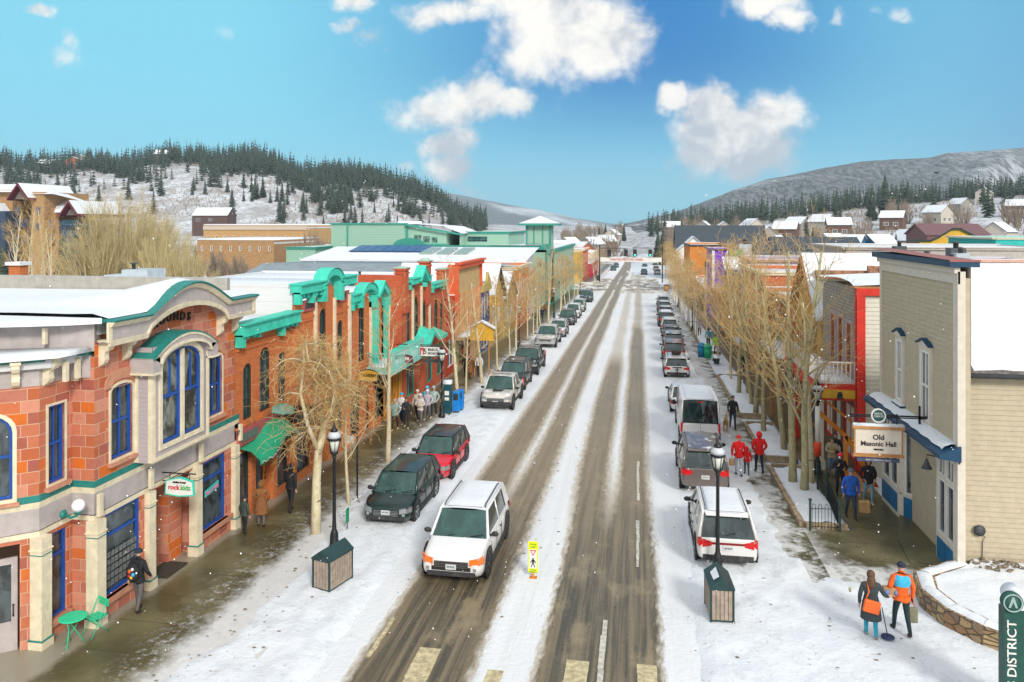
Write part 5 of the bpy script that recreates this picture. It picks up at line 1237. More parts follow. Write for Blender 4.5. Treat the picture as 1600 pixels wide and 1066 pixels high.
mb=MB();mb.path([(7.0,yS,3.98),(9.2,yS,3.98)],.03,6);mb.path([(7.0,yS,3.92),(9.2,yS,3.92)],.02,6);mb.box(7.3,7.34,yS-.02,yS+.02,3.6,4.0);mb.box(8.5,8.54,yS-.02,yS+.02,3.6,4.05);mb.box(9.2,9.26,yS-.03,yS+.03,3.75,4.35);mb.box(9.2,9.5,yS-.03,yS+.03,3.9,4.0);mb.build('arm',black,t)
mb=MB();mb.lathe([(.0,0),(.2,0),(.2,.05),(0,.05)],(7.93,yS-.03,3.98),20,axis='y');o=mb.build('round_plate',paint('emblem_teal',(.02,.10,.10),.5),t)
mb=MB(wallM(SOUTH,7.93,yS,3.98));cir=lambda r:[(r*math.cos(PI*i/12),r*math.sin(PI*i/12))for i in range(24)];mb.ring(cir(.235),cir(.195),-.03,.05);mb.build('ring',white,o)
text_mesh('lettering','BRECK\nCREATE',wallM(SOUTH,7.93,yS-.05,4.0),.09,white,t,.004)
H2=thing('red_trimmed_house','white clapboard house with bright red corner boards, shingled street front and balcony','building',(12,39,-.8))
wclap=paint('cream_white_clapboard',(.66,.65,.55),.65,.06,4)
mb=MB(wallM(SOUTH,0,36.0,0));lap_wall(mb,9.75,20,-1,7.5,.19);mb.M=Matrix();mb.box(9.6,20,36.02,45,-1.2,7.4);mb.build('side_wall',wclap,H2)
mb=MB(wallM(RIGHT,XR,0,0));wall(mb,36.1,42.6,3.2,7.3,[(37.0,37.8,3.6,5.9,0),(38.5,39.3,3.6,6.0,0),(40.0,40.8,3.6,6.0,0)],rev=.12,top=[(36.1,7.6),(42.6,7.6)]);mb.build('shingle_front',brick('grey_shingle',[(.36,.31,.26),(.42,.37,.31),(.30,.26,.22)],(.16,.13,.11),.2,.16,.014),H2)
mb=MB(wallM(RIGHT,XR,0,0));wall(mb,36.1,42.6,-1.2,3.2,[(36.6,38.4,-.3,2.2,0),(39,40.1,-1,2.2,0),(40.6,42.2,-.3,2.2,0)],rev=.15);mb.build('shopfront',paint('brown_board',(.22,.09,.04),.7),H2)
for a,b,c,d in((37.0,37.8,3.6,5.9),(38.5,39.3,3.6,6.0),(40.0,40.8,3.6,6.0)):window(H2,wallM(RIGHT,XR,0,0),a,b,c,d,fm=paint('russet_frame',(.40,.10,.04),.6),gm=glass('brown_glass',(.12,.05,.03)),fw=.09,casing=paint('mauve_casing',(.40,.30,.30),.6),cw=.14,depth=-.04)
for a,b in((36.6,38.4),(40.6,42.2)):window(H2,wallM(RIGHT,XR,0,0),a,b,-.3,2.2,fm=redp,gm=gls,fw=.1,vb=(.5,),name='shop_window')
mb=MB();mb.box(9.42,9.78,35.86,36.0,-1,7.5);mb.box(9.42,9.5,35.9,36.25,-1,7.5);mb.box(9.4,20,35.84,36.0,7.3,7.62);mb.box(13.0,13.12,35.9,36.0,3,5.6);mb.build('corner_board',redp,H2)
mb=MB();mb.box(9.3,20,35.85,36.5,7.62,7.7);mb.build('eaves',brn,H2)
mb=MB();rows=[]
for i in range(12):
 y=35.9+i*.75;rows.append([mb.pt((9.3+.35*k,y,7.72+.03*k*0+.10*math.sin(i*.5+k*.2)+(.1 if 0<i<11 else 0)))for k in range(32)])
for a,b in zip(rows,rows[1:]):
 for k in range(31):mb.idx((a[k],a[k+1],b[k+1],b[k]),0,True)
mb.build('roof_snow',snow,H2)
mb=MB()
for k in range(16):mb.box(12.2+k*.28,12.2+k*.28+.26,44.3,44.5,7.3,8.2-.02*k)
mb.box(9.6,20,44.5,45,7.3,7.9);mb.build('rusted_parapet',paint('rusted_metal',(.28,.14,.08),.8,.5,3),H2)
bal=MB();bal.box(7.85,XR,36.15,44.0,3.15,3.32);bal.box(7.8,7.95,36.1,44.05,2.75,3.15);bal.box(7.8,XR,36.08,36.2,2.6,3.15)
bo=bal.build('balcony_deck',redp,H2)
mb=MB();mb.box(7.98,9.4,36.03,36.08,2.7,3.08);mb.build('deck_panel',yellow,bo)
mb=MB();mb.ball((8.75,35.98,2.86),(.11,.08,.16));mb.lathe([(.03,0),(.15,-.1),(.16,-.12)],(8.75,35.98,2.84),10);mb.build('bell',black,bo)
mb=MB();snowcap(mb,[(7.87,36.2),(9.45,36.2),(9.45,43.9),(7.87,43.9)],3.32,.14);mb.build('deck_snow',snow,bo)
mb=MB();wr=paint('white_rail',(.66,.62,.58),.6)
for z in(4.25,):mb.box(7.85,7.92,36.15,44,z,z+.06);mb.box(7.85,XR,36.13,36.2,z,z+.06)
for i in range(40):y=36.3+i*.195;mb.box(7.87,7.9,y,y+.035,3.4,4.26)
for i in range(9):x=7.95+i*.18;mb.box(x,x+.035,36.15,36.18,3.4,4.26)
for y in(36.15,38.8,41.4,43.95):mb.box(7.82,7.95,y-.05,y+.06,3.3,4.4)
mb.build('balcony_rail',wr,bo)
for y in(36.4,39.0,42.0):
 mb=MB();mb.box(7.92,8.16,y,y+.24,-.65,2.75);mb.box(7.86,8.22,y-.06,y+.3,-.65,-.2);mb.box(7.86,8.22,y-.06,y+.3,2.5,2.75);mb.build('porch_post',wclap if y<41 else redp,H2)
mb=MB(wallM(SOUTH,0,36.3,0))
mb.prism([(7.9,1.9),(9.4,.55),(9.4,.8),(7.9,2.15)],0,.06);mb.prism([(8.15,2.5),(9.4,1.5),(9.4,1.62),(8.15,2.62)],-.04,.0);mb.build('slanted_brace',orange,H2)
t=thing('stair_rail','orange timber stair handrail slanting down to the walkway','handrail',(8.9,33.6,-.5))
mb=MB();mb.M=wallM(SOUTH,0,34.2,0)
mb.prism([(8.45,1.55),(8.62,1.55),(9.75,-.25),(9.45,-.25)],0,.12);mb.box(9.5,9.66,0,.12,-.6,.3);mb.box(8.45,8.6,0,.12,-.5,1.6)
mb.build('rail',orange,t)
mb=MB();mb.M=wallM(SOUTH,0,34.35,0);mb.prism([(8.65,1.2),(8.75,1.2),(9.9,-.6),(9.7,-.6)],0,.05);mb.build('stringer',redp,t)
tag(MB().box(8.4,9.35,33.2,36.1,-.65,-.45).build('wooden_step',brn),'low wooden step at the foot of the orange stair rail','step')
goldb=paint('amber_board',(.55,.30,.07),.7,.15,3)
H3=gable_house('amber_gabled_house','amber yellow house with steep snowy gable and brown timber porch behind the aspens',XR,13.5,42.9,49.6,5.5,8.5,goldb,'x',rm=brn,ops=[(44.0,44.9,3.3,5,0),(47.0,47.9,3.3,5,0),(43.6,45.4,-.7,1.6,0),(46.4,48.6,-.7,1.6,0)],fm=brn,ov=.45)
mb=MB()
for y in(44.6,47.2,50.0):mb.box(7.6,7.8,y,y+.2,-1,3.0)
mb.box(7.5,9,44.4,50.4,2.8,3.0)
for k,(z0,z1)in enumerate(((3.3,4.7),(3.0,4.4))):mb.path([(8.8,44.0+k,z0),(8.8,45+k*1.4,z1)],.05,5)
for y in(44.5,45.2,45.9):mb.path([(8.75,y,3.0),(8.75,y,4.6)],.04,5)
mb.build('timber_porch',brn,H3)
mb=MB();snowcap(mb,[(7.4,44.3),(9,44.3),(9,50.5),(7.4,50.5)],3.0,.15);mb.build('porch_snow',snow,H3)
rust=paint('burnt_orange_board',(.42,.14,.04),.75,.15,2)
H4=flat_block('brown_arcade_building','brown timber building with large arched window behind the bare trees',XR,22,51,62,5.6,rust,side='R',ops=[(52,53.4,2.6,4.4,0),(54.5,58.5,1.6,4.9,1.6),(59.5,61,2.6,4.4,0),(52.5,55,-.9,1.2,0),(57,60,-.9,1.2,0)],wfm=brn,cor=brn)
H5=flat_block('rust_red_long_building','long building with rust red parapet band and snow on its roof',XR,34,63,74,6.7,paint('brick_red_board',(.52,.12,.05),.75,.12,2),side='R',ops=grid_ops(63.5,73.5,5,1,2.4,4.4),cor=cream,corh=.25,para=.5)
H6=flat_block('mauve_coped_building','flat building with dark coping and thin mauve band behind the rust red one',XR+1,36,75,84,7.15,paint('mauve_board',(.36,.30,.42),.7),side='R',ops=grid_ops(75.5,83.5,4,1,2.4,4.4),cor=paint('pinkish_coping',(.55,.36,.30),.7),corh=.2)
H7=thing('blue_awning_shop','orange timber shop with a blue awning roof and snow on its green turret','building',(11,90,-2))
mb=MB();mb.box(XR+.3,20,86,94,-2.2,5.3);mb.box(9.3,9.5,86,86.2,-2,5);mb.build('wall',goldb,H7)
mb=MB();mb.box(9.2,9.7,85.7,86.4,-2,4.6);mb.box(9.2,9.7,90.5,91.2,-2,4.6);mb.build('post',orange,H7)
mb=MB();mb.face([(9.0,85.6,5.2),(12,85.6,5.2),(12,88,6.4),(9.0,88,6.4)]);mb.face([(9.0,85.6,4.9),(12,85.6,4.9),(12,85.6,5.6),(9.0,85.6,5.6)]);mb.face([(8.6,86,4.7),(9.4,86,3.7),(10.4,86,3.6),(9.2,86,3.5),(8.8,86,3.6)])
mb.build('awning',paint('awning_blue',(.01,.16,.38),.6),H7)
mb=MB();mb.face([(9.0,85.7,5.5),(11.9,85.7,5.5),(11.6,88,6.9),(9.0,88,6.9)]);mb.build('snow',snow,H7)
mb=MB();mb.box(9.9,11.4,89,90.5,5.3,7.6);mb.build('turret',paint('awning_green',(.03,.30,.14),.6),H7)
purp=paint('vivid_purple_board',(.20,.05,.55),.65,.12,3)
H8=flat_block('purple_building','tall narrow vivid purple building with white corner trim',XR-.1,12,104,113,7.2,purp,side='R',ops=grid_ops(104.8,112.5,4,.9,2.4,5.4),wfm=white,cor=darkm,corh=.12,base=-5)
mb=MB();mb.box(9.34,9.66,103.85,104.0,-3,7.1);mb.box(11.2,11.4,103.85,104,-3,7.1);mb.box(11.4,13,103.9,104,1,6.4);mb.build('corner_board',white,H8)
H9=flat_block('orange_brick_corner_building','bright orange brick corner building with one window, near the traffic lights',XR,17,152,172,6.6,brick('vivid_orange_brick',[(.60,.20,.03),(.66,.24,.04),(.55,.17,.03)],(.5,.2,.08),.4,.15,.01),side='R',ops=grid_ops(153,171,6,1.2,1.5,4),s_ops=[(12.3,13.5,.4,3.4,0)],wfm=glsc,cor=darkm,corh=.3,base=-5)
mb=MB();mb.box(9.4,17,151.7,152,-.6,-.1);mb.build('band',brn,H9)
flat_block('low_orange_shop','low orange and teal shop front between the purple and orange brick buildings',XR,20,118,150,.8,paint('soft_orange_board',(.55,.22,.08),.7),side='R',ops=grid_ops(119,149,8,2.4,-2.4,-.2),wfm=teal,base=-6)
flat_block('terracotta_shop','low terracotta fronted shop under the purple building',XR-.2,20,95.5,103.5,2.2,paint('terracotta_board',(.5,.20,.10),.7),side='R',ops=grid_ops(96,103,3,1.5,-1.4,.6),base=-5)
gable_house('grey_roofed_lodge','lodge with broad dark grey roof and white gable past the traffic lights',10,34,215,232,4.0,10.2,paint('slate_wall',(.10,.12,.14),.7),'x',rm=paint('slate_roof',(.05,.065,.08),.7),sn=False,base=-6)
gable_house('white_gabled_house','small white gabled house in front of the grey roofed lodge',9.6,18,205,213,3.4,7.2,white,'y',base=-6)
gable_house('long_dark_roof_building','long low building with dark roof right of the grey roofed lodge',38,62,230,245,3.5,6.8,paint('slate_wall',(.10,.12,.14),.7),'x',rm=paint('slate_roof',(.05,.065,.08),.7),sn=False,base=-6)
def fb(lab,x0,x1,y0,y1,z,col,cn=None,**k):return flat_block(k.pop('name','flat_roofed_building'),lab,x0,x1,y0,y1,z,paint('wall_'+lab[:14],col,.75),side='R',cor=paint('cop_'+lab[:14],cn,.7)if cn else None,corh=.25,**k)
fb('snow roofed building with dusty red parapet directly behind the tan hall',19,34,46,58,6.9,(.30,.10,.08),(.33,.12,.10),para=.3)
fb('wide flat snowy roof with dark edge at the right border',21,62,34,50,7.0,(.22,.17,.13),(.10,.09,.08),para=.3)
fb('building with orange brown low wall and roof vents',24,40,62,78,7.2,(.55,.22,.06),(.3,.12,.05),para=.4)
fb('pale curved roof building with snow behind the rust red band',22,44,88,104,8.0,(.45,.42,.38),(.5,.46,.40),para=.3)
fb('dark green grey building with snowy equipment on top',26,42,106,122,7.6,(.06,.10,.10),(.05,.08,.08),para=.3)
H10=thing('yellow_false_front_building','golden yellow false front with stepped green coping and a big arched window','building',(49,132,-2))
mb=MB(wallM(SOUTH,0,130,0));wall(mb,43.5,54.5,-3,7.6,[(45.6,52.4,3,7.2,1.8)],rev=.3,top=[(43.5,7.9),(45.2,7.9),(46.2,8.4),(48.2,9.7),(49.4,9.7),(51.6,8.5),(52.4,8.2),(54.5,8.2)]);mb.build('wall',yellow,H10)
window(H10,wallM(SOUTH,0,130,0),45.6,52.4,3,7.2,1.8,fm=dgreen,gm=gls,vb=(.25,.5,.75),hb=(.5,))
mb=MB(wallM(SOUTH,0,130,0))
for(a,za,b,zb)in((41.5,8.0,45.3,8.0),(45.2,8.1,46.4,8.6),(46.3,8.6,48.2,9.8),(48.1,9.85,49.5,9.85),(49.4,9.8,51.7,8.6),(51.6,8.4,56,8.4)):mb.prism([(a,za-.15),(b,zb-.15),(b,zb+.12),(a,za+.12)],0,.3)
mb.build('coping',dgreen,H10)
mb=MB();mb.box(44,54,130.4,145,-3,7.2);mb.build('body',brn,H10)
gable_house('snow_gabled_building','broad low gabled building with snow in front of the yellow false front',32,43,100,112,5.6,7.4,paint('dark_brown_board',(.10,.06,.04),.8),'y',base=-4)
t=flat_block('turquoise_building','turquoise walled building with cream coping at the right border',44,60,105,120,8.8,paint('turquoise_board',(.02,.42,.38),.65),side='R',cor=cream,corh=.2,base=-3)
gable_house('maroon_roofed_building','long building with dull maroon roof behind the yellow false front',60,72,175,188,8.4,10.6,paint('dull_maroon',(.16,.08,.08),.8),'x',rm=paint('dull_maroon_roof',(.17,.09,.10),.8),sn=False,base=-3)
for k,(px,py,Y,s,lab)in enumerate(((1452,402,52,.8,'square duct box'),(1505,396,60,.9,'domed vent stack'),(1498,388,70,1.2,'black capped chimney box'),(1408,385,84,1.1,'grey fan unit'),(1165,382,100,1.5,'snowy cluster of fans'),(560,430,60,.6,'thin vent box'),(1490,405,45,.6,'small white roof hatch'))):
 p=A(px,py,Y);t=thing('roof_unit',lab+' on a snowy roof '+('right of the street' if px>1000 else 'left of the street'),'roof unit',(p.x,p.y,p.z-s))
 mb=MB();mb.box(p.x-s*.5,p.x+s*.5,p.y,p.y+s,p.z-s*1.2,p.z);mb.build('casing',darkm if k in(2,3)else paint('pale_metal',(.42,.48,.52),.5),t)
 mb=MB();mb.lathe([(s*.18,0),(s*.18,s*.35),(s*.3,s*.38),(s*.1,s*.5)],(p.x,p.y+s*.5,p.z),10);mb.build('vent',darkm,t)
def bark_mat(name,a,b_,knots=True):
 m,n,b=mat_new(name);p=n.new('ShaderNodeTexCoord').outputs['Object']
 f=n.noise(n.scale(p,(1,1,.35)),9,5,.7);f2=n.noise(n.scale(p,(1,1,2.2)),3.2,4,.6)
 c=n.mix(n.step(f,.35,.65),a,b_)
 if knots:c=n.mix(n.m('MULTIPLY',n.step(f2,.60,.68),.8),c,(.06,.05,.035))
 n.put(b.inputs['Base Color'],c);b.inputs['Roughness'].default_value=.85
 n.put(b.inputs['Normal'],n.bump(f,.5,.02));return m
M_bark=bark_mat('aspen_bark',(.52,.43,.25),(.62,.56,.40));M_barkg=bark_mat('greenish_bark',(.30,.27,.13),(.42,.37,.22))
M_twig=bark_mat('golden_twigs',(.50,.32,.12),(.62,.44,.20),False);M_twigb=bark_mat('brown_twigs',(.36,.24,.12),(.50,.36,.19),False)
M_willow=bark_mat('willow_twigs',(.46,.36,.17),(.60,.50,.27),False);M_grey=bark_mat('grey_brown_twigs',(.25,.19,.14),(.38,.31,.24),False)
def rvec(rr,s=1):return Vector((rr.uniform(-s,s),rr.uniform(-s,s),rr.uniform(-s,s)))
def grow(mt,mw,rr,p,d,L,r,lvl,maxl,up=.15,spread=.7,wob=.16,nb=(3,4),twig_r=.007,droop=0):
 seg=5 if lvl==0 else(4 if lvl==1 else 3);pts=[p.copy()];rad=[r];dirs=[]
 for i in range(seg):
  d=(d+rvec(rr,wob)+Vector((0,0,up*(1-droop)))-Vector((0,0,droop*.35*(i+1)/seg))).normalized()
  p=p+d*(L/seg);pts.append(p.copy());dirs.append(d.copy());rad.append(max(twig_r*.6,r*(1-.75*(i+1)/seg)))
 big=lvl<=1 and r>.02
 (mt if big else mw).path(pts,rad,5 if r>.03 else(4 if r>.012 else 3),cap=False)
 if lvl<maxl:
  k=rr.randint(*nb)+(2 if lvl==0 else 0)
  for j in range(k):
   t=rr.uniform(.25,1.0);i=min(seg-1,int(t*seg));q=pts[i].lerp(pts[i+1],t*seg-i)
   ax=dirs[i].orthogonal().normalized();ax=Matrix.Rotation(rr.uniform(0,2*PI),3,dirs[i])@ax
   nd=(dirs[i]*(1-spread*.5)+ax*spread*rr.uniform(.7,1.1)).normalized()
   grow(mt,mw,rr,q,nd,L*rr.uniform(.45,.7),max(twig_r,rad[i]*rr.uniform(.4,.6)),lvl+1,maxl,up,spread,wob*1.2,nb,twig_r,droop)
def aspen(name,label,seed,h=8.,r=.11,lean=.04,first=.32,nlimb=16,maxl=3,tr=.007,twm=None,bm=None,limbL=.26,up=.2,fork=False):
 rr=random.Random(seed);t=thing(name,label,'tree');mt,mw,ms=MB(),MB(),MB()
 p=Vector((0,0,-.15));pts=[p.copy()];d=Vector((rr.uniform(-lean,lean),rr.uniform(-lean,lean),1)).normalized();N=10;rad=[r*1.25]
 for i in range(N):
  d=(d+Vector((rr.uniform(-.05,.05),rr.uniform(-.05,.05),.03))).normalized();p=p+d*h/N;pts.append(p.copy());rad.append(r*(1-.82*(i+1)/N)+.012)
 mt.path(pts,rad,9)
 for k in range(nlimb):
  s=first+(1-first)*(k+rr.random())/nlimb;i=min(N-1,int(s*N));q=pts[i].lerp(pts[i+1],s*N-i)
  a=k*2.4+rr.uniform(-.5,.5);el=.55+.9*s
  nd=Vector((math.cos(a),math.sin(a),el)).normalized()
  grow(ms,mw,rr,q,nd,h*limbL*(1.25-.75*s)*rr.uniform(.8,1.2),rad[i]*.45,1,maxl,up*.6,.75,.2,(3,5),tr)
 mt.build('trunk',bm or M_bark,t,fix=False,uv=False);
 ms.build('limbs',bm or M_bark,t,fix=False,uv=False);mw.build('crown',twm or M_twig,t,fix=False,uv=False)
 return t
def asp_lab(x,y,what):return what
t=thing('weeping_tree','bare tree with thick cream trunk and tangled drooping golden twigs, nearest on the left pavement','tree',(-11.2,25.4,gz(0,25.4)))
mt,ms,mw=MB(),MB(),MB();rr=random.Random(21);o=Vector(t.location)
tr_pts=[o+Vector(v)for v in((0,0,-.1),(.0,.03,.9),(-.02,.1,1.9),(.02,.18,2.9),(.12,.45,3.7),(.35,.75,4.5),(.42,.8,5.1),(.25,.6,5.7),(.05,.4,6.2))]
mt.path(tr_pts,[.19,.165,.15,.14,.12,.095,.075,.055,.035],12)
mt.path([tr_pts[3],o+Vector((-.25,-.1,3.9)),o+Vector((-.45,-.25,5.0)),o+Vector((-.35,-.2,6.1)),o+Vector((-.3,-.3,6.7))],[.09,.075,.06,.045,.03],8)
starts=[tr_pts[5],tr_pts[6],tr_pts[7],tr_pts[8],o+Vector((-.45,-.25,5.0)),o+Vector((-.35,-.2,6.1)),o+Vector((-.3,-.3,6.7)),tr_pts[4]]
for k in range(42):
 s=rr.choice(starts);a=rr.uniform(0,2*PI);L=rr.uniform(.7,1.7);p=s.copy();pts=[p.copy()];dv=Vector((math.cos(a),math.sin(a)*1.0,rr.uniform(.2,.9))).normalized();rad=[.034]
 for i in range(6):
  dv=(dv+rvec(rr,.22)+Vector((0,0,-.22))).normalized();p=p+dv*L/6;pts.append(p.copy());rad.append(.034*(1-.7*(i+1)/6))
 ms.path(pts,rad,5,cap=False)
 for j in range(16):
  q=rr.choice(pts[1:])+rvec(rr,.04);dv2=Vector((rr.uniform(-1,1),rr.uniform(-1,1),rr.uniform(-.4,.9))).normalized();LL=rr.uniform(.5,1.7);pp=[q.copy()]
  for i in range(6):
   dv2=(dv2+rvec(rr,.55)+Vector((0,0,-.22))).normalized();q=q+dv2*LL/6;pp.append(q.copy())
   if rr.random()<.55:
    e=q+(dv2+rvec(rr,1.3)).normalized()*rr.uniform(.12,.45);mw.path([q,q.lerp(e,.5)+rvec(rr,.03),e],[.007,.006,.004],3,cap=False)
  mw.path(pp,[.009,.008,.0075,.007,.006,.005,.004],3,cap=False)
mt.build('trunk',M_bark,t,fix=False,uv=False);ms.build('limbs',M_bark,t,fix=False,uv=False);mw.build('crown',M_twig,t,fix=False,uv=False)
protoA=[aspen('aspen_tree','x',31,7.6,.12,.05,.42,13,3,.0075,limbL=.26),aspen('aspen_tree','x',37,8.6,.13,.06,.38,16,3,.008,limbL=.25),aspen('aspen_tree','x',41,6.6,.075,.04,.33,19,3,.010,limbL=.28)]
protoB=[aspen('aspen_tree','x',51,6.8,.075,.03,.28,18,3,.013,limbL=.30),aspen('aspen_tree','x',53,6.0,.07,.03,.30,18,3,.014,limbL=.32,twm=M_twigb)]
protoC=[aspen('cottonwood_tree','x',61,10.6,.17,.07,.28,15,3,.009,bm=M_barkg,twm=M_twig,limbL=.25),aspen('cottonwood_tree','x',67,10.0,.15,.10,.26,15,3,.009,bm=M_barkg,limbL=.27),aspen('cottonwood_tree','x',71,8.2,.12,.08,.22,19,3,.010,bm=M_barkg,limbL=.32,twm=M_twig)]
gl_='street aspens on the left pavement';gr_='street trees on the right side'
def put(pr,x,y,lab,g_,s=1.,rz=None,tilt=0):
 return place(pr,(x,y,gz(x,y)+.05),rz if rz is not None else random.uniform(0,6.28),lab,g_,s,tilt)
LT=[(-11.2,28.5,'A2',.85,'leaning slim cream trunk just beyond the weeping tree'),(-11.5,34.1,'A0',1.0,'tall slender aspen with open forked crown behind the red car'),(-11.0,45.8,'A1',.98,'tall straight aspen right behind the blue newspaper boxes'),(-11.5,50.2,'A2',.9,'thin curved aspen left of the lifted white pickup'),(-11.2,54.0,'A0',1.0,'straight pale aspen rising over the roof of the white pickup'),(-11.1,59.4,'A2',1.05,'slightly leaning aspen behind the grey car under snow'),(-11.1,65.3,'B1',1.1,'orange brown aspen behind the dark pickup'),(-11.2,69.5,'B0',1.1,'golden aspen beside the far lamp post'),(-11.3,77.5,'B1',1.15,'rust coloured bushy aspen behind the silver pickup'),(-11.3,81.5,'B0',1.0,'yellow aspen behind the silver crossover'),(-11.7,87.5,'B1',1.2,'bushy aspen before the orange stucco building'),(-11.9,92,'B0',1.1,'pale aspen at the far end of the orange stucco building'),(-11.2,94.5,'A1',1.05,'taller pale aspen in front of the green tower building'),(-11.2,108.8,'B0',1.1,'aspen before the green tower'),(-11.5,113,'B1',1.1,'brownish aspen between the green tower and the white suv'),(-11.5,119.4,'B0',1.1,'golden aspen under the green canopy'),(-11.5,127,'B1',1.1,'aspen halfway along the green building'),(-11.5,135,'B0',1.15,'aspen near the far end of the green building'),(-11.5,143,'B1',1.1,'aspen before the cross street on the left'),(-11.5,150,'B0',1.1,'last golden aspen before the traffic lights on the left'),(-11.2,192,'B1',1.1,'first small aspen past the cross street on the left'),(-11.2,205,'B0',1.1,'small far aspen before the red striped shop'),(-11.2,222,'B1',1.2,'small far aspen before the crimson shop')]
PR={'A0':protoA[0],'A1':protoA[1],'A2':protoA[2],'B0':protoB[0],'B1':protoB[1],'C0':protoC[0],'C1':protoC[1],'C2':protoC[2]}
for k,(x,y,p_,s,lab)in enumerate(LT):put(PR[p_],x,y,lab,gl_,s,rz=k*1.7,tilt=(.12 if k==0 else.0))
RT=[(6.35,33.9,'C0',.95,'left one of three bare trees beside the black fence bed',-.10),(6.65,33.1,'C1',.98,'middle one of three bare trees beside the black fence bed',0),(7.1,33.9,'A1',1.0,'right one of three bare trees beside the black fence bed, by the red wrapped post',.06),(7.0,39.3,'C2',1.05,'bare cottonwood in the second planting bed behind the wrapped lamp post',.04),(6.5,42.6,'C0',.85,'bare cottonwood near the dog walker',-.05),(6.7,46.9,'C1',.9,'thick trunked tree at the corner of the third bed',0),(6.9,49.5,'C2',1.1,'tree with dense tangled crown in the third bed',0),(6.5,53.2,'C2',1.15,'left of two close trunks in the middle of the third bed',0),(7.2,53.6,'C0',.8,'right of two close trunks in the middle of the third bed',0),(6.6,58.2,'B1',1.25,'bushy brown tree at the far end of the third bed',0),(7.2,64,'B0',1.3,'golden tree beyond the open path bay',0),(6.8,70.0,'B1',1.25,'brown tree just before the recycling bins',0),(6.6,77,'B0',1.2,'golden tree before the rust red long building',0)]
for k in range(12):RT.append((5.75+(k%2)*.15,81.5+k*5.6,('B0','B1','B0')[k%3],1.05+.03*(k%4),['first','second','third','fourth','fifth','sixth','seventh','eighth','ninth','tenth','eleventh','twelfth'][k]+' aspen of the straight row leading to the traffic lights on the right',0))
for k,(x,y,p_,s,lab,tl)in enumerate(RT):put(PR[p_],x,y,lab,gr_,s*(1+.09*math.sin(k*2.7)),rz=k*2.1+.4,tilt=tl*.6+.05*math.sin(k*1.9))
for k in range(7):put(PR[('B0','B1')[k%2]],7.4+(k%3)*.5,192+k*13,['nearest','second','third','fourth','fifth','sixth','farthest'][k]+' small aspen on the right beyond the traffic lights',gr_,1.2+.1*(k%3),rz=k)
def willow(name,seed,h,w_,nst=70,tw=26,mat_=None,rad=.03,tr=.018):
 rr=random.Random(seed);t=thing(name,'x','tree');mt,mw=MB(),MB()
 for k in range(nst):
  a=rr.uniform(0,2*PI);sp=rr.random()**.6;top=Vector((math.cos(a)*w_*sp,math.sin(a)*w_*sp,h*(1-.45*sp**2)*rr.uniform(.75,1)))
  p0=Vector((math.cos(a)*.5,math.sin(a)*.5,-.3));pts=[]
  for i in range(7):
   s=i/6;q=p0.lerp(top,s);q.x=p0.x+(top.x-p0.x)*s**.8;q.y=p0.y+(top.y-p0.y)*s**.8;pts.append(q+rvec(rr,.12*s*h/10))
  mt.path(pts,[rad*3*(1-s/7)+tr for s in range(7)],4,cap=False)
  for j in range(tw):
   s=rr.uniform(.3,1);i=min(5,int(s*6));q=pts[i].lerp(pts[i+1],s*6-i);dv=(pts[i+1]-pts[i]).normalized();L=rr.uniform(.08,.2)*h
   e=q+(dv+rvec(rr,.55)+Vector((0,0,.35))).normalized()*L;md=q.lerp(e,.5)+rvec(rr,.06)
   mw.path([q,md,e],[tr,tr*.8,tr*.4],3,cap=False)
   for _ in range(2):
    e2=md+(dv+rvec(rr,.9)).normalized()*L*.5;mw.path([md,e2],[tr*.7,tr*.35],3,cap=False)
 mt.build('trunk',mat_ or M_willow,t,fix=False,uv=False);mw.build('crown',mat_ or M_willow,t,fix=False,uv=False);return t
WA=willow('willow_tree',5,12.5,5.2,80,34,tr=.013);WB=willow('willow_tree',8,9,4.0,60,30,tr=.013);WC=willow('bare_tree',12,9,3.4,34,30,M_grey,.03,.03)
def on_land(px,Z):v=terrain_at(px,Z);return v
gw_='bare willows behind the left roofs'
for px,Z,pr,s,lab in((192,122,WA,1.45,'largest yellowish bare willow rising above the left roofs'),(262,116,WB,1.35,'yellow willow in front of the largest one, right side'),(150,118,WB,1.45,'yellow willow in front of the largest one, left side'),(292,112,WB,1.05,'rounded pale willow right of the big willow'),(120,112,WB,.62,'low willow bush at the left foot of the willows'),(338,150,WC,.9,'thin bare tree before the long tan brick building'),(372,150,WC,.8,'small bare tree at the middle of the tan brick building'),(395,120,WC,.62,'low bare bush at the right end of the tan brick building'),(488,175,WC,1.35,'tall greyish bare tree left of the pale green hall'),(503,190,WC,1.15,'bare tree touching the pale green hall'),(455,170,WC,.7,'small bare tree between brick buildings'),(232,150,WA,1.35,'brownish willow showing behind the big willow')):
 v=on_land(px,Z);place(pr,(v.x,v.y,v.z),px*.37,lab,gw_,s)
def needle_mat(name,a,b_):
 m,n,b=mat_new(name);p=n.new('ShaderNodeTexCoord').outputs['Object'];oi=n.new('ShaderNodeObjectInfo').outputs['Random']
 f=n.noise(p,1.7,4,.7)
 c=n.mix(n.m('ADD',n.m('MULTIPLY',n.step(f,.35,.65),.7),n.m('MULTIPLY',oi,.3)),a,b_)
 n.put(b.inputs['Base Color'],c);b.inputs['Roughness'].default_value=.8;b.inputs['Specular IOR Level'].default_value=.2;return m
M_needle=needle_mat('conifer_needles',(.032,.052,.040),(.085,.105,.075));M_ctrunk=paint('conifer_bark',(.10,.07,.05),.9)  # needle greens lightened towards grey, distance haze put into the colour
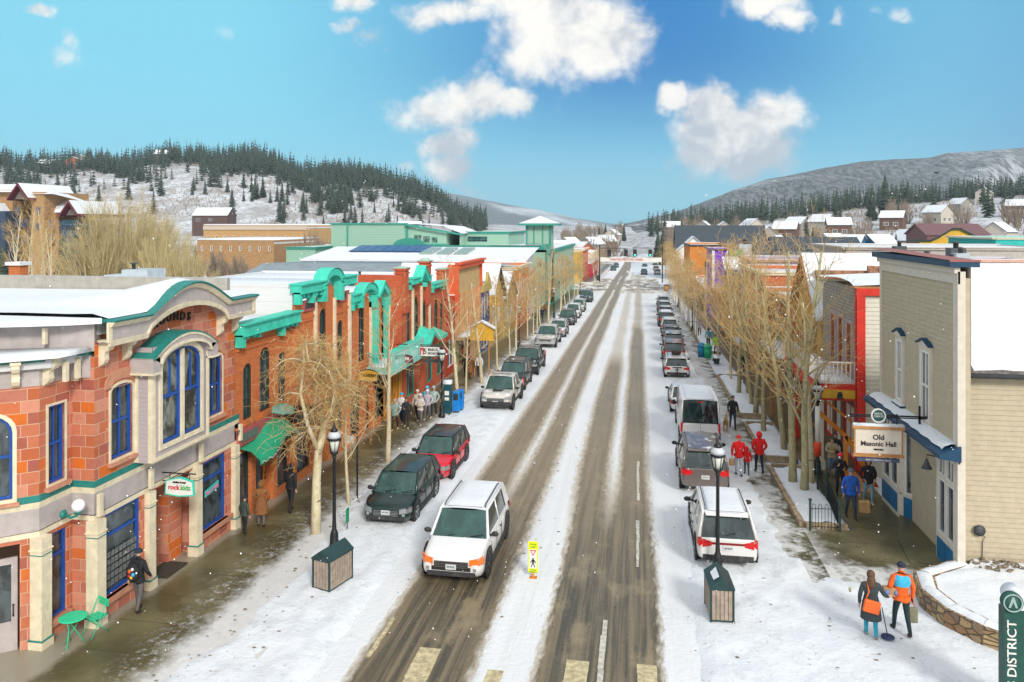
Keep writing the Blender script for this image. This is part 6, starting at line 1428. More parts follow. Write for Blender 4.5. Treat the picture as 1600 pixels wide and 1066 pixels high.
def conifer_faces(mb,rr,h,w_,tiers,k,base=Vector((0,0,0)),rag=.25):
 for i in range(tiers):
  s=i/tiers;z=h*(.08+.88*s);r=w_*(1-s)**.85+.12
  r*=rr.uniform(.75,1.15)
  kk=max(4,int(k*(1-.5*s)))
  for j in range(kk):
   a=2*PI*(j+rr.random())/kk;rl=r*rr.uniform(1-rag,1+rag*.6);wd=rl*.42;dz_=-h*rr.uniform(.03,.08)
   c,sn=math.cos(a),math.sin(a);tip=base+Vector((c*rl,sn*rl,z+dz_));up_=base+Vector((c*.03*h*0,sn*0,z+h*.055))
   l_=base+Vector((c*rl*.55-sn*wd,sn*rl*.55+c*wd,z+dz_*.5));r_=base+Vector((c*rl*.55+sn*wd,sn*rl*.55-c*wd,z+dz_*.5))
   ids=[mb.pt(v)for v in(up_,l_,tip,r_)];mb.idx(ids,0,False)
 a0=base+Vector((0,0,h));ids=[mb.pt(base+Vector((math.cos(t)*.05*w_,math.sin(t)*.05*w_,h*.86)))for t in(0,2.1,4.2)]
 top=mb.pt(a0)
 for q in range(3):mb.idx((ids[q],ids[(q+1)%3],top))
def conifer(seed,h,w_,tiers,k,rag=.25):
 rr=random.Random(seed);t=thing('conifer_tree','x','tree');mb=MB();conifer_faces(mb,rr,h,w_,tiers,k,rag=rag);mb.build('crown',M_needle,t,fix=False,uv=False)
 mb=MB();mb.path([(0,0,-.5),(0,0,h*.9)],[w_*.08,.03],5);mb.build('trunk',M_ctrunk,t,fix=False,uv=False);return t
CB=[conifer(101,12,2.3,26,26,.4),conifer(102,12,1.9,24,24,.45)]
CS=[conifer(111,12,2.4,11,9),conifer(112,12,2.0,12,8,.35),conifer(113,12,2.8,10,10,.3)]
rr=random.Random(77)
pts=[]
for _ in range(13000):
 px=rr.uniform(-330,760);Z=rr.uniform(560,902);f=smooth(Z,600,890)
 nz_=MN.noise(Vector((px*.016,Z*.011,3)));nz2=MN.noise(Vector((px*.06,Z*.03,8)))
 d=.02+(1.3 if Z>866 else 0)+max(0,nz_*1.3+.5*f-.10)*2.6*f+max(0,nz2)*.12
 if px>430:d=d*1.7+.10*f+max(0,nz2+.1)*.5
 if 570<Z<640:d*=.4
 if rr.random()<d*.55:pts.append((px,Z,1.0 if Z>860 else.8))
rpts=[]
for _ in range(5200):
 px=rr.uniform(1010,1800);Z=rr.uniform(430,702);f=smooth(Z,500,690)
 nz_=MN.noise(Vector((px*.012,Z*.012,13)))
 d=.02+(.9 if Z>610 else 0)*(1 if px>1050 else.5)+max(0,nz_+.05)*.8*f
 if rr.random()<d*.5:rpts.append((px,Z,1.0))
def forest(pts,nind,lab,gname,kind_lab):
 pts.sort(key=lambda q:q[1])
 mbf=MB()
 zone=lambda px,Z:('near ' if Z<pts[min(len(pts),nind)//2][1]else 'upper ')+('far left' if px<50 else 'left' if px<250 else 'middle' if px<450 else 'right' if px<900 else 'left' if px<1200 else 'middle' if px<1400 else 'right')+' part'
 for i,(px,Z,s)in enumerate(pts):
  v=on_land(px,Z);h=rr.uniform(.75,1.5)*s*(1.4 if 'left hill' in lab else 1.1)
  if i<nind:
   place(CS[i%3],(v.x,v.y,v.z-.2),rr.uniform(0,6.28),lab+', '+zone(px,Z),gname,(h,h,h*rr.uniform(.9,1.2)))
  else:conifer_faces(mbf,rr,12*h*rr.uniform(.9,1.2),2.3*h,7,7,v)
 o=mbf.build('conifer_forest',M_needle,fix=False,uv=False);tag(o,kind_lab,'forest',kind='stuff')
forest(pts,145,'dark conifer on the open snowy slope of the left hill','conifers on the left hill','dark conifer forest crowning the left hill')
forest(rpts,120,'dark conifer at the foot of the right rise','conifers on the right rise','dense conifer wood along the right rise')
gcb='large conifers between the buildings'
for px,Z,s,lab in((411,205,.78,'lone dark spruce beside the tan brick buildings on the left'),(97,150,1.0,'snow dusted spruce in front of the balconied apartments'),(5,150,.85,'dark spruce at the left border'),(240,160,1.0,'dark spruce just right of the big willow'),(305,150,.8,'dark evergreen at the end of the willows'),(1261,330,1.25,'dark spruce standing above the red roofs on the right'),(1270,335,.9,'smaller spruce beside the one above the red roofs'),(1447,230,1.15,'slender spruce left of the blue house'),(1476,235,.95,'middle spruce of the three left of the blue house'),(1510,240,1.4,'tallest spruce in front of the blue house'),(1355,300,.9,'spruce behind the small blue house'),(1340,300,.8,'spruce left of the small blue house'),(1400,300,.85,'brownish spruce among the small houses'),(1362,480,1.8,'single tall pine on the right rise'),(1383,520,2.4,'broad dark pine on the right rise'),(1575,200,.8,'round topped pine near the right border'),(1590,205,.75,'second round topped pine near the right border'),(1562,260,.8,'third pine near the right border'),(1035,290,1.15,'dark spruce on the right side of the far street'),(1028,330,1.1,'second spruce on the right side of the far street'),(1065,420,1.3,'spruce behind the grey roofed lodge'),(1077,520,1.1,'small spruce above the grey roofed lodge'),(936,520,1.2,'far spruce above the red striped shop'),(946,560,1.3,'far spruce at the left end of the valley houses'),(975,600,1.2,'spruce in the valley left of the far street')):
 v=on_land(px,Z);place(CB[int(px)%2],(v.x,v.y,v.z-.2),px*.7,lab,gcb,s)
gvb='bare trees of the valley'
WD=willow('bare_tree',19,11,3.6,22,16,M_grey,.05,.05)
vb_=[]
for k in range(130):
 if k<70:px,Z=rr.uniform(880,978)if k<40 else rr.uniform(1028,1090),rr.uniform(240,760)
 elif k<112:px,Z=rr.uniform(1090,1640),rr.uniform(240,520)
 else:px,Z=rr.uniform(390,900),rr.uniform(300,560)
 if 975<px<1035 and Z<600:px+=60
 v=on_land(px,Z)
 if-12<v.x<10:continue
 place(WD,(v.x,v.y,v.z-.3),k*1.3,'greyish bare tree '+(('left' if px<1000 else 'right')+(' of the far street, before the first houses' if Z<420 else ' of the far street, deep in the valley')if 860<px<1070 else 'among houses on the lower right rise' if px>1070 and Z<380 else('higher on the right rise above the rust red roofs' if px<1360 else 'higher on the right rise above the yellow false front')if px>1070 else 'at the foot of the left hill'),gvb,rr.uniform(.7,1.25))
mb=MB()
for _ in range(12000):
 if rr.random()<.72:px,Z=rr.uniform(-330,740),rr.uniform(420,880)
 else:px,Z=rr.uniform(1040,1750),rr.uniform(300,600)
 if MN.noise(Vector((px*.012,Z*.012,30)))<-.12:continue
 v=on_land(px,Z)
 for _k in range(5):
  a=rr.uniform(0,6.28);e=v+Vector((math.cos(a)*1.1,math.sin(a)*1.1,rr.uniform(1.2,3.6)));q=Vector((math.sin(a),-math.cos(a),0))*.09
  ids=[mb.pt(p)for p in(v+q*2,v-q*2,e)];mb.idx(ids)
tag(mb.build('brush',M_grey,fix=False,uv=False),'thin brown brush scattered over the snowy slopes','brush',kind='stuff')
for k,(px,Z)in enumerate(((32,100),(40,96),(52,94),(58,102),(74,98),(78,92),(87,95),(20,104))):
 v=on_land(px,Z);place(PR['A'+str(k%3)],(v.x,v.y,v.z),k*1.1,['first','second','third','fourth','fifth','sixth','seventh','farthest left'][k]+' slim pale aspen in front of the balconied apartments','pale aspens before the apartments',(1.15,1.15,1.55+.1*(k%3)))
sandbrick=brick('ochre_brick',[(.36,.20,.085),(.41,.24,.10),(.31,.17,.075)],(.4,.3,.2),.5,.18,.012)
CD=thing('apartment_block','ochre brick apartment block with steep snowy gables and dark blue balconies at the left border','building',(-130,150,0))
def ap(px,py,Y=150):return A(px,py,Y)
def col(px0,px1,pyt,Y0,Y1,mt,name='wall',pb=440):
 a,b=ap(px0,pyt,Y0),ap(px1,pyt,Y0);mb=MB();mb.box(a.x,b.x,Y0,Y1,ap(px0,pb,Y0).z,a.z);return mb.build(name,mt,CD)
col(-30,20,297,152,165,sandbrick);col(50,69,300,151,165,sandbrick);col(69,92,325,153,165,sandbrick);col(20,50,335,156,165,paint('apartment_dark_board',(.16,.13,.11),.8));col(92,122,345,153,160,paint('apartment_navy',(.03,.05,.09),.6));col(-30,8,330,148,152,paint('apartment_navy',(.03,.05,.09),.6))  # set-back wall in a board darker than the brick columns
for(a,m_,b,pe,pr_)in((19,35,51,310,287),(100,114,128,335,314),(-20,-4,8,335,318)):
 P3=[ap(a,pe),ap(m_,pr_),ap(b,pe)]
 mb=MB(wallM(SOUTH,0,150,0));mb.prism([(P3[0].x+.5,P3[0].z-.2),(P3[2].x-.5,P3[2].z-.2),(P3[1].x,P3[1].z-.6)],-.4,-.1);mb.build('gable_wall',paint('apartment_dark_board',(.16,.13,.11),.8),CD)
 mb=MB()
 for q in(P3[0],P3[2]):
  i_=[mb.pt((q.x,148.5,q.z)),mb.pt((P3[1].x,148.5,P3[1].z)),mb.pt((P3[1].x,164,P3[1].z)),mb.pt((q.x,164,q.z))];j_=[mb.pt((mb.v[k].x,mb.v[k].y,mb.v[k].z-.5))for k in i_]
  mb.idx(i_);mb.idx(j_)
  for k in range(4):mb.idx((i_[k],i_[(k+1)%4],j_[(k+1)%4],j_[k]))
 rf=mb.build('gable_roof',paint('maroon_fascia',(.14,.03,.04),.6),CD)
 mb=MB()
 for q in(P3[0],P3[2]):mb.face([(q.x,148.7,q.z+.12),(P3[1].x,148.7,P3[1].z+.12),(P3[1].x,164,P3[1].z+.12),(q.x,164,q.z+.12)])
 mb.build('snow',snow,rf)
for(x0,x1,pt_,pb_)in((-30,30,288,300),(45,80,292,303),(82,112,314,332)):
 a,b=ap(x0,pb_),ap(x1,pb_);c_,d=ap(x0+8,pt_,158),ap(x1-6,pt_,158);mb=MB();mb.face([(a.x,150.5,a.z),(b.x,150.5,b.z),(d.x,158,d.z),(c_.x,158,c_.z)]);mb.face([(b.x,150.5,b.z),(b.x+4,158,b.z-2),(d.x,158,d.z)]);mb.build('roof_snow',snow,CD)
for i,py in enumerate((352,368,384,400)):
 a,b=ap(100,py),ap(124,py);mb=MB();mb.box(a.x,b.x,149.6,153,a.z,a.z+.25)
 for k in range(8):x=a.x+(b.x-a.x)*k/7.5;mb.box(x,x+.15,149.6,149.7,a.z+.2,a.z+1.2)
 mb.build('balcony',paint('balcony_blue',(.04,.12,.16),.6),CD)
for px,py in((25,350),(38,350),(25,375),(38,375),(27,330),(60,330),(60,355),(80,350),(80,372)):
 a,b=ap(px-3,py+5,150.9),ap(px+3,py-6,150.9);window(CD,wallM(SOUTH,0,150.95,0),a.x,b.x,a.z,b.z,fm=bluef,gm=gls,depth=.06,fw=.1)
def far_flat(name,lab,px0,px1,pyt,Y,dep,mt,nwin,wy,snowt=True,pb=430,cor=None):
 a,b=A(px0,pyt,Y),A(px1,pyt,Y);t=thing(name,lab,'building',((a.x+b.x)/2,Y,A(px0,pb,Y).z));M=wallM(SOUTH,0,Y,0);w_=(b.x-a.x)
 zt=a.z;zb=A(px0,pb,Y).z;ops=[]
 if nwin:zc0,zc1=A(px0,wy+4,Y).z,A(px0,wy-4,Y).z;ops=[(a.x+w_*(i+.4)/nwin,a.x+w_*(i+.62)/nwin,zc0,zc1,0)for i in range(nwin)]
 mb=MB(M);wall(mb,a.x,b.x,zb,zt,ops,rev=.3);mb.M=Matrix();mb.box(b.x-.3,b.x-.01,Y+.05,Y+dep,zb,zt);mb.build('wall',mt,t)
 for o in ops:window(t,M,*o,fm=white,gm=gls,fw=.12)
 mb=MB();mb.box(a.x,b.x,Y+.1,Y+dep,zt-.9,zt-.5);r_=mb.build('roof',membr,t)
 mb=MB();snowcap(mb,[(a.x,Y-.1),(b.x,Y-.1),(b.x,Y+dep),(a.x,Y+dep)],zt-.01,.35);mb.build('snow',snow,r_)
 if cor:mb=MB(M);mb.box(a.x,b.x,0,.3,zt-1.4,zt-.3);mb.build('cornice',cor,t)
 return t
far_flat('tan_brick_building','long low tan brick building behind the left roofs, in front of the hill',308,428,375,165,25,sandbrick,8,388)
far_flat('ochre_office_building','wider ochre building with pale snowy top band behind the long brick one',318,480,352,215,30,brick('ochre_brick2',[(.45,.26,.10),(.5,.3,.12)],(.4,.3,.2),.6,.2,.012),12,372,cor=paint('pale_fascia',(.50,.42,.34),.7))
hp=[]
def house_proto(seed,col_,rcol,w_,d_,h_,r_):
 t=gable_house('valley_house','x',4,4+w_,-d_/2,d_/2,h_,h_+r_,paint('house_wall_%d'%seed,col_,.75),'y' if seed%2 else 'x',rm=paint('house_roof_%d'%seed,rcol,.7),base=-6,ops=[(-d_*.25,-d_*.1,.8,2.4,0),(d_*.1,d_*.25,.8,2.4,0)],sops=[(4+w_*.2,4+w_*.4,.9,2.4,0),(4+w_*.6,4+w_*.8,.9,2.4,0)],trim=white)
 for o in t.children:o.location.x-=4+w_/2;
 dz_=t.location.copy();
 for o in t.children:o.location+=dz_
 return t
HP=[house_proto(1,(.30,.28,.26),(.10,.09,.09),8,10,4.5,3.2),house_proto(2,(.03,.12,.22),(.12,.12,.13),8,9,5,3.4),house_proto(3,(.50,.46,.40),(.12,.10,.10),9,10,5,3.5),house_proto(4,(.14,.08,.06),(.08,.07,.07),10,9,4.5,3.2),house_proto(5,(.40,.12,.06),(.1,.09,.08),8,8,4,3)]
HL=[(1215,372,300,0,'grey snow roofed house left of the dark spruce'),(1300,372,280,2,'pale snow roofed house right of the dark spruce'),(1328,366,270,1,'small blue house with white trim and snowy gable'),(1372,366,270,1,'second small blue house with yellow porch light'),(1285,350,420,2,'cream house up the right rise'),(1310,352,400,3,'dark brown house up the right rise'),(1422,362,300,2,'white house with steep roofs'),(1432,350,330,4,'brick red house behind the steep white one'),(1190,365,380,0,'grey cluster house in the middle distance'),(1228,362,400,3,'brown cluster house with snowy gable'),(1175,355,440,2,'pale cluster house farther up'),(1246,358,430,0,'grey house at the right of the cluster'),(1395,352,420,3,'brown house among spruces'),(1465,345,430,2,'cream house high on the right rise'),(1538,320,560,2,'white roofed house highest on the right'),(1500,338,480,0,'long grey house high on the right'),(872,372,330,3,'brown house with snowy roof behind the lookout tower'),(890,368,360,2,'pale house right of the lookout tower'),(908,371,340,4,'reddish house past the lookout tower'),(925,366,420,0,'grey house in the valley left of the street'),(945,368,470,3,'brown valley house near the left banner pole'),(957,364,560,2,'pale house deep in the valley'),(1050,364,520,3,'brown house deep in the valley on the right'),(1100,360,480,0,'grey house above the orange brick corner building'),(1130,362,430,2,'cream house above the purple building'),(1155,366,360,4,'reddish house above the rust red band'),(1590,330,450,3,'brown house at the right border'),(1560,350,330,2,'pale house near the right border')]
for px,py,Z,k,lab in HL:
 v=terrain_at(px,Z);place(HP[k],(v.x,v.y,v.z+1.0),((px*7)%13-6)*.12,lab,'houses of the valley',1.15)
H_=gable_house('blue_long_house','long blue house with flat dark eaves on the right rise',108,122,228,240,12.5,14,paint('deep_blue_board',(.02,.09,.25),.7),'x',rm=darkm,ops=[(229,231,10,11.5,0),(234,237,10,11.5,0)],sops=[(110,112,10.2,11.8,0),(115,118,10.2,11.8,0)],base=2)
v=A(300,348,480);w0=A(355,348,480)
gable_house('brown_hillside_house','wide dark brown house with snowy roof at the foot of the left hill',v.x,w0.x,480,492,A(300,337,480).z,A(300,325,480).z,paint('dark_brown_log',(.10,.06,.05),.8),'x',rm=paint('charcoal_roof',(.05,.05,.05),.8),ops=(),sops=[(v.x+3,v.x+6,A(300,346,480).z,A(300,341,480).z,0),(v.x+12,v.x+15,A(300,346,480).z,A(300,341,480).z,0)],base=-3)
for px,py,Z,k,lab in((255,256,870,3,'dark house on the crest of the left hill'),(118,268,850,4,'reddish long house near the top of the left hill'),(75,272,845,3,'brown house on the upper left hill'),(130,262,860,0,'small grey house behind the reddish hilltop one'),(640,345,520,3,'brown house at the right foot of the left hill')):
 v=terrain_at(px,Z);place(HP[k],(v.x,v.y,v.z+1.5),.3,lab,'houses on the left hill',(2.2,1.5,1.4)if k==4 else 1.5)
t=thing('small_brick_chimney','small orange brick chimney with white cap over the far left roof edge','chimney',(-60,66,5));a=A(22,436,60)
mb=MB();mb.box(a.x-.55,a.x+.55,60,61,a.z-1.5,a.z+1.2);mb.build('shaft',brko,t);mb=MB();mb.box(a.x-.75,a.x+.75,59.8,61.2,a.z+1.2,a.z+1.5);mb.build('cap',white,t)
# == VEHICLES (built facing -Y, the camera; origin on the ground)
def car_paint(name,col,sn=.0,metal=.25,rough=.28):
 if name in _M:return _M[name]
 m,n,b=mat_new(name);p=n.new('ShaderNodeTexCoord').outputs['Object'];X,Y,Z=n.xyz(p)
 grime=n.m('MULTIPLY',n.m('SUBTRACT',1.0,n.step(n.m('ADD',Z,n.m('MULTIPLY',n.noise(p,4,5,.7),.25)),.30,.62)),.45)
 c=n.mix(grime,col,(.30,.27,.22))
 if sn:
  nz_=n.xyz(n.new('ShaderNodeNewGeometry').outputs['Normal'])[2]
  mk=n.m('MULTIPLY',n.step(nz_,.72,.93),n.step(n.noise(p,2.4,5,.65),.62-sn*.5,.78-sn*.5))
  c=n.mix(mk,c,(.80,.81,.83));n.put(b.inputs['Roughness'],n.m('ADD',rough,n.m('MULTIPLY',n.m('MAXIMUM',mk,grime),.5)))
 else:n.put(b.inputs['Roughness'],n.m('ADD',rough,n.m('MULTIPLY',grime,.5)))
 n.put(b.inputs['Base Color'],c);b.inputs['Metallic'].default_value=metal;b.inputs['Coat Weight'].default_value=.35
 _M[name]=m;return m
tyre=paint('tyre_rubber',(.018,.018,.019),.9,.25,8,dirt=.4);rimm=paint('alloy_rim',(.42,.43,.44),.35,.15,6,.6,dirt=.4);rimd=paint('black_rim',(.05,.05,.055),.4,.15,6,dirt=.3)
cladm=paint('black_cladding',(.03,.031,.033),.65,.25,6,dirt=.5);cglass=glass('windscreen_glass',(.005,.045,.040),.05,(.018,.075,.066));sglass=glass('side_glass',(.008,.02,.022),.05,(.03,.05,.05));chrome=paint('chrome',(.55,.56,.58),.15,.1,8,.9)
lampw=paint('headlight_lens',(.30,.32,.33),.08,.1,12,.3);lampo=paint('amber_lens',(.75,.17,.02),.15,.2,12);lampr=paint('tail_lens',(.55,.012,.012),.15,.2,12);plate=paint('plate_white',(.55,.56,.56),.5);platm=paint('plate_print',(.06,.12,.14),.5)
def lerp_tab(tab,y):return interp(y,tab)
def make_car(name,label,col,kind='suv',L=4.6,W=1.86,H=1.68,roofc=None,sn=0.0,wheel_r=.36,rim=None,clad=True,rails=True,head=None,grille_dark=True,box=None,bars=False,cat=None,group='cars parked along the street',hood_scoop=False,tailbar=False):
 t=thing(name,label,cat or{'pickup':'pickup truck','van':'van'}.get(kind,'car'),group=group)
 pm=car_paint('%s_paint'%label[:28].replace(' ','_'),col,sn);w=W/2;h2=L/2
 hoodL={'suv':.95,'pickup':1.15,'van':.62,'sedan':1.05,'hatch':.85}[kind]
 belt={'suv':H*.60,'pickup':H*.60,'van':H*.50,'sedan':H*.63,'hatch':H*.61}[kind];zh=belt-{'suv':.10,'pickup':.06,'van':.12,'sedan':.16,'hatch':.12}[kind]
 if kind=='pickup':cabend=h2-1.75;rearz=belt-.02
 yA=-h2+hoodL+.15;yB=yA+{'suv':.62,'pickup':.60,'van':.75,'sedan':.85,'hatch':.70}[kind]
 if kind=='pickup':yC,yD=cabend-.18,cabend
 elif kind=='sedan':yC,yD=h2-1.35,h2-.45
 elif kind=='van':yC,yD=h2-.10,h2-.04
 else:yC,yD=h2-.52,h2-.10
 zt=[(-h2,.72*zh),(-h2+.06,zh*.86),(-h2+.22,zh*.95),(-h2+.6,zh),(yA,belt-.02),(yA+.3,belt),(h2-.5,belt+(0 if kind!='pickup' else.02)),(h2-.12,belt-(.0 if kind in('suv','van','hatch')else.06)),(h2,belt*.93)]
 if kind=='sedan':zt[-3]=(h2-.5,belt+.03)
 zb=[(-h2,.34),(-h2+.2,.22),(-h2+1.2,.2),(h2-1.2,.2),(h2-.2,.26),(h2,.38)]
 if kind=='pickup':zb=[(a,b_+.16)for a,b_ in zb]
 wd=[(-h2,.74),(-h2+.06,.84),(-h2+.25,.93),(-h2+.7,.985),(0,1),(h2-.7,.99),(h2-.2,.95),(h2-.04,.90),(h2,.84)]
 ys=sorted({-h2,-h2+.03,-h2+.06,-h2+.14,-h2+.25,-h2+.45,-h2+.8,-h2+1.2,yA,yA+.35,0,.4,h2-1.4,h2-1.0,h2-.6,h2-.3,h2-.14,h2-.05,h2})
 mb=MB();rows=[]
 for y in ys:
  a,b_,s=lerp_tab(zb,y),lerp_tab(zt,y),lerp_tab(wd,y)*w;hh=b_-a
  half=[(0,a),(.80*s,a),(.95*s,a+.07),(.99*s,a+.28*hh),(s,a+.50*hh),(.985*s,a+.72*hh),(.955*s,b_-.09),(.90*s,b_-.02),(.74*s,b_+.008),(.35*s,b_+.03),(0,b_+.035)]
  ring=[(-x,z)for x,z in half[::-1]][:-1]+half if False else half+[(-x,z)for x,z in half[-2:0:-1]]
  rows.append([mb.pt((x,y,z))for x,z in ring])
 k=len(rows[0])
 for r0,r1 in zip(rows,rows[1:]):
  for i in range(k):mb.idx((r0[i],r0[(i+1)%k],r1[(i+1)%k],r1[i]),0,True)
 mb.idx(rows[0]);mb.idx(rows[-1][::-1])
 if kind=='pickup':
  pass
 body=mb.build('body',pm,t,uv=False)
 zr=H-.07;wg,wr=.90*w,(.74 if kind!='van' else.84)*w
 g0=belt-.015
 B={'fl':Vector((-wg,yA,g0)),'fr':Vector((wg,yA,g0)),'rl':Vector((-wg,yD,g0)),'rr':Vector((wg,yD,g0)),'tfl':Vector((-wr,yB,zr)),'tfr':Vector((wr,yB,zr)),'trl':Vector((-wr,yC,zr)),'trr':Vector((wr,yC,zr))}
 def bulge(a,b_,c,d,out,nme,mt_):
  mb=MB();N=6;rows=[]
  for j in range(4):
   s=j/3;p,q=a.lerp(d,s),b_.lerp(c,s);rows.append([mb.pt(p.lerp(q,i/N)+out*math.sin(PI*i/N))for i in range(N+1)])
  for r0,r1 in zip(rows,rows[1:]):
   for i in range(N):mb.idx((r0[i],r0[i+1],r1[i+1],r1[i]),0,True)
  return mb.build(nme,mt_,t,fix=False,uv=False)
 bulge(B['fl'],B['fr'],B['tfr'],B['tfl'],Vector((0,-.10,0)),'windshield',cglass)
 bulge(B['rl'],B['rr'],B['trr'],B['trl'],Vector((0,.06,0)),'rear_window',sglass)
 bulge(B['fr'],B['rr'],B['trr'],B['tfr'],Vector((.03,0,0)),'side_window',sglass);bulge(B['fl'],B['rl'],B['trl'],B['tfl'],Vector((-.03,0,0)),'side_window',sglass)
 mb=MB();rows=[];NY=8
 for j in range(NY+1):
  s=j/NY;y=yB-.04+(yC-yB+.10)*s;zc=H-.07+.07*math.sin(PI*(.12+.76*s))**.6
  ww=wr+.02-(.04 if j in(0,NY)else 0);rows.append([mb.pt((ww*u,y,zr+(zc-zr)*(1-abs(u)**3)+(.0)))for u in(-1,-.85,-.5,0,.5,.85,1)])
 for r0,r1 in zip(rows,rows[1:]):
  for i in range(6):mb.idx((r0[i],r0[i+1],r1[i+1],r1[i]),0,True)
 for sx_ in(-1,1):
  pr=[(.045,.04)]
  F,T_,Rr,TR=(B['fl'],B['tfl'],B['rl'],B['trl'])if sx_<0 else(B['fr'],B['tfr'],B['rr'],B['trr'])
  o=Vector((sx_*.012,0,0))
  mb.path([F+o+Vector((0,-.02,-.01)),T_+o,TR+o,Rr+o+Vector((0,.0,-.01))],[.05,.045,.05,.06],6)
  for fr_ in((.42,)if kind!='van' else(.26,)):
   p,q=F.lerp(Rr,fr_+.03),T_.lerp(TR,fr_);mb.path([p+o*2,q+o*2],.034,5)
  if kind in('suv','hatch','van'):
   f0=.80 if kind!='van' else.45
   q4=[F.lerp(Rr,f0),Rr,TR,T_.lerp(TR,f0+.05)];mb.face([v+Vector((sx_*.036,0,0))for v in q4],0)
  mb.path([F+o*1.5,Rr+o*1.5],.022,5)
 rf=mb.build('roof',car_paint(roofc[0],roofc[1],sn)if roofc else pm,t,uv=False)
 if kind in('suv','hatch'):
  mb=MB();mb.prism([(yC-.02,H-.03),(yC+.20,H-.085),(yC+.2,H-.11),(yC,H-.10)],-wr*.92,wr*.92);
  for v in mb.v:v.x,v.y=v.y,v.x
  mb.build('spoiler',pm,rf,uv=False)
 if sn>.55:
  mb=MB();rows=[]
  for j in range(9):
   s=j/8;y=yB+.10+(yC-yB-.12)*s;rows.append([mb.pt((wr*.80*u,y,H-.01+(.045+.012*math.sin(j*2+u*5))*(0 if abs(u)==1 or j in(0,8)else 1)))for u in(-1,-.9,-.45,0,.45,.9,1)])
  for r0,r1 in zip(rows,rows[1:]):
   for i in range(6):mb.idx((r0[i],r0[i+1],r1[i+1],r1[i]),0,True)
  mb.build('snow',snow,rf,fix=False,uv=False)
 if rails:
  for sx_ in(-1,1):
   mb=MB();x=sx_*wr*.90;mb.path([(x,yB+.15,H-.03),(x,yB+.3,H+.03),(x,yC-.3,H+.03),(x,yC-.15,H-.03)],.02,5);mb.build('roof_rail',darkm,t,uv=False)
 if bars or kind=='suv' and bars is None:
  for y in(yB+.35,yC-.35):mb=MB();mb.box(-wr*.88,wr*.88,y-.03,y+.03,H+.03,H+.055);mb.build('cross_bar',black,t,uv=False)
 wb=(-h2+.88,h2-.92 if kind!='pickup' else h2-1.1)
 for y in wb:
  for sx_ in(-1,1):
   r=wheel_r;x0=sx_*(w-.21);mb=MB()
   mb.lathe([(r*.60,-.11),(r*.92,-.115),(r,-.08),(r,.08),(r*.92,.115),(r*.60,.11)],(sx_*(w-.105),y,r-.012),22,axis='x');wh=mb.build('wheel',tyre,t,uv=False)
   mb=MB();xo=sx_*(w+.006);mb.lathe([(r*.66,0),(r*.62,-sx_*.03)],(xo,y,r),18,axis='x')
   ro=mb.build('rim',rim or rimm,wh,uv=False)
   mb=MB();xo=sx_*(w+.012)
   for q in range(5):
    a0=q*2*PI/5+.3;pts_=[]
    for da,rr_ in((-.40,.56),(.40,.56),(.14,.18),(-.14,.18)):pts_.append((xo,y+math.cos(a0+PI/5+da)*r*rr_,r+math.sin(a0+PI/5+da)*r*rr_))
    mb.face(pts_)
   mb.build('rim_gap',tyre,ro,uv=False)
 mb=MB()
 for y in wb:
  for sx_ in(-1,1):
   r=wheel_r+.07;ro_=r+(.07 if clad else.025);N=12
   for i in range(N):
    a0,a1=PI*(-.06+1.12*i/N),PI*(-.06+1.12*(i+1)/N)
    P_=lambda rr_,a,dx_:(sx_*(w+dx_),y+rr_*math.cos(a),wheel_r+rr_*math.sin(a))
    mb.face([P_(r,a0,.012),P_(r,a1,.012),P_(ro_,a1,.004),P_(ro_,a0,.004)]);mb.face([P_(r,a0,.012),P_(r,a1,.012),P_(r,a1,-.3),P_(r,a0,-.3)])
   mb.face([(sx_*(w-.02),y+r*math.cos(a),wheel_r+r*math.sin(a))for a in[2*PI*q/16 for q in range(16)]])if False else None
 if clad:
  for sx_ in(-1,1):mb.box(sx_*w-.015,sx_*w+.015,wb[0]+wheel_r+.1,wb[1]-wheel_r-.1,.22+(.16 if kind=='pickup' else 0),.42+(.12 if kind=='pickup' else 0))
  mb.box(-w*.80,w*.80,h2-.06,h2+.015,.34,.52);mb.box(-w*.74,w*.74,-h2-.015,-h2+.1,.30,.44)
 mb.build('cladding',cladm,t,uv=False)
 for y in wb:
  for sx_ in(-1,1):mb=MB();mb.lathe([(wheel_r+.065,-.03),(wheel_r+.065,.03)],(sx_*(w-.025),y,wheel_r+.01),20,axis='x');mb.build('wheel_well',blk,t,uv=False)
 mb=MB()
 for sx_ in(-1,1):
  x=sx_*(w+.002)
  for y in((yA+.15,yA+1.05,yA+1.9)if kind!='pickup' else(yA+.1,yA+1.05,cabend)):mb.box(min(x-.006,x+.006),max(x-.006,x+.006),y-.008,y+.008,.45,belt-.12)
 mb.build('door_seam',blk,t,uv=False)
 for sx_ in(-1,1):
  for y in(yA+.88,yA+1.72):mb=MB();x=sx_*(w+.008);mb.box(x-.015,x+.015,y-.09,y+.09,belt-.22,belt-.19);mb.build('door_handle',cladm if col!=white else pm,t,uv=False)
 for sx_ in(-1,1):
  mb=MB();mb.ball((sx_*(w+.09),yA+.22,belt+.06),(.12,.07,.085 if kind!='van' else.15),nu=8,nv=6);mb.box(sx_*(w-.08),sx_*(w+.05),yA+.19,yA+.25,belt-.0,belt+.05);mb.build('mirror',cladm,t,uv=False)
 zf=zh*.86
 mb=MB();mb.box(-w*.52,w*.52,-h2-.012,-h2+.06,zf-.30,zf-.10);mb.box(-w*.60,w*.60,-h2-.01,-h2+.05,.46,.58)
 gr=mb.build('grille',blk if grille_dark else darkm,t,uv=False)
 mb=MB()
 for q in range(4):z=zf-.27+q*.05;mb.box(-w*.50,w*.50,-h2-.02,-h2-.01,z,z+.012)
 mb.build('grille_bar',chrome,gr,uv=False)
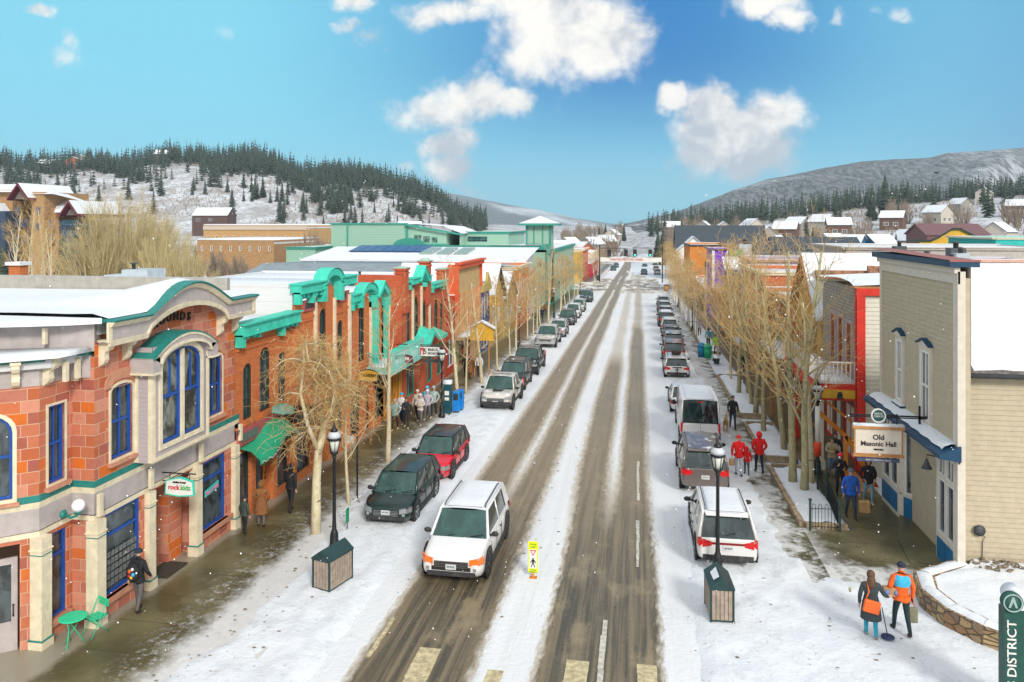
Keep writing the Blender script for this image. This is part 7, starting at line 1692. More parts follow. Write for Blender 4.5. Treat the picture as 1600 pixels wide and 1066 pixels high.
 for sx_ in(-1,1):
  mb=MB();P4=[(sx_*w*.54,-h2-.005),(sx_*w*.80,-h2+.05),(sx_*w*.93,-h2+.22),(sx_*w*.95,-h2+.34)]
  z0,z1=zf-.20,zf-.04;e=.018
  for(xa,ya_),(xb,yb_)in zip(P4,P4[1:]):mb.face([(xa+sx_*e,ya_-e,z0),(xb+sx_*e,yb_-e,z0+.04),(xb+sx_*e,yb_-e,z1+.05),(xa+sx_*e,ya_-e,z1)])
  mb.face([(xa_+sx_*e,y_-e,z0)for xa_,y_ in P4]+[(P4[0][0],P4[0][1]+.05,z0)]);mb.face([(x_+sx_*e,y_-e,z1+(.05 if i else 0))for i,(x_,y_)in enumerate(P4)]+[(P4[0][0],P4[0][1]+.08,z1)])
  mb.build('headlight',head or lampw,t,uv=False)
  mb=MB();mb.box(sx_*w*.72-.05,sx_*w*.72+.05,-h2-.005,-h2+.08,.46,.56);mb.build('fog_lamp',lampw,t,uv=False)
  mb=MB();zz0,zz1=belt-.30,belt-.06
  if kind in('van','pickup'):mb.box(min(sx_*w*.86,sx_*w*.955),max(sx_*w*.86,sx_*w*.955),h2-.10,h2+.012,belt-.48,belt-.02)
  else:
   P4=[(sx_*w*.52,h2+.012),(sx_*w*.80,h2+.01),(sx_*w*.925,h2-.06),(sx_*w*.965,h2-.26)]
   for(xa,ya_),(xb,yb_)in zip(P4,P4[1:]):mb.face([(xa,ya_,zz0+.06),(xb+sx_*.012,yb_,zz0),(xb+sx_*.012,yb_,zz1),(xa,ya_,zz1-.06)])
   mb.face([(x_,y_,zz1-(.06 if i==0 else 0))for i,(x_,y_)in enumerate(P4)]+[(sx_*w*.5,h2-.1,zz1)]);mb.face([(sx_*w*.52,h2+.012,zz0+.06),(sx_*w*.52,h2+.012,zz1-.06),(sx_*w*.52,h2-.05,zz1-.06),(sx_*w*.52,h2-.05,zz0+.06)])
  mb.build('taillight',lampr,t,uv=False)
  mb=MB();mb.lathe([(.045,h2-.1),(.045,h2+.03)],(sx_*w*.62,0,.30),10,axis='y');mb.build('exhaust_tip',chrome,t,uv=False)
 if tailbar:mb=MB();mb.box(-w*.55,w*.55,h2-.02,h2+.008,belt-.20,belt-.13);mb.build('tail_bar',paint('dark_red_bar',(.20,.01,.01),.3),t,uv=False)
 for(y0,y1,z,nm)in((-h2-.03,-h2-.012,.50,'front'),(h2+.004,h2+.03,.66 if kind!='pickup' else.7,'rear')):
  mb=MB();mb.box(-.16,.16,y0,y1,z,z+.15);pl=mb.build('license_plate',plate,t,uv=False)
  mb=MB();yy=y0-.003 if nm=='front' else y1+.003
  for q in range(5):mb.box(-.12+q*.05,-.09+q*.05,min(yy,yy+.002),max(yy,yy+.002),z+.05,z+.11)
  mb.build('plate_lettering',platm,pl,uv=False)
 mb=MB()
 for x0 in(-.35*w,.35*w):mb.path([(x0,yA-.06,belt+.03),(x0+.42*w,yA+.02,belt+.09)],.012,4)
 mb.build('wiper',black,t,uv=False)
 mb=MB();mb.path([(.1,yD-.0,belt+.05),(-.22,yD+.0,belt+.15)],.012,4)
 if kind in('suv','hatch'):mb.build('rear_wiper',black,t,uv=False)
 if kind=='pickup':
  mb=MB();mb.box(-w*.78,w*.78,cabend+.12,h2-.12,belt-.02+.03,belt+.035);mb.build('bed_floor',blk if sn<.5 else snow,t,uv=False)
  mb=MB()
  for x in(-w*.83,w*.83):mb.box(x-.05,x+.05,cabend+.05,h2-.05,belt,belt+.07)
  mb.box(-w*.83,w*.83,h2-.12,h2-.04,belt,belt+.07);mb.build('bed_rail',cladm,t,uv=False)
  mb=MB();mb.box(-w*.92,w*.92,-h2-.07,-h2+.06,.42,.60);mb.box(-w*.92,w*.92,h2-.04,h2+.1,.45,.60);mb.build('bumper',chrome if not clad else cladm,t,uv=False)
 if kind=='van':
  mb=MB();mb.box(-w*.9,w*.9,h2-.04,h2+.07,.36,.52);mb.build('bumper',cladm,t,uv=False)
  mb=MB();mb.box(-.006,.006,h2-.01,h2+.006,.55,H-.25);mb.build('rear_door_seam',blk,t,uv=False)
  mb=MB();mb.box(-.12,.12,h2-.02,h2+.01,H-.16,H-.10);mb.build('brake_lamp',lampr,t,uv=False)
 if box=='bikerack':
  mb=MB();mb.path([(0,h2,.4),(0,h2+.3,.42),(0,h2+.35,.95)],.04,5);mb.box(-.35,.35,h2+.3,h2+.38,.9,.97);mb.build('bike_rack',black,t,uv=False)
  mb=MB();mb.box(-.35,.35,-.5,1.2,H+.06,H+.36);mb.build('roof_box',blk,t,uv=False,bevel=.08)
 if hood_scoop:mb=MB();mb.face([(-.35,yA-.15,belt+.018),(.35,yA-.15,belt+.018),(.28,yA-.65,zh+.052),(-.28,yA-.65,zh+.052)]);mb.build('hood_panel',blk,t,uv=False,fix=False)
 return t
def park(t,x,y,rz=0.0,pitch=None):
 t.location=(x,y,(rz_(y)if False else rz(0)*0+road_z(y)));t.rotation_euler=((-math.atan(SLOPE)if abs(rz)<1.6 else math.atan(SLOPE))if y<330 else 0,0,rz);return t
def road_z(y):return(-SLOPE*min(y,330)+1.6*smooth(y,330,900))+.03
_rz_func=rz
def park(t,x,y,rot=0.0):
 t.location=(x,y,road_z(y));back=abs(rot)>1.6
 t.rotation_euler=((math.atan(SLOPE)if back else-math.atan(SLOPE)),0,rot);return t
wc=(.74,.74,.73)
V=[]
park(make_car('white_suv','white suv driving towards the camera, amber front lamps and snowy roof',(.78,.78,.77),'suv',5.0,2.0,1.78,sn=.8,rim=rimd,head=lampo,group=None,wheel_r=.39,bars=False),-5.58,24.85,.0)
park(make_car('parked_hatchback','black green compact suv parked nearest the camera on the left',(.010,.030,.028),'hatch',4.5,1.84,1.60,rails=False,wheel_r=.36),-9.0,28.65)
park(make_car('parked_suv','bright red suv with black roof parked behind the black green one',(.72,.006,.03),'suv',4.4,1.82,1.64,roofc=('gloss_black_roof',(.012,.013,.015)),rim=rimd),-8.88,33.75)
PL=[('pickup','parked_pickup','lifted white off road pickup with tan doors parked beyond the red suv',(.62,.60,.54),5.35,2.0,1.86,-8.6,48.5,dict(sn=.35,wheel_r=.43,rim=rimd,hood_scoop=True,rails=False,bars=True)),('suv','parked_suv','dark grey off road suv with roof rack behind the white pickup',(.05,.055,.055),4.7,1.9,1.78,-8.75,54.4,dict(sn=.2,rim=rimd,bars=True)),('pickup','parked_pickup','black crew cab pickup behind the dark suv with roof rack',(.02,.026,.03),5.9,2.05,1.9,-8.7,61.0,dict(sn=.25,wheel_r=.42,rails=False)),('pickup','parked_pickup','silver pickup with wide dark grille in the middle of the left row',(.42,.41,.38),5.9,2.08,1.95,-8.95,76.2,dict(sn=.4,wheel_r=.42,rails=False,clad=False)),('suv','parked_suv','silver grey crossover right behind the silver pickup',(.36,.38,.37),4.6,1.85,1.68,-8.7,83.6,dict(sn=.45)),('suv','parked_suv','charcoal suv behind the silver grey crossover',(.05,.055,.06),4.9,1.95,1.75,-8.8,95.3,dict(sn=.2)),('suv','parked_suv','white suv in the farther half of the left row',(.70,.70,.68),4.9,1.95,1.80,-8.8,103.5,dict(sn=.5,rim=rimd)),('suv','parked_suv','pale silver suv next beyond the white one on the left',(.50,.50,.48),4.7,1.9,1.72,-8.8,112.5,dict(sn=.4)),('suv','parked_suv','big dark blue suv at the far end of the left row',(.03,.05,.08),5.4,2.05,1.92,-8.9,130.5,dict(sn=.3))]
for kind,nm,lab,c_,L_,W_,H_2,x,y,kw in PL:park(make_car(nm,lab,c_,kind,L_,W_,H_2,**kw),x,y-.4)
PRR=[('suv','parked_suv','white snow dusted suv parked nearest the camera on the right',(.70,.69,.66),4.75,1.93,1.72,2.72,27.9,dict(sn=.75,tailbar=True)),('suv','parked_suv','brown grey suv between the nearest white suv and the white van',(.15,.12,.11),5.0,1.98,1.80,2.62,35.3,dict(sn=.15,clad=False)),('van','parked_van','tall white passenger van parked on the right',(.74,.74,.73),5.6,2.05,2.35,3.0,43.2,dict(sn=.6,rails=False,clad=False)),('sedan','parked_car','white fastback sedan in front of the white van',(.70,.70,.70),4.75,1.88,1.48,2.72,49.6,dict(rails=False,clad=False,sn=.2)),('suv','parked_suv','white suv with roof box and rear bike rack in the right row',(.68,.67,.64),4.7,1.88,1.62,2.72,61.5,dict(box='bikerack',sn=.2)),('suv','parked_suv','dark red and grey suv just beyond the one with the bike rack',(.16,.07,.065),4.7,1.9,1.74,2.85,69.3,dict(sn=.2)),('suv','parked_suv','grey suv with tall red tail lamps on the right',(.13,.15,.15),4.6,1.88,1.76,3.1,75.6,dict(sn=.3)),('hatch','parked_hatchback','dark hatchback with roof bars on the right',(.05,.06,.065),4.4,1.85,1.62,3.2,82.2,dict(sn=.3,bars=True)),('suv','parked_suv','white suv with dark rear window in the farther right row',(.66,.66,.64),4.7,1.9,1.70,3.25,89.3,dict(sn=.4)),('suv','parked_suv','black suv with snowy roof on the right',(.02,.025,.03),4.9,1.95,1.85,3.1,96.2,dict(sn=.8)),('suv','parked_suv','dark teal suv beyond the snowy black one',(.03,.07,.07),4.7,1.9,1.72,3.3,104.8,dict(sn=.45)),('suv','parked_suv','grey suv second from the far end of the right row',(.10,.11,.12),4.7,1.9,1.74,3.4,113.5,dict(sn=.5)),('suv','parked_suv','light grey suv last in the right row before the lights',(.40,.41,.41),4.7,1.9,1.74,3.55,123.0,dict(sn=.6))]
for kind,nm,lab,c_,L_,W_,H_2,x,y,kw in PRR:park(make_car(nm,lab,c_,kind,L_,W_,H_2,**kw),x,y-.75,PI)
for nm,lab,c_,x,y,rot,kw in(('driving_car','dark pickup like suv crossing the junction towards the camera',(.02,.03,.035),1.2,233,0,dict(sn=.1,group=None)),('driving_car','brown dark suv following behind the one at the junction',(.06,.05,.045),1.7,285,0,dict(sn=.2,group=None)),('parked_suv','dark blue suv parked beyond the cross street on the left',(.03,.06,.10),-8.9,262,0,dict(sn=.2)),('parked_suv','blue grey suv behind the dark blue one beyond the cross street',(.08,.12,.15),-8.8,290,0,dict(sn=.3)),('parked_suv','white suv parked beyond the cross street on the right',(.6,.6,.6),5.1,234,PI,dict(sn=.4)),('parked_suv','grey suv beyond the white one past the lights on the right',(.2,.22,.22),5.3,262,PI,dict(sn=.4)),('parked_suv','dark suv third past the lights on the right',(.05,.06,.06),5.6,296,PI,dict(sn=.5)),('parked_suv','small distant red car far up the street on the left',(.35,.02,.02),-9.5,420,0,dict(sn=.4)),('parked_suv','small distant white car far up the street on the left',(.6,.6,.6),-9.3,480,0,dict(sn=.5)),('parked_suv','small distant green car far up the street in the middle',(.03,.12,.09),-1.5,520,0,dict(sn=.3)),('parked_suv','small distant dark car far up the street on the right',(.04,.05,.06),6.5,400,PI,dict(sn=.5)),('parked_suv','small distant silver car far up the street on the right',(.3,.3,.3),6.8,450,PI,dict(sn=.6)),('parked_suv','tiny distant grey car at the end of the street',(.2,.22,.25),-8.5,600,0,dict(sn=.4)),('parked_suv','tiny distant blue car at the end of the street',(.04,.08,.16),5,640,PI,dict(sn=.3))):
 park(make_car(nm,lab,c_,'suv',4.8,1.93,1.78,**kw),x,y,rot)
skin_m=paint('skin',(.52,.30,.21),.6,.08,6);hair_b=paint('brown_hair',(.10,.05,.025),.7,.3,20);hair_d=paint('dark_hair',(.02,.014,.01),.6,.3,20)
eye_m=paint('eye_dark',(.01,.01,.01),.3)
def cloth(nm,c,r=.85):return paint('cloth_'+nm,c,r,.16,9,bump=.35,bs=14)
def person(label,x,y,rz_,jacket,trousers,shoes=None,h=1.74,stride=.22,arms=('down','down'),hood=None,hat=None,hair=None,gloves=None,lean=0.0,z=None,group=None,bulk=1.0,coat=None,sleeve=None):
 k=h/1.74;t=thing('person',label,'person',group=group)
 shoes=shoes or paint('dark_boots',(.03,.025,.02),.7);V_,E_,Rr,tg=[],[],[],[]
 def v(p,r,g_):V_.append(Vector(p)*k);Rr.append((r[0]*k,r[1]*k)if hasattr(r,'__len__')else(r*k,r*k));tg.append(g_);return len(V_)-1
 def e(a,b):E_.append((a,b))
 pel=v((0,0,.93),(.155*bulk,.12*bulk),'T' if not coat else 'J');wst=v((0,-lean*.3,1.10),(.15*bulk,.115*bulk),'J');ch=v((0,-lean*.7,1.30),(.175*bulk,.125*bulk),'J');nb_=v((0,-lean,1.45),(.10,.085),'J');nk=v((0,-lean-.01,1.51),.055,'S');hd=v((0,-lean-.03,1.60),(.078,.092),'S');ht=v((0,-lean-.02,1.69),(.07,.085),'S')
 for a,b in((pel,wst),(wst,ch),(ch,nb_),(nb_,nk),(nk,hd),(hd,ht)):e(a,b)
 for sx_ in(-1,1):
  st=stride*sx_;kz=.50
  hp_=v((sx_*.09,0,.86),.098*(.5+bulk*.5),'T');kn=v((sx_*.10,-st*.45-.03,kz),.068,'T');an=v((sx_*.10,-st+.03,.10+max(0,-st)*.18),.048,'T' if not coat else 'T');he=v((sx_*.10,-st+.03,.045+max(0,-st)*.15),.05,'B');to=v((sx_*.115,-st-.14,.035+max(0,-st)*.05),.04,'B')
  for a,b in((pel,hp_),(hp_,kn),(kn,an),(an,he),(he,to)):e(a,b)
  am=arms[0]if sx_<0 else arms[1];sh=v((sx_*.19*(.7+bulk*.3),-lean*.9,1.39),.075*bulk,'J');e(ch,sh)
  EL,WR,HN={'down':((.27,.03,1.13),(.27,-.04,.90),(.27,-.06,.82)),'swing':((.27,.10,1.14),(.27,.07,.92),(.27,.05,.83)),'swingf':((.26,-.03,1.14),(.25,-.18,.96),(.24,-.23,.89)),'pocket':((.30,.05,1.15),(.22,-.07,.98),(.17,-.12,.93)),'front':((.26,-.05,1.15),(.13,-.25,1.15),(.08,-.31,1.17)),'phone':((.25,-.08,1.16),(.13,-.27,1.27),(.10,-.30,1.34)),'out':((.33,.0,1.15),(.42,-.12,1.08),(.47,-.17,1.08)),'under':((.30,.06,1.15),(.24,-.13,1.07),(.16,-.22,1.06))}[am]
  f=lambda q:(sx_*q[0],q[1]-lean*.8,q[2])
  el=v(f(EL),.058*bulk,'J');wr_=v(f(WR),.042*bulk,'J');pm_=v(f(HN),(.032,.022),'G' if gloves else 'S')
  for a,b in((sh,el),(el,wr_),(wr_,pm_)):e(a,b)
  dd=(Vector(f(HN))-Vector(f(WR))).normalized();side=dd.cross(Vector((1,0,0))).normalized()if abs(dd.x)<.8 else dd.cross(Vector((0,1,0))).normalized();inn=dd.cross(side)
  for q,(off,ln)in enumerate(((-.027,.060),(-.009,.072),(.009,.067),(.027,.052))):
   b0=Vector(f(HN))+side*off+dd*.03;b1=b0+dd*ln*.55+inn*.006;b2=b1+dd*ln*.35+inn*.022*(-sx_)
   i0=v(b0,.0105,'G' if gloves else 'S');i1=v(b1,.0095,'G' if gloves else 'S');i2=v(b2,.008,'G' if gloves else 'S');e(pm_,i0);e(i0,i1);e(i1,i2)
  th0=Vector(f(HN))+side*-.036;th1=th0+dd*.03-side*.022;i0=v(th0,.012,'G' if gloves else 'S');i1=v(th1,.0095,'G' if gloves else 'S');e(pm_,i0);e(i0,i1)
 me=bpy.data.meshes.new('sk');me.from_pydata(V_,E_,[]);bm=bmesh.new();bm.from_mesh(me);ly=bm.verts.layers.skin.verify();bm.verts.ensure_lookup_table()
 for i,vv in enumerate(bm.verts):vv[ly].radius=Rr[i];vv[ly].use_root=(i==0)
 bm.to_mesh(me);bm.free();ob=bpy.data.objects.new('sk',me);COL.objects.link(ob);m1=ob.modifiers.new('s','SKIN');m1.use_smooth_shade=True;m2=ob.modifiers.new('u','SUBSURF');m2.levels=1;m2.render_levels=1
 dg=bpy.context.evaluated_depsgraph_get();dg.update();nm=bpy.data.meshes.new_from_object(ob.evaluated_get(dg));bpy.data.objects.remove(ob);bpy.data.meshes.remove(me)
 nm.materials.clear();order=['J','T','B','S','G'];mats=[jacket,trousers,shoes,skin_m,gloves or skin_m]
 for m_ in mats:nm.materials.append(m_)
 segs=[(V_[a],V_[b],tg[b]if tg[b]!='J' or tg[a]!='T' else 'J',min(Rr[a][0],Rr[b][0]))for a,b in E_]
 for p in nm.polygons:
  c=p.center;best=None;bd=9
  for a,b,g_,r_ in segs:
   ab=b-a;s=max(0,min(1,(c-a).dot(ab)/max(ab.length_squared,1e-9)));dd_=(c-(a+ab*s)).length-r_
   if dd_<bd:bd,best=dd_,g_
  if best=='T' and c.z>.90*k and not coat:best='J'
  if best=='T' and c.z>.84*k:best='J'
  p.material_index=order.index(best);p.use_smooth=True
 bo=bpy.data.objects.new('body',nm);COL.objects.link(bo);bo.parent=t
 hc=Vector((0,-lean-.025,1.63))*k
 mb=MB()
 for sx_ in(-1,1):mb.ball((hc.x+sx_*.032*k,hc.y-.085*k,hc.z-.002*k),.011*k,nu=6,nv=5)
 mb.build('eyes',eye_m,bo,uv=False)
 mb=MB();mb.ball((hc.x,hc.y-.098*k,hc.z-.03*k),(.014*k,.022*k,.022*k),nu=6,nv=5);mb.ball((hc.x,hc.y-.084*k,hc.z-.065*k),(.026*k,.012*k,.007*k),nu=6,nv=5)
 for sx_ in(-1,1):mb.ball((hc.x+sx_*.083*k,hc.y+.01*k,hc.z-.01*k),(.014*k,.022*k,.032*k),nu=6,nv=5)
 mb.build('face',skin_m,bo,uv=False)
 def cap(nm_,mt_,rx,ry,rz2,dz_,dy_,cutz=None,cuty=None):
  mb=MB();mb.ball((hc.x,hc.y+dy_*k,hc.z+dz_*k),(rx*k,ry*k,rz2*k),nu=14,nv=10);keep=[]
  for i,f_ in enumerate(mb.f):
   c=sum((mb.v[q]for q in f_),Vector())/len(f_)
   if cutz is not None and c.z<hc.z+cutz*k:continue
   if cuty is not None and c.y<hc.y+cuty*k and c.z<hc.z+.062*k:continue
   keep.append(i)
  mb.f=[mb.f[i]for i in keep];mb.mi=[mb.mi[i]for i in keep];mb.sm=[mb.sm[i]for i in keep]
  return mb.build(nm_,mt_,bo,uv=False)
 if hood:cap('hood',hood,.128,.138,.155,.0,.022,cuty=-.055)
 if hat:
  o_=cap('hat',hat,.102,.116,.108,.025,.01,cutz=.022);mb=MB();mb.lathe([(.104*k,-.012),(.108*k,.012),(.104*k,.035)],(hc.x,hc.y+.008,hc.z+.03*k),14);mb.build('brim',hat,o_,uv=False)
 if hair=='short' or(hair is None and not hood and not hat):cap('hair',hair_d,.097,.112,.118,.025,.012,cuty=-.03)
 if hair=='long':
  cap('hair',hair_b,.104,.118,.125,.02,.015,cuty=-.03);mb=MB();mb.lathe([(.07*k,0),(.105*k,-.12*k),(.115*k,-.25*k),(.06*k,-.36*k)],(hc.x,hc.y+.06*k,hc.z+.02*k),12);mb.build('hair',hair_b,bo,uv=False)
 if coat:
  mb=MB();N=16;rows=[]
  for(r_,z_)in((.15,1.12),(.19,.95),(.215,.75),(.235,.52)):rows.append([mb.pt((r_*1.12*k*math.cos(2*PI*q/N),r_*.85*k*math.sin(2*PI*q/N)*(1.15 if z_<.8 else 1),z_*k))for q in range(N)])
  for r0,r1 in zip(rows,rows[1:]):
   for q in range(N):mb.idx((r0[q],r0[(q+1)%N],r1[(q+1)%N],r1[q]),0,True)
  mb.build('coat_skirt',coat,bo,uv=False)
 if bulk>=1.0:
  mb=MB();N=16;rows=[]
  for(r_,z_)in((.155,.96),(.165,.86)):rows.append([mb.pt((r_*1.15*bulk*k*math.cos(2*PI*q/N),r_*.92*bulk*k*math.sin(2*PI*q/N),z_*k))for q in range(N)])
  for q in range(N):mb.idx((rows[0][q],rows[0][(q+1)%N],rows[1][(q+1)%N],rows[1][q]),0,True)
  if not coat:mb.build('jacket_hem',jacket,bo,uv=False)
 t.location=(x,y,z if z is not None else gz(x,y)+.115);t.rotation_euler=(0,0,rz_);t['k']=k
 return t
def at_person(t,p):
 a=t.rotation_euler[2];c,s=math.cos(a),math.sin(a);return Vector((t.location.x+p[0]*c-p[1]*s,t.location.y+p[0]*s+p[1]*c,t.location.z+p[2]))
black_j=cloth('black',(.018,.018,.022));darkn=cloth('dark_navy',(.02,.028,.05));jean=cloth('denim',(.10,.20,.33));jdark=cloth('dark_denim',(.03,.05,.09));redj=cloth('vivid_red',(.66,.012,.012));cream_c=cloth('cream',(.52,.48,.42));grey_c=cloth('grey_green',(.28,.36,.34));teal_c=cloth('pale_teal',(.22,.34,.31));bluej=cloth('royal_blue',(.02,.11,.50));tan_c=cloth('tan',(.36,.30,.18));brown_c=cloth('brown_fur',(.22,.09,.03));org=cloth('orange',(.72,.12,.015));sky_c=cloth('sky_blue',(.05,.42,.66));lilac=cloth('lilac',(.42,.38,.44));turq=cloth('turquoise',(.03,.32,.42));white_c=cloth('white',(.62,.62,.63));boots_t=cloth('tan_boots',(.45,.36,.25));neon=cloth('neon_green',(.35,.75,.03));blue_b=cloth('bright_blue',(.01,.36,.62));grey_t=cloth('grey_trousers',(.12,.11,.11));pink_c=cloth('hot_pink',(.62,.03,.16))
gL,gR='people walking on the left pavement','people walking on the right side'
p=person('person in black with a bright patterned backpack and dark cap, walking up the left pavement',-13.65,19.2,PI*.97,black_j,grey_t,h=1.72,stride=.14,arms=('swingf','swing'),hat=darkn,group=gL)
t=thing('backpack','small backpack with orange and blue pattern on the back of the person in black','backpack',tuple(at_person(p,(0,.17,1.2))))
cc=at_person(p,(0,.19,1.15));mb=MB();mb.ball(tuple(cc),(.17,.11,.25),nu=14,nv=10);mb.build('bag',black_j,t,uv=False)
for dx_,dz_,r_,mt_ in((-.05,.06,.06,org),(.05,-.02,.06,sky_c),(0,-.10,.05,cloth('yellow_patch',(.7,.45,.03))),(.03,.12,.045,white_c),(-.06,-.06,.045,redj)):
 mb=MB();mb.ball((cc.x+dx_,cc.y-.085,cc.z+dz_),(r_,.035,r_),nu=8,nv=6);mb.build('patch',mt_,t,uv=False)
mb=MB()
for dx_ in(-.09,.09):a=at_person(p,(dx_,.08,1.42));b_=at_person(p,(dx_,-.15,1.30));c_=at_person(p,(dx_*1.4,.1,1.0));mb.path([tuple(at_person(p,(dx_,.17,1.33))),tuple(a+Vector((0,0,.03))),tuple(b_),tuple(c_)],.02,5)
mb.build('strap',black_j,t,uv=False)
person('small person in dark clothes with a flower dotted jacket by the green awning',-13.62,24.9,PI*.9,cloth('dotted_dark',(.05,.07,.06)),black_j,h=1.30,stride=.08,hat=darkn,group=gL)
person('person in brown fur coat standing at the shop door under the green awning',-13.35,25.6,PI*1.1,brown_c,grey_t,h=1.62,stride=.06,arms=('pocket','pocket'),hood=brown_c,coat=brown_c,group=gL)
person('person in long black parka with fur edged hood walking past the shop door',-13.0,27.2,PI*.95,black_j,black_j,h=1.78,stride=.2,arms=('swing','swingf'),hood=black_j,bulk=1.08,group=gL)
GP=[(-13.0,39.7,teal_c,black_j,1.70,dict(hat=tan_c,arms=('front','pocket')),'person in pale teal jacket and tan hat at the left of the walking group'),(-12.55,40.3,black_j,black_j,1.66,dict(hair='long',arms=('front','swing')),'person in black carrying a box in the front of the walking group'),(-12.0,41.1,cream_c,grey_t,1.72,dict(hood=cream_c,arms=('front','front')),'person in cream hoodie with hands together in the walking group'),(-13.1,41.2,white_c,jdark,1.74,dict(hat=blue_b,arms=('pocket','down')),'person with bright blue hat in the rear of the walking group'),(-12.45,42.1,cream_c,black_j,1.76,dict(hat=cream_c,arms=('down','pocket')),'tall person in cream jacket and white cap in the walking group'),(-12.2,43.2,sky_c,grey_t,1.74,dict(hood=sky_c,arms=('down','down')),'person in sky blue jacket mostly hidden in the walking group'),(-11.95,42.4,lilac,grey_t,1.72,dict(hat=white_c,arms=('pocket','pocket')),'person in pale lilac jacket in the rear of the walking group'),(-11.75,43.0,grey_c,black_j,1.80,dict(hood=grey_c,arms=('pocket','pocket')),'person in grey green hoodie with hands in pockets beside the lamp post')]
for x,y,j,tr_,h_,kw,lab in GP:person(lab,x,y,random.uniform(-.15,.25),j,tr_,shoes=boots_t,h=h_,stride=random.choice((.2,-.2)),group=gL,**kw)
person('person in hot pink hat and brown coat far down the left pavement',-12.3,55.2,0,brown_c,brown_c,h=1.74,stride=.15,hat=pink_c,coat=brown_c,group=gL)
person('person in dark jacket beside the brown coated one down the left pavement',-12.8,55.9,.1,black_j,black_j,h=1.74,group=gL)
person('person in white top at the right of the pair far down the left pavement',-11.9,56.4,.1,white_c,black_j,h=1.70,stride=.2,group=gL)
for k,(x,y,c_,lab)in enumerate(((-12.6,92,black_j,'distant person in black before the tower building'),(-12.2,96,darkn,'distant person in navy before the tower building'),(-12.8,104,brown_c,'distant person in brown further down the left pavement'),(-12.0,124,black_j,'tiny distant person below the green canopy'))):person(lab,x,y,.2*k,c_,black_j,group=gL)
p=person('person in bright red jacket with pale trousers, a red clad child at the side',4.25,34.7,PI*.98,redj,cloth('pale_trousers',(.45,.45,.50)),h=1.76,stride=.18,arms=('down','down'),hat=redj,bulk=1.15,group=gR)
person('small child in red jacket and dark trousers beside the adult in red',4.62,34.95,PI,redj,cloth('child_dark',(.05,.10,.12)),h=1.22,stride=.1,hood=redj,group=gR,bulk=1.15)
a=at_person(p,(.30,0,.72));t=thing('shopping_bag','brown bag hanging from the hand of the adult in red','bag',tuple(a));mb=MB();mb.box(a.x-.10,a.x+.12,a.y-.06,a.y+.06,a.z-.28,a.z);mb.build('bag',paint('kraft_paper',(.38,.22,.10),.8),t,uv=False,bevel=.02);mb=MB();mb.path([(a.x-.06,a.y,a.z),(a.x,a.y,a.z+.12),(a.x+.07,a.y,a.z)],.008,5);mb.build('handle',tan_c,t,uv=False)
person('person in hooded bright red jacket and dark trousers, walking away on the right',5.2,35.3,PI*1.03,redj,darkn,h=1.80,stride=.2,arms=('pocket','pocket'),hood=redj,bulk=1.15,group=gR)
p=person('dog walker in black top with cream sleeves walking beside a golden dog',5.0,43.4,.05,black_j,jdark,h=1.78,stride=.22,arms=('swingf','down'),hair='short',group=gR)
def dog(x,y,rot):
 t=thing('dog','golden brown dog on a lead walking beside the person in black','dog');V_,E_,Rr=[],[],[]
 def v(p,r):V_.append(Vector(p));Rr.append(r);return len(V_)-1
 hip=v((0,.32,.50),(.10,.12));bel=v((0,.08,.50),(.11,.13));che=v((0,-.2,.50),(.125,.16));nk=v((0,-.36,.66),.085);hd=v((0,-.46,.76),.085);mz=v((0,-.60,.72),.045);nz_=v((0,-.67,.71),.032);tl=v((0,.50,.55),.04);t2=v((0,.66,.68),.045);t3=v((0,.76,.82),.02)
 for a,b in((hip,bel),(bel,che),(che,nk),(nk,hd),(hd,mz),(mz,nz_),(hip,tl),(tl,t2),(t2,t3)):E_.append((a,b))
 for sx_ in(-1,1):
  a=v((sx_*.08,-.22,.40),.07);b=v((sx_*.085,-.24+sx_*.04,.22),.038);c=v((sx_*.085,-.25+sx_*.08,.05),.03);d=v((sx_*.085,-.30+sx_*.08,.03),.032);E_+=[(che,a),(a,b),(b,c),(c,d)]
  a=v((sx_*.08,.28,.38),.08);b=v((sx_*.085,.24-sx_*.05,.28),.05);c=v((sx_*.085,.36-sx_*.06,.16),.03);d=v((sx_*.085,.34-sx_*.06,.04),.028);f=v((sx_*.085,.29-sx_*.06,.03),.03);E_+=[(hip,a),(a,b),(b,c),(c,d),(d,f)]
  g_=v((sx_*.05,-.44,.84),.03);h_=v((sx_*.08,-.45,.80),.02);E_+=[(hd,g_),(g_,h_)]
 me=bpy.data.meshes.new('sk');me.from_pydata(V_,E_,[]);bm=bmesh.new();bm.from_mesh(me);ly=bm.verts.layers.skin.verify();bm.verts.ensure_lookup_table()
 for i,vv in enumerate(bm.verts):r=Rr[i];vv[ly].radius=r if hasattr(r,'__len__')else(r,r);vv[ly].use_root=(i==0)
 bm.to_mesh(me);bm.free();ob=bpy.data.objects.new('sk',me);COL.objects.link(ob);ob.modifiers.new('s','SKIN').use_smooth_shade=True;m2=ob.modifiers.new('u','SUBSURF');m2.levels=1
 dg=bpy.context.evaluated_depsgraph_get();dg.update();nm=bpy.data.meshes.new_from_object(ob.evaluated_get(dg));bpy.data.objects.remove(ob)
 nm.materials.clear();nm.materials.append(paint('golden_fur',(.50,.30,.12),.9,.3,12,bump=.5,bs=40));bo=bpy.data.objects.new('body',nm);COL.objects.link(bo);bo.parent=t
 mb=MB();mb.ball((0,-.70,.72),.022,nu=6,nv=5)
 for sx_ in(-1,1):mb.ball((sx_*.035,-.535,.79),.013,nu=6,nv=5)
 mb.build('nose_and_eyes',eye_m,bo,uv=False);t.location=(x,y,gz(x,y)+.115);t.rotation_euler=(0,0,rot);return t
dg_=dog(4.55,42.7,-.15)
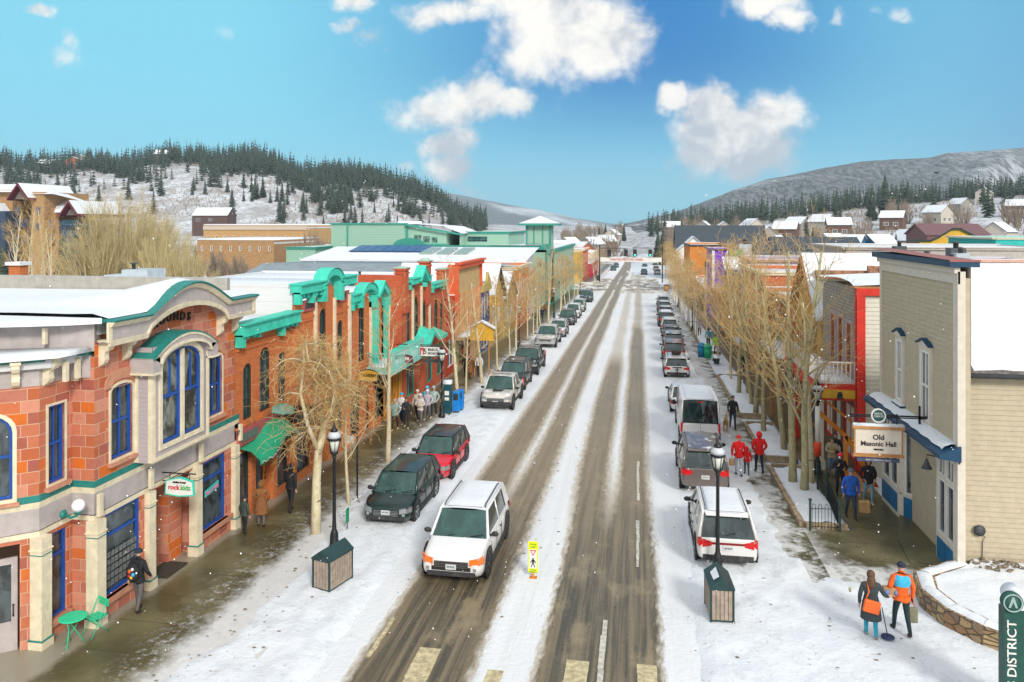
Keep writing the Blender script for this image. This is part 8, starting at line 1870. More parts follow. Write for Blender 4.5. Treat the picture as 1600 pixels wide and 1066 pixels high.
ld=thing('dog_lead','thin dark lead between the dog walker and the golden dog','lead',(4.8,43,0));a,b_=at_person(p,(-.24,-.23,.89)),Vector((4.52,42.35,gz(0,42.4)+.78));mb=MB();mb.path([tuple(a),tuple(a.lerp(b_,.5)-Vector((0,0,.1))),tuple(b_)],.009,5);mb.build('strap',black,ld,uv=False)
p=person('person in royal blue jacket carrying a tan paper bag towards the camera',7.71,30.15,.08,bluej,jdark,h=1.84,stride=.16,arms=('down','down'),hat=cloth('slate_cap',(.10,.13,.18)),bulk=1.1,group=gR)
a=at_person(p,(.33,-.12,.72));t=thing('paper_bag','large tan paper shopping bag beside the person in royal blue','bag',tuple(a));mb=MB();mb.box(a.x-.08,a.x+.30,a.y-.1,a.y+.12,a.z-.45,a.z-.02);mb.build('bag',paint('kraft_paper_light',(.48,.30,.13),.8,.2,6,bump=.3),t,uv=False,bevel=.03);mb=MB();mb.path([(a.x,a.y,a.z-.04),(a.x+.0,a.y,a.z+.10),(a.x+.2,a.y,a.z-.04)],.008,5);mb.build('handle',tan_c,t,uv=False)
person('person in black hooded jacket and light blue jeans on the walkway',8.8,31.9,.1,black_j,cloth('light_denim',(.18,.34,.46)),shoes=boots_t,h=1.76,stride=.15,arms=('pocket','pocket'),hood=black_j,group=gR,bulk=1.08)
person('person in black jacket with pink red beanie holding a phone',7.95,32.7,-.05,black_j,black_j,h=1.72,stride=.05,arms=('phone','front'),hat=cloth('coral_red',(.75,.03,.05)),group=gR)
person('person in tan jacket and jeans at the foot of the orange stair rail',8.25,35.3,.1,tan_c,jean,h=1.74,stride=.12,arms=('front','phone'),hat=cloth('dark_green_hat',(.05,.07,.05)),group=gR)
person('person in dark clothes standing behind the one in tan',8.6,36.2,0,darkn,jean,h=1.70,stride=.05,hair='long',group=gR)
p=person('person in neon green jacket beside the recycling bins',6.75,71.2,PI,neon,black_j,h=1.76,stride=.2,hat=black_j,group=gR)
person('person in turquoise jacket beyond the neon green one',6.5,76.2,PI,turq,darkn,h=1.76,stride=.15,group=gR)
person('person in lilac jacket farther along the right pavement',6.3,84.5,0,lilac,grey_t,h=1.74,group=gR)
person('person in black coat near the third planting bed',7.9,60.5,0,black_j,black_j,h=1.74,group=gR)
p=person('person with long brown hair in dark coat and turquoise leggings, walking away',5.9,21.15,PI*.97,cloth('charcoal_coat',(.035,.05,.055)),cloth('turquoise_leggings',(.02,.30,.42)),shoes=cloth('grey_boot',(.25,.22,.2)),h=1.72,stride=.12,arms=('out','down'),hair='long',coat=cloth('charcoal_coat',(.035,.05,.055)),group='couple in the foreground',bulk=1.05)
a=at_person(p,(.02,.22,.92));t=thing('shoulder_bag','orange shoulder bag on the back of the person in the dark coat','bag',tuple(a));mb=MB();mb.M=Matrix.Translation(a)@Matrix.Rotation(.22,4,'Y');mb.box(-.20,.20,-.06,.04,-.17,.15);mb.build('bag',paint('orange_leather',(.75,.13,.02),.5,.1,6),t,uv=False,bevel=.03)
mb=MB();mb.path([tuple(a+Vector((-.16,0,.12))),tuple(at_person(p,(.08,.17,1.25))),tuple(at_person(p,(.10,.05,1.47))),tuple(at_person(p,(.06,-.14,1.3)))],.018,5);mb.build('strap',paint('orange_leather',(.75,.13,.02),.5),t,uv=False)
a=at_person(p,(.27,-.05,.80));
h_=at_person(p,(-.27,-.05,.80));t=thing('snow_brush','long thin handled disc pad held above the snow by the person in the dark coat','tool',tuple(h_));b_=Vector((h_.x+.12,h_.y-.08,gz(0,21)+.20));mb=MB();mb.path([tuple(h_),tuple(b_)],.014,6);mb.build('handle',darkm,t,uv=False);mb=MB();mb.lathe([(.04,.05),(.16,.02),(.17,0),(.05,-.01)],tuple(b_),16);mb.build('disc',paint('navy_disc',(.03,.04,.12),.5),t,uv=False)
c_=at_person(p,(.47,-.2,1.10));t=thing('drink_cup','small tan drink cup in the hand of the long haired person','cup',tuple(c_));mb=MB();mb.lathe([(.03,-.05),(.038,.06)],tuple(c_),12);mb.build('cup',tan_c,t,uv=False);mb=MB();mb.lathe([(.041,.06),(.038,.075)],tuple(c_),12);mb.build('lid',white_c,t,uv=False)
p=person('person in orange jacket with sky blue shoulders carrying parcels, walking away',6.75,21.5,PI*1.02,org,cloth('black_green_trousers',(.015,.035,.035)),h=1.86,stride=.24,arms=('down','under'),hat=darkn,bulk=1.12,gloves=black_j,group='couple in the foreground')
mb=MB();k=1.86/1.74;rows=[]
for(z_,wx,wy)in((1.20,.192,.150),(1.30,.215,.160),(1.39,.205,.150),(1.46,.13,.12)):rows.append([mb.pt((wx*1.03*k*math.cos(a_),wy*1.03*k*math.sin(a_),z_*k))for a_ in[PI*q/10 for q in range(11)]])
for r0,r1 in zip(rows,rows[1:]):
 for q in range(10):mb.idx((r0[q],r0[q+1],r1[q+1],r1[q]),0,True)
bd=[c for c in p.children if c.name.startswith('body')][0]
o_=MB();o_.v,o_.f,o_.mi,o_.sm=[Vector(v)for v in mb.v],mb.f,mb.mi,mb.sm
me=bpy.data.meshes.new('shoulder_panel');me.from_pydata(o_.v,[],o_.f);me.materials.append(sky_c)
for q in me.polygons:q.use_smooth=True
so=bpy.data.objects.new('shoulder_panel',me);COL.objects.link(so);so.parent=bd
a=at_person(p,(.22,-.18,1.12));a=at_person(p,(.26,-.08,1.12));t=thing('parcel','brown parcel with blue round marks under the arm of the person in orange','parcel',tuple(a));mb=MB();mb.box(a.x-.20,a.x+.22,a.y-.16,a.y+.0,a.z-.13,a.z+.10);mb.build('box',paint('parcel_brown',(.40,.22,.10),.7),t,uv=False,bevel=.01)
for dx_ in(-.12,.12):mb=MB();mb.lathe([(.0,-.01),(.07,-.01),(.07,.0)],(a.x+dx_,a.y-.165,a.z-.02),12,axis='y');mb.build('round_mark',paint('label_blue',(.12,.20,.45),.5),t,uv=False)
a=at_person(p,(-.27,-.04,.74));t=thing('tote_bag','olive tote bag with orange handles in the hand of the person in orange','bag',tuple(a));mb=MB();mb.box(a.x-.15,a.x+.15,a.y-.06,a.y+.06,a.z-.45,a.z-.05);mb.build('bag',cloth('olive_bag',(.20,.19,.12)),t,uv=False,bevel=.04);mb=MB();mb.path([(a.x-.08,a.y,a.z-.06),(a.x-.02,a.y,a.z+.12),(a.x+.04,a.y,a.z+.12),(a.x+.09,a.y,a.z-.06)],.013,5);mb.build('handle',paint('orange_leather',(.75,.13,.02),.5),t,uv=False)
# == STREET FURNITURE
lampglass=paint('lamp_glass',(.55,.57,.52),.2,.1,8)
def street_lamp(label,x,y,wrap=False,base_z=0.0,lights=False):
 t=thing('street_lamp',label,'street lamp',(x,y,gz(x,y)+.1),'black lantern street lamps');z0=t.location.z+base_z;h=4.0
 mb=MB(Matrix.Translation((x,y,z0)));mb.lathe([(.20,0),(.20,.12),(.15,.2),(.13,.55),(.10,.65),(.075,.7),(.06,1.0),(.05,3.05),(.08,3.1),(.05,3.16)],nseg=14);mb.build('post',black,t,uv=False)
 mb=MB(Matrix.Translation((x,y,z0)));mb.lathe([(.06,3.14),(.13,3.22),(.13,3.28)],nseg=12);mb.lathe([(.22,3.66),(.235,3.70),(.22,3.74)],nseg=16)
 for q in range(6):a=q*PI/3;mb.path([(.13*math.cos(a),.13*math.sin(a),3.27),(.20*math.cos(a),.20*math.sin(a),3.68)],.012,4)
 mb.lathe([(.12,3.92),(.13,3.98),(.07,4.04),(.05,4.08),(.02,4.2)],nseg=12);mb.build('lantern_frame',black,t,uv=False)
 mb=MB(Matrix.Translation((x,y,z0)));mb.lathe([(.11,3.28),(.185,3.66)],nseg=16);mb.build('lantern_glass',lampglass,t,uv=False)
 mb=MB(Matrix.Translation((x,y,z0)));mb.lathe([(.225,3.74),(.20,3.84),(.13,3.93)],nseg=16);mb.build('lamp_shade',paint('snowy_lamp_cap',(.50,.53,.56),.5),t,uv=False)
 if wrap:
  mb=MB(Matrix.Translation((x,y,z0)));mb.lathe([(.10,1.35),(.105,3.0)],nseg=12);mb.build('white_sleeve',white,t,uv=False)
  mb=MB(Matrix.Translation((x,y,z0)));mb.lathe([(.15,.82),(.16,1.4),(.14,1.42)],nseg=12);mb.build('red_sleeve',paint('red_orange_sleeve',(.75,.07,.02),.5),t,uv=False)
 if lights:
  mb=MB(Matrix.Translation((x,y,z0)))
  for q in range(26):a=q*1.1;mb.ball((.075*math.cos(a),.075*math.sin(a),.6+q*.1),.02,nu=5,nv=4)
  mb.build('light_string',white,t,uv=False)
 return t
street_lamp('black lantern lamp post rising behind the slatted bin on the left',-9.98,24.1)
street_lamp('black lantern lamp post rising behind the slatted bin on the right',2.36,24.35)
street_lamp('lantern lamp post with string lights beside the walking group',-11.32,43.2,lights=True)
street_lamp('lantern lamp post behind the dark pickups on the left',-11.44,72.75)
street_lamp('distant lantern lamp post farther down the left pavement',-11.2,101)
street_lamp('far lantern lamp post before the cross street on the left',-11.2,146)
street_lamp('lamp post wrapped in white with a red orange sleeve, by the second planting bed',7.0,37.3,wrap=True)
street_lamp('lamp post behind the bare trees with only its red sleeve showing',7.72,35.6,wrap=True)
street_lamp('lantern lamp post in the tree row beyond the recycling bins',5.82,88.5,lights=True)
street_lamp('far lantern lamp post in the tree row before the traffic lights on the right',5.8,121)
woods=paint('weathered_slats',(.30,.24,.19),.75,.2,5,bump=.3,dirt=.3);bing=paint('dark_green_steel',(.015,.045,.045),.4,.15,5)
def trash_bin(label,x,y,rot):
 t=thing('waste_bin',label,'waste bin',(x,y,gz(x,y)+.11),'slatted waste bins under the near lamps');w2,d2,h=.30,.52,.88
 M=Matrix.Translation(t.location)@Matrix.Rotation(rot,4,'Z')
 mb=MB(M);mb.box(-w2,w2,-d2,d2,.02,.07);mb.box(-w2+.03,w2-.03,-d2+.03,d2-.03,.06,h)
 for sx_ in(-1,1):
  for sy_ in(-1,1):mb.box(sx_*w2-.025,sx_*w2+.025,sy_*d2-.025,sy_*d2+.025,0,h)
 mb.build('frame',bing,t,uv=False)
 mb=MB(M)
 for q in range(5):u=-w2+.035+q*.109;mb.box(u,u+.095,-d2-.012,-d2+.02,.07,h-.02);mb.box(u,u+.095,d2-.02,d2+.012,.07,h-.02)
 for q in range(9):v_=-d2+.03+q*.111;mb.box(-w2-.012,-w2+.02,v_,v_+.096,.07,h-.02);mb.box(w2-.02,w2+.012,v_,v_+.096,.07,h-.02)
 mb.build('slats',woods,t,uv=False)
 mb=MB(M);mb.prism([(-w2-.04,h),(w2+.04,h),(w2+.04,h+.05),(.0,h+.30),(-w2-.04,h+.05)],-d2-.04,d2+.04);mb.build('lid',bing,t,uv=False)
 mb=MB(M);mb.face([(-.20,-d2*.7,h+.19),(-.05,-d2*.7,h+.285),(-.05,d2*.5,h+.285),(-.22,d2*.3,h+.175)]);mb.build('lid_snow',snow,t,uv=False)
 return t
trash_bin('slatted waste bin with dark green lid at the foot of the left lamp',-9.05,21.75,-.30)
trash_bin('slatted waste bin with dark green lid at the foot of the right lamp',2.15,21.85,.06)
t=thing('crosswalk_sign','fluorescent yellow in street yield to pedestrians sign in the central snow','road sign',(-3.24,23.4,gz(0,23.4)))
fl=paint('fluorescent_yellow',(.72,.86,.01),.4,.04,5);MS_=wallM(SOUTH,-3.24,23.4,gz(0,23.4))
mb=MB(MS_);mb.box(-.155,.155,-.012,.012,.16,1.12);mb.build('panel',fl,t,uv=False,bevel=.01)
mb=MB(MS_);mb.box(-.115,.115,.012,.018,.30,.88);mb.build('white_field',white,t,uv=False)
mb=MB(MS_);mb.prism([(-.10,.86),(.10,.86),(0,.67)],.018,.024);mb.build('yield_triangle',cr,t,uv=False);mb=MB(MS_);mb.prism([(-.055,.835),(.055,.835),(0,.73)],.024,.028);mb.build('yield_centre',white,t,uv=False)
mb=MB(MS_)
mb.lathe([(0,.018),(.026,.018),(.026,.024),(0,.024)],(0,0,.60),12,axis='y');mb.prism([(-.035,.57),(.03,.57),(.025,.45),(-.03,.45)],.018,.024);mb.prism([(-.03,.45),(.0,.45),(-.045,.33),(-.07,.33)],.018,.024);mb.prism([(.0,.45),(.025,.45),(.065,.34),(.04,.33)],.018,.024);mb.prism([(-.035,.57),(-.02,.55),(-.075,.46),(-.09,.48)],.018,.024);mb.prism([(.03,.57),(.015,.54),(.07,.46),(.085,.49)],.018,.024)
mb.build('walking_figure',blk,t,uv=False)
for tx,z_,s_ in(('STATE',1.03,.075),('LAW',.95,.075),('WITHIN',.245,.055),('CROSSWALK',.19,.045)):text_mesh('lettering',tx,wallM(SOUTH,-3.24,23.38,gz(0,23.4)+z_),s_,blk,t,.003)
mb=MB(MS_);mb.box(-.03,.03,-.02,.02,.0,.17);mb.box(-.12,.12,-.1,.1,-.05,.015);mb.build('stem',orange,t,uv=False)
mt_g=paint('cafe_mint_green',(.02,.55,.28),.45,.08,4)
gx=gz(0,17.5)+.1
t=thing('cafe_table','small round mint green folding table by the corner column','table',(-14.15,17.35,gx));mb=MB(Matrix.Translation(t.location));mb.lathe([(.32,.70),(.33,.71),(.33,.725),(.30,.73)],nseg=24);mb.build('tabletop',mt_g,t,uv=False)
for a in(0,PI/2):
 for s in(-1,1):mb=MB(Matrix.Translation(t.location)@Matrix.Rotation(a+.5,4,'Z'));mb.path([(-.24*s,.10,0),(.20*s,.10,.70)],.012,6);mb.build('leg',mt_g,t,uv=False)
t=thing('cafe_chair','mint green slatted folding chair behind the small round table','chair',(-13.98,17.95,gx));M=Matrix.Translation(t.location)@Matrix.Rotation(-.35,4,'Z')
mb=MB(M)
for q in range(4):mb.box(-.2,.2,-.19+q*.1,-.11+q*.1,.44,.455)
mb.build('seat',mt_g,t,uv=False);mb=MB(M)
for q in range(2):mb.box(-.2,.2,.21,.225,.66+q*.1,.74+q*.1)
mb.build('backrest',mt_g,t,uv=False)
for sx_ in(-1,1):mb=MB(M);mb.path([(sx_*.2,-.24,0),(sx_*.2,.2,.86)],.012,6);mb.build('leg',mt_g,t,uv=False);mb=MB(M);mb.path([(sx_*.19,.24,0),(sx_*.19,-.18,.45)],.012,6);mb.build('leg',mt_g,t,uv=False)
z0=gz(0,44.9)+.11
t=thing('parking_meter_kiosk','dark teal parking meter cabinet with a snowy cap beside the blue boxes','parking meter',(-11.25,44.3,z0));mb=MB(Matrix.Translation(t.location));mb.box(-.22,.22,-.2,.2,0,1.75);mb.build('cabinet',paint('kiosk_teal',(.01,.07,.09),.4),t,uv=False,bevel=.03)
mb=MB(Matrix.Translation(t.location));mb.box(-.13,.13,-.215,-.2,1.1,1.35);mb.box(-.13,.13,-.215,-.2,.8,.98);mb.build('notice',white,t,uv=False);mb=MB();snowcap(mb,[(-11.5,44.08),(-11.0,44.08),(-11.0,44.52),(-11.5,44.52)],z0+1.75,.2);mb.build('snow',snow,t,uv=False)
for q,lab in enumerate(('bright blue newspaper box next to the parking meter cabinet','bright blue newspaper box farther from the parking meter cabinet')):
 x,y=-10.78+q*.1,44.6+q*.5;t=thing('newspaper_box',lab,'newspaper box',(x,y,z0),'blue newspaper boxes');mb=MB(Matrix.Translation(t.location));mb.box(-.2,.2,-.2,.2,.1,1.25);mb.build('box',paint('news_blue',(.005,.20,.60),.4),t,uv=False,bevel=.02)
 mb=MB(Matrix.Translation(t.location));mb.box(-.15,.15,-.215,-.2,.75,1.15);mb.build('window',gls,t,uv=False);mb=MB(Matrix.Translation(t.location));mb.box(-.16,.16,-.16,.16,0,.1);mb.build('plinth',darkm,t,uv=False)
for x,y,c_,lab in((5.35,69.6,(.01,.22,.42),'blue recycling bin on the right pavement'),(5.85,68.9,(.01,.36,.16),'green recycling bin beside the blue one')):
 t=thing('recycling_bin',lab,'recycling bin',(x,y,gz(x,y)+.11));mb=MB(Matrix.Translation(t.location));mb.lathe([(.30,0),(.34,.9)],nseg=14);mb.build('body',paint('bin_'+lab[:5],c_,.5),t,uv=False);mb=MB(Matrix.Translation(t.location));mb.lathe([(.36,.9),(.36,.98),(.22,1.2),(.05,1.26)],nseg=14);mb.build('lid',paint('bin_'+lab[:5],c_,.5),t,uv=False)
t=thing('snowy_bench','low snowed over bench near the green recycling bin','bench',(6.3,66.5,gz(0,66.5)+.11));mb=MB(Matrix.Translation(t.location));mb.box(-.25,.25,-.8,.8,.4,.46);mb.build('seat',bing,t,uv=False)
for y_ in(-.6,.6):mb=MB(Matrix.Translation(t.location));mb.box(-.22,.22,y_-.04,y_+.04,0,.4);mb.build('leg',bing,t,uv=False)
mb=MB();snowcap(mb,[(6.07,65.75),(6.53,65.75),(6.53,67.25),(6.07,67.25)],gz(0,66.5)+.57,.12);mb.build('snow',snow,t,uv=False)
t=thing('iron_fence','low black hooped iron fence around the corner of the snowy bed','fence',(6.97,28.73,gz(0,28.7)+.1))
def fence_run(p,q,post=(1,1)):
 d=Vector((q[0]-p[0],q[1]-p[1]));L_=d.length;k=max(2,int(L_/.115));mb=MB();zf=lambda y:gz(0,y)+.1
 P_=lambda s,z:(p[0]+d.x*s,p[1]+d.y*s,zf(p[1]+d.y*s)+z)
 for z in(.14,.78):mb.path([P_(0,z),P_(1,z)],.013,4)
 for i in range(0,k,2):
  s0,s1=(i+.5)/(k+1),(i+1.5)/(k+1);sm=(s0+s1)/2
  mb.path([P_(s0,.05),P_(s0,.84),P_(s0+(sm-s0)*.3,.92),P_(sm,.95),P_(s1-(s1-sm)*.3,.92),P_(s1,.84),P_(s1,.05)],.009,4)
 mb.build('hoop_panel',black,t,uv=False)
for p_,q_ in(((5.98,28.66),(6.97,28.74)),((6.97,28.74),(7.3,32.0)),((7.3,32.0),(7.22,33.2))):fence_run(p_,q_)
for x,y in((5.96,28.64),(6.98,28.73),(7.3,32.0),(7.2,33.2)):mb=MB(Matrix.Translation((x,y,gz(x,y)+.1)));mb.box(-.035,.035,-.035,.035,-.05,1.08);mb.box(-.05,.05,-.05,.05,1.08,1.13);mb.build('post',bing,t,uv=False)
mb=MB();z_=gz(0,25.8)+.1;t=thing('green_sign_plate','small green plate on a stub beside the weeping tree trunk','sign',(-10.2,25.9,z_));mb.box(-10.25,-10.21,25.78,26.0,z_+.25,z_+.75);mb.build('plate',paint('plate_green',(.01,.25,.12),.5),t,uv=False);mb=MB();mb.box(-10.24,-10.22,25.86,25.9,z_,z_+.3);mb.build('stub',darkm,t,uv=False)
t=thing('bus_sign_pole','thin dark pole with small top bracket between the left trees','sign pole',(-11.2,29.4,gz(0,29.4)));mb=MB();z_=t.location.z;mb.path([(-11.2,29.4,z_),(-11.2,29.4,z_+2.6),(-11.5,29.4,z_+2.7)],.035,6);mb.build('pole',black,t,uv=False);mb=MB();mb.box(-11.75,-11.35,29.37,29.43,z_+2.2,z_+2.5);mb.build('plate',white,t,uv=False)
stone=None
m,n,b=mat_new('fieldstone');uvn=n.new('ShaderNodeTexCoord').outputs['UV'];vo=n.new('ShaderNodeTexVoronoi');vo.feature='F1';n.put(vo.inputs['Vector'],n.scale(uvn,(1,1.7,1)));vo.inputs['Scale'].default_value=3.2;vd=n.new('ShaderNodeTexVoronoi');vd.feature='DISTANCE_TO_EDGE';n.put(vd.inputs['Vector'],n.scale(uvn,(1,1.7,1)));vd.inputs['Scale'].default_value=3.2
cx_=n.xyz(vo.outputs['Color'])[0];c=n.ramp(cx_,[(.1,(.30,.17,.09)),(.35,(.42,.28,.14)),(.6,(.22,.16,.12)),(.85,(.50,.36,.18))]);c=n.mix(n.m('MULTIPLY',n.step(n.noise(uvn,12,5),.4,.7),.4),c,(.14,.10,.07));c=n.mix(n.m('SUBTRACT',1.0,n.step(vd.outputs['Distance'],.01,.05)),c,(.09,.07,.05))
n.put(b.inputs['Base Color'],c);b.inputs['Roughness'].default_value=.9;n.put(b.inputs['Normal'],n.bump(n.step(vd.outputs['Distance'],.0,.12),.9,.06));stone=m
t=thing('stone_planter','low fieldstone planter wall full of snow at the corner of the tan hall','planter',(10.5,22.5,gz(0,22.5)))
outer=[(9.45,25.35),(7.95,24.3),(7.75,23.2),(8.0,22.1),(8.6,21.2),(9.4,20.55),(10.6,19.9),(14,18.6)]
zt_=lambda y:.18
zpl=gz(0,22)+.62
mb=MB();inner=[(9.75,24.95),(8.45,24.05),(8.25,23.2),(8.45,22.35),(8.95,21.6),(9.65,21.0),(10.8,20.4),(14,19.1)]
for(a,b_),(c_,d_)in zip(zip(outer,inner),zip(outer[1:],inner[1:])):
 mb.face([(a[0],a[1],-1.2),(c_[0],c_[1],-1.2),(c_[0],c_[1],zpl),(a[0],a[1],zpl)]);mb.face([(a[0],a[1],zpl),(c_[0],c_[1],zpl),(d_[0],d_[1],zpl),(b_[0],b_[1],zpl)]);mb.face([(b_[0],b_[1],zpl),(d_[0],d_[1],zpl),(d_[0],d_[1],zpl-.3),(b_[0],b_[1],zpl-.3)])
mb.build('wall',stone,t)
mb=MB();rr=random.Random(9)
o2=[((a[0]*.86+b_[0]*.14),(a[1]*.86+b_[1]*.14))for a,b_ in zip(outer,inner)];i2=[((a[0]*.12+b_[0]*.88),(a[1]*.12+b_[1]*.88))for a,b_ in zip(outer,inner)]
for(a,b_),(c_,d_)in zip(zip(o2,i2),zip(o2[1:],i2[1:])):
 K=6;prev_=None
 for q in range(K+1):
  s=q/K;A_=(a[0]+(c_[0]-a[0])*s,a[1]+(c_[1]-a[1])*s);B_=(b_[0]+(d_[0]-b_[0])*s,b_[1]+(d_[1]-b_[1])*s);hh=.07+.02*math.sin(q*2.1+a[0]*3)
  mA=(A_[0]*.75+B_[0]*.25,A_[1]*.75+B_[1]*.25);mB_=(A_[0]*.25+B_[0]*.75,A_[1]*.25+B_[1]*.75)
  row=[mb.pt((A_[0],A_[1],zpl+.003)),mb.pt((mA[0],mA[1],zpl+hh)),mb.pt((mB_[0],mB_[1],zpl+hh)),mb.pt((B_[0],B_[1],zpl+.003))]
  if prev_:
   for w_ in range(3):mb.idx((prev_[w_],prev_[w_+1],row[w_+1],row[w_]),0,True)
  prev_=row
mb.build('coping_snow',snow,t,uv=False)
mb=MB();g=[]
for j in range(26):
 y=18.6+j*.27;xl=interp(y,[(18.6,15),(19.1,14),(20.4,10.8),(21.0,9.65),(21.6,8.95),(22.35,8.45),(23.2,8.25),(24.05,8.45),(24.95,9.75),(25.5,10)])
 g.append([mb.pt((xl+(24-xl)*(i/30)**1.4,y,zpl-.10+.09*MN.noise(Vector((i*.6,j*.4,4)))+.12*(j/26)))for i in range(31)])
for r0,r1 in zip(g,g[1:]):
 for i in range(30):mb.idx((r0[i],r0[i+1],r1[i+1],r1[i]),0,True)
mb.build('snow_bed',snow,t,fix=False,uv=False)
mb=MB();rr=random.Random(4)
for q in range(190):x=rr.uniform(9.9,17);y=25.42-rr.uniform(.02,.75);mb.ball((x,y,zpl+.02+rr.uniform(-.03,.03)),(rr.uniform(.04,.10),rr.uniform(.04,.08),rr.uniform(.03,.06)),nu=6,nv=4)
o=mb.build('cobbles',paint('cobble_grey',(.20,.16,.12),.9,.4,8),fix=False,uv=False);tag(o,'dark cobbles half under snow along the foot of the tan hall','cobbles',kind='stuff')
t=thing('district_pillar','dark green sign pillar reading ARTS DISTRICT with a round emblem, at the right border','sign',(8.2,17.9,gz(0,18)))
x0,y0,zt2=7.62,17.75,2.45;pg2=paint('pillar_green',(.015,.075,.06),.45,.12,5)
mb=MB();mb.box(x0+.26,x0+1.0,y0+.06,y0+.5,-.4,zt2-.15);mb.box(x0,x0+.27,y0,y0+.3,-.4,zt2-.2);mb.build('pillar',pg2,t,uv=False)
mb=MB();mb.lathe([(0,-.06),(.21,-.06),(.21,.06),(0,.06)],(x0+.12,y0-.02,zt2),24,axis='y');o=mb.build('round_plate',pg2,t,uv=False)
mb=MB(wallM(SOUTH,x0+.12,y0-.085,zt2));mb.ring(cir(.19),cir(.165),0,.012);mb.prism([(-.09,-.10),(-.05,-.10),(.0,.02),(.05,-.10),(.09,-.10),(.02,.12),(-.02,.12)],0,.012);mb.build('emblem',paint('emblem_grey',(.30,.42,.40),.5),o,uv=False)
mb=MB();mb.lathe([(.19,0),(.19,.5)],(x0+.30,y0-.0,zt2-.0),20,axis='y');mb.build('cap_snow',snow,t,uv=False)
text_mesh('lettering','ARTS DISTRICT',wallM(SOUTH,x0+.135,y0-.012,1.08)@Matrix.Rotation(-PI/2,4,'Y'),.255,white,t,.012,sx=1.12)
t=thing('street_banner','white banner with red lettering hung across the street before the junction','banner',(-2.5,188,3));a,b_=A(938,402,190),A(1034,402,190);c_=A(938,409,190)
mb=MB(wallM(SOUTH,0,190,0));mb.prism([(a.x,a.z-1.1),(b_.x,a.z-1.1),(b_.x,a.z),(a.x,a.z)],-.02,.02);mb.build('cloth',white,t,uv=False);text_mesh('lettering','WINTER FESTIVAL WEEK',wallM(SOUTH,(a.x+b_.x)/2-1,189.9,a.z-.55),.72,cr,t,.01)
for k,px in enumerate((937,1035)):
 p_=A(px,400,190);t=thing('signal_pole',('left' if k==0 else 'right')+' dark pole carrying the banner cable and traffic lights','pole',(p_.x,190,road_z(190)));mb=MB();mb.path([(p_.x,190.2,road_z(190)),(p_.x,190.2,p_.z+2.6)],.14,8);mb.build('post',black,t,uv=False);mb=MB();mb.path([(p_.x,190.2,p_.z+1.9),(p_.x+(7 if k==0 else-7),190.2,p_.z+1.9)],.07,6);mb.build('mast_arm',black,t,uv=False)
for k,px in enumerate((952,978,992,1016)):
 p_=A(px,397,189.6);t=thing('traffic_light',['leftmost','second from left','third from left','rightmost'][k]+' of the four traffic lights above the banner','traffic light',(p_.x,189.6,p_.z),'traffic lights over the junction');mb=MB();mb.box(p_.x-.45,p_.x+.45,189.4,189.8,p_.z-.6,p_.z+1.1);mb.build('housing',blk,t,uv=False)
 mb=MB();mb.lathe([(.0,-.02),(.22,-.02),(.22,.02)],(p_.x,189.38,p_.z-.25),12,axis='y')
 gm_=bpy.data.materials.get('green_signal')
 if not gm_:
  gm_,n,b=mat_new('green_signal');b.inputs['Base Color'].default_value=(.02,.5,.3,1);b.inputs['Emission Color'].default_value=(.05,.9,.5,1);b.inputs['Emission Strength'].default_value=1.5
 mb.build('signal_lens',gm_ if k in(2,3)else darkm,t,uv=False)
for k,px in enumerate((953,1018)):
 p_=A(px,470 if k==0 else 480,150);x=-10.4 if k==0 else 5.2;t=thing('waste_bin',('small dark bin at the far left kerb' if k==0 else 'brown kiosk like bin at the far right corner of the junction'),'bin',(x,158 if k else 195,road_z(158)));y_=158 if k else 195;mb=MB();mb.lathe([(.45,0),(.5,1.0),(.3,1.2)],(x,y_,road_z(y_)),10);mb.build('body',darkm if k==0 else brn,t,uv=False);mb=MB();mb.lathe([(.52,1.2),(.2,1.4)],(x,y_,road_z(y_)),10);mb.build('lid',black,t,uv=False)
t=thing('gabled_sign_board','golden gabled sign board with snowy top standing over the left pavement','sign',(-11.8,56.6,3));y_=56.6;a,b_=A(735,515,y_),A(771,515,y_);mb=MB(wallM(SOUTH,0,y_,0));zt_=A(750,505,y_).z
mb.prism([(a.x,zt_-1.3),(b_.x,zt_-1.3),(b_.x,zt_-.35),((a.x+b_.x)/2,zt_+.15),(a.x,zt_-.35)],-.1,.1);mb.build('board',yellow,t,uv=False);mb=MB(wallM(SOUTH,0,y_,0));m_=(a.x+b_.x)/2
for q in([(a.x-.15,zt_-.42),(m_,zt_+.12),(m_,zt_+.24),(a.x-.15,zt_-.30)],[(m_,zt_+.12),(b_.x+.15,zt_-.42),(b_.x+.15,zt_-.30),(m_,zt_+.24)]):mb.prism(q,-.25,.25)
mb.build('snow_roof',snow,t,uv=False);mb=MB();mb.box(m_-.6,m_-.5,y_-.05,y_+.05,gz(0,y_),zt_-1.2);mb.box(m_+.5,m_+.6,y_-.05,y_+.05,gz(0,y_),zt_-1.2);mb.build('post',brn,t,uv=False)
hang_sign('hanging_sign','bright golden board of three stacked planks high on the left facade',(A(773,470,70).x,70,A(773,470,70).z),1.05,1.0,[('SHOPS',0,.22,.2,blk,1),('CAFE',0,-.1,.2,blk,1)],frame=brn,face=yellow)
t=thing('garland_arch','pine garland arch beside the breck sports sign','garland',(-12.2,47,2));mb=MB();rr=random.Random(8)
for q in range(420):
 s=q/420;c_=Vector((-13.6+2.5*s,47.3+rr.uniform(-.1,.1),1.9+1.0*math.sin(PI*s)+rr.uniform(-.1,.1)));d=rvec(rr,.15);mb.face([c_,c_+d,c_+Vector((d.y,d.z,d.x))*.5])
mb.build('needles',paint('garland_olive',(.16,.17,.05),.8),t,uv=False,fix=False)
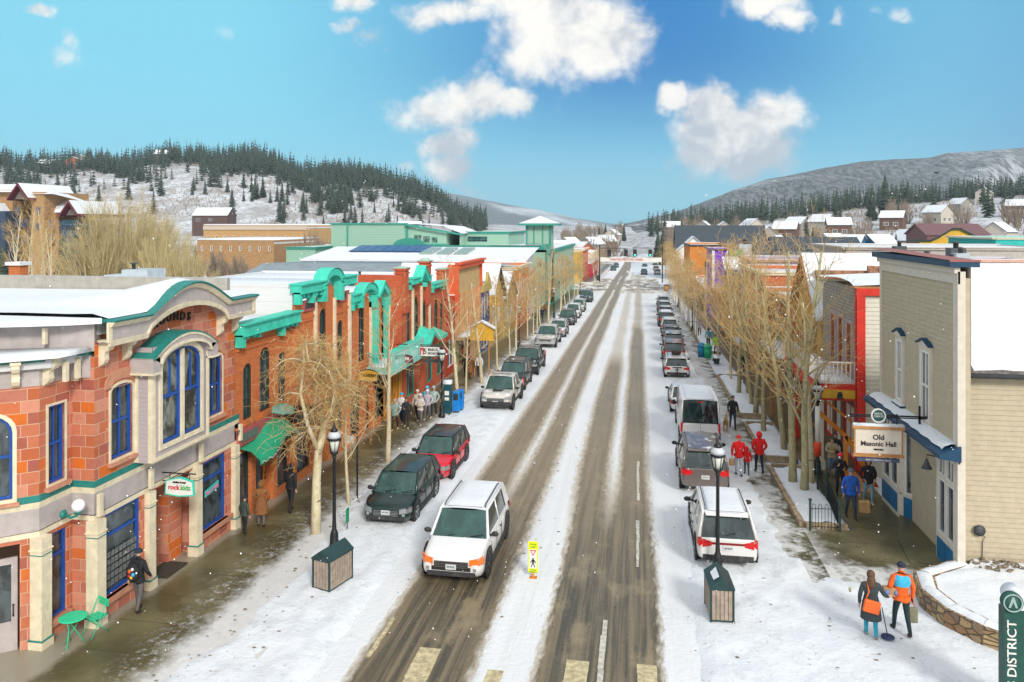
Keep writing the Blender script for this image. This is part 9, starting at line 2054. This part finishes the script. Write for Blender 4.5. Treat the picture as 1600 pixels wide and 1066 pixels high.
t=thing('arched_window_awning','white rimmed half round glass awning behind the bare trees on the right','awning',(9.3,52,2));p_=A(1212,558,54);mb=MB(wallM(SOUTH,p_.x,54,p_.z))
mb.prism([(1.0*math.cos(PI*i/14),1.0*math.sin(PI*i/14)*.9)for i in range(15)],-.05,.05);mb.build('glass',glsc,t,uv=False)
mb=MB(wallM(SOUTH,p_.x,54,p_.z));mb.box(-1.1,1.1,-.1,.1,-.12,0);mb.build('sill',white,t,uv=False)
mb=MB();rr=random.Random(14)
for q in range(300):
 s_=rr.random()
 if s_<.5:x,y=rr.uniform(-12.6,-9.2),rr.uniform(15.5,30)
 elif s_<.75:x,y=rr.uniform(-7.2,-2),rr.uniform(17,40)
 else:x,y=rr.uniform(1.2,8),rr.uniform(17,30)
 z_=gz(x,y)+(.13 if x<-9 or x>1.2 else.03);r_=rr.uniform(.01,.035);mb.ball((x,y,z_),(r_*2.0,r_*1.2,r_*.35),nu=5,nv=4)
tag(mb.build('dirt_clods',paint('dirty_slush',(.20,.16,.11),.9,.4,6),fix=False,uv=False),'dark clods and grit scattered on the near snow','grit',kind='stuff')
mb=MB();rr=random.Random(15)
for q in range(520):
 Z=rr.uniform(3.5,32);u_=rr.uniform(-.68,.68);vv=rr.uniform(-.56,.06);r_=rr.uniform(.0035,.0075)*(1 if Z>8 else.55);c_=(Z*(u_*CY-SY),Z*(u_*SY+CY),CAM_H+vv*Z)
 if c_[2]<gz(0,c_[1])+.1 or c_[0]<-14.2 or(c_[0]>9.3 and c_[1]>24):continue
 mb.ball(c_,r_*(1+Z*.05),nu=5,nv=4)
tag(mb.build('falling_snow',paint('snowflake',(.85,.86,.88),.8,.02,3),fix=False,uv=False),'sparse snowflakes falling over the street','snowflakes',kind='stuff')
p_=A(1463,270,160);t=thing('bird','small dark bird flying before the right mountain','bird',tuple(p_));mb=MB();mb.ball(tuple(p_),(.45,.2,.16),nu=8,nv=6);mb.build('body',blk,t,uv=False);mb=MB();mb.face([(p_.x-.1,p_.y-.1,p_.z),(p_.x-.9,p_.y,p_.z-.3),(p_.x+.15,p_.y+.1,p_.z+.05)]);mb.face([(p_.x+.1,p_.y-.1,p_.z),(p_.x+.9,p_.y,p_.z-.25),(p_.x-.1,p_.y+.1,p_.z+.05)]);mb.build('wing',blk,t,uv=False)
HAZE=1.15e-4
mb=MB();
V8=[(-7800,-60,-45),(7800,-60,-45),(7800,8900,-45),(-7800,8900,-45)]
mb.box(-4300,4300,-80,5000,-900,300)
m=bpy.data.materials.new('haze_air');m.use_nodes=True;nt=m.node_tree;nt.nodes.remove(nt.nodes['Principled BSDF'])
pv=nt.nodes.new('ShaderNodeVolumePrincipled');pv.inputs['Color'].default_value=(.62,.82,.98,1);pv.inputs['Density'].default_value=HAZE;pv.inputs['Anisotropy'].default_value=.0
nt.links.new(pv.outputs[0],nt.nodes['Material Output'].inputs['Volume'])
hz=mb.build('haze',m,uv=False);hz['kind']='stuff'
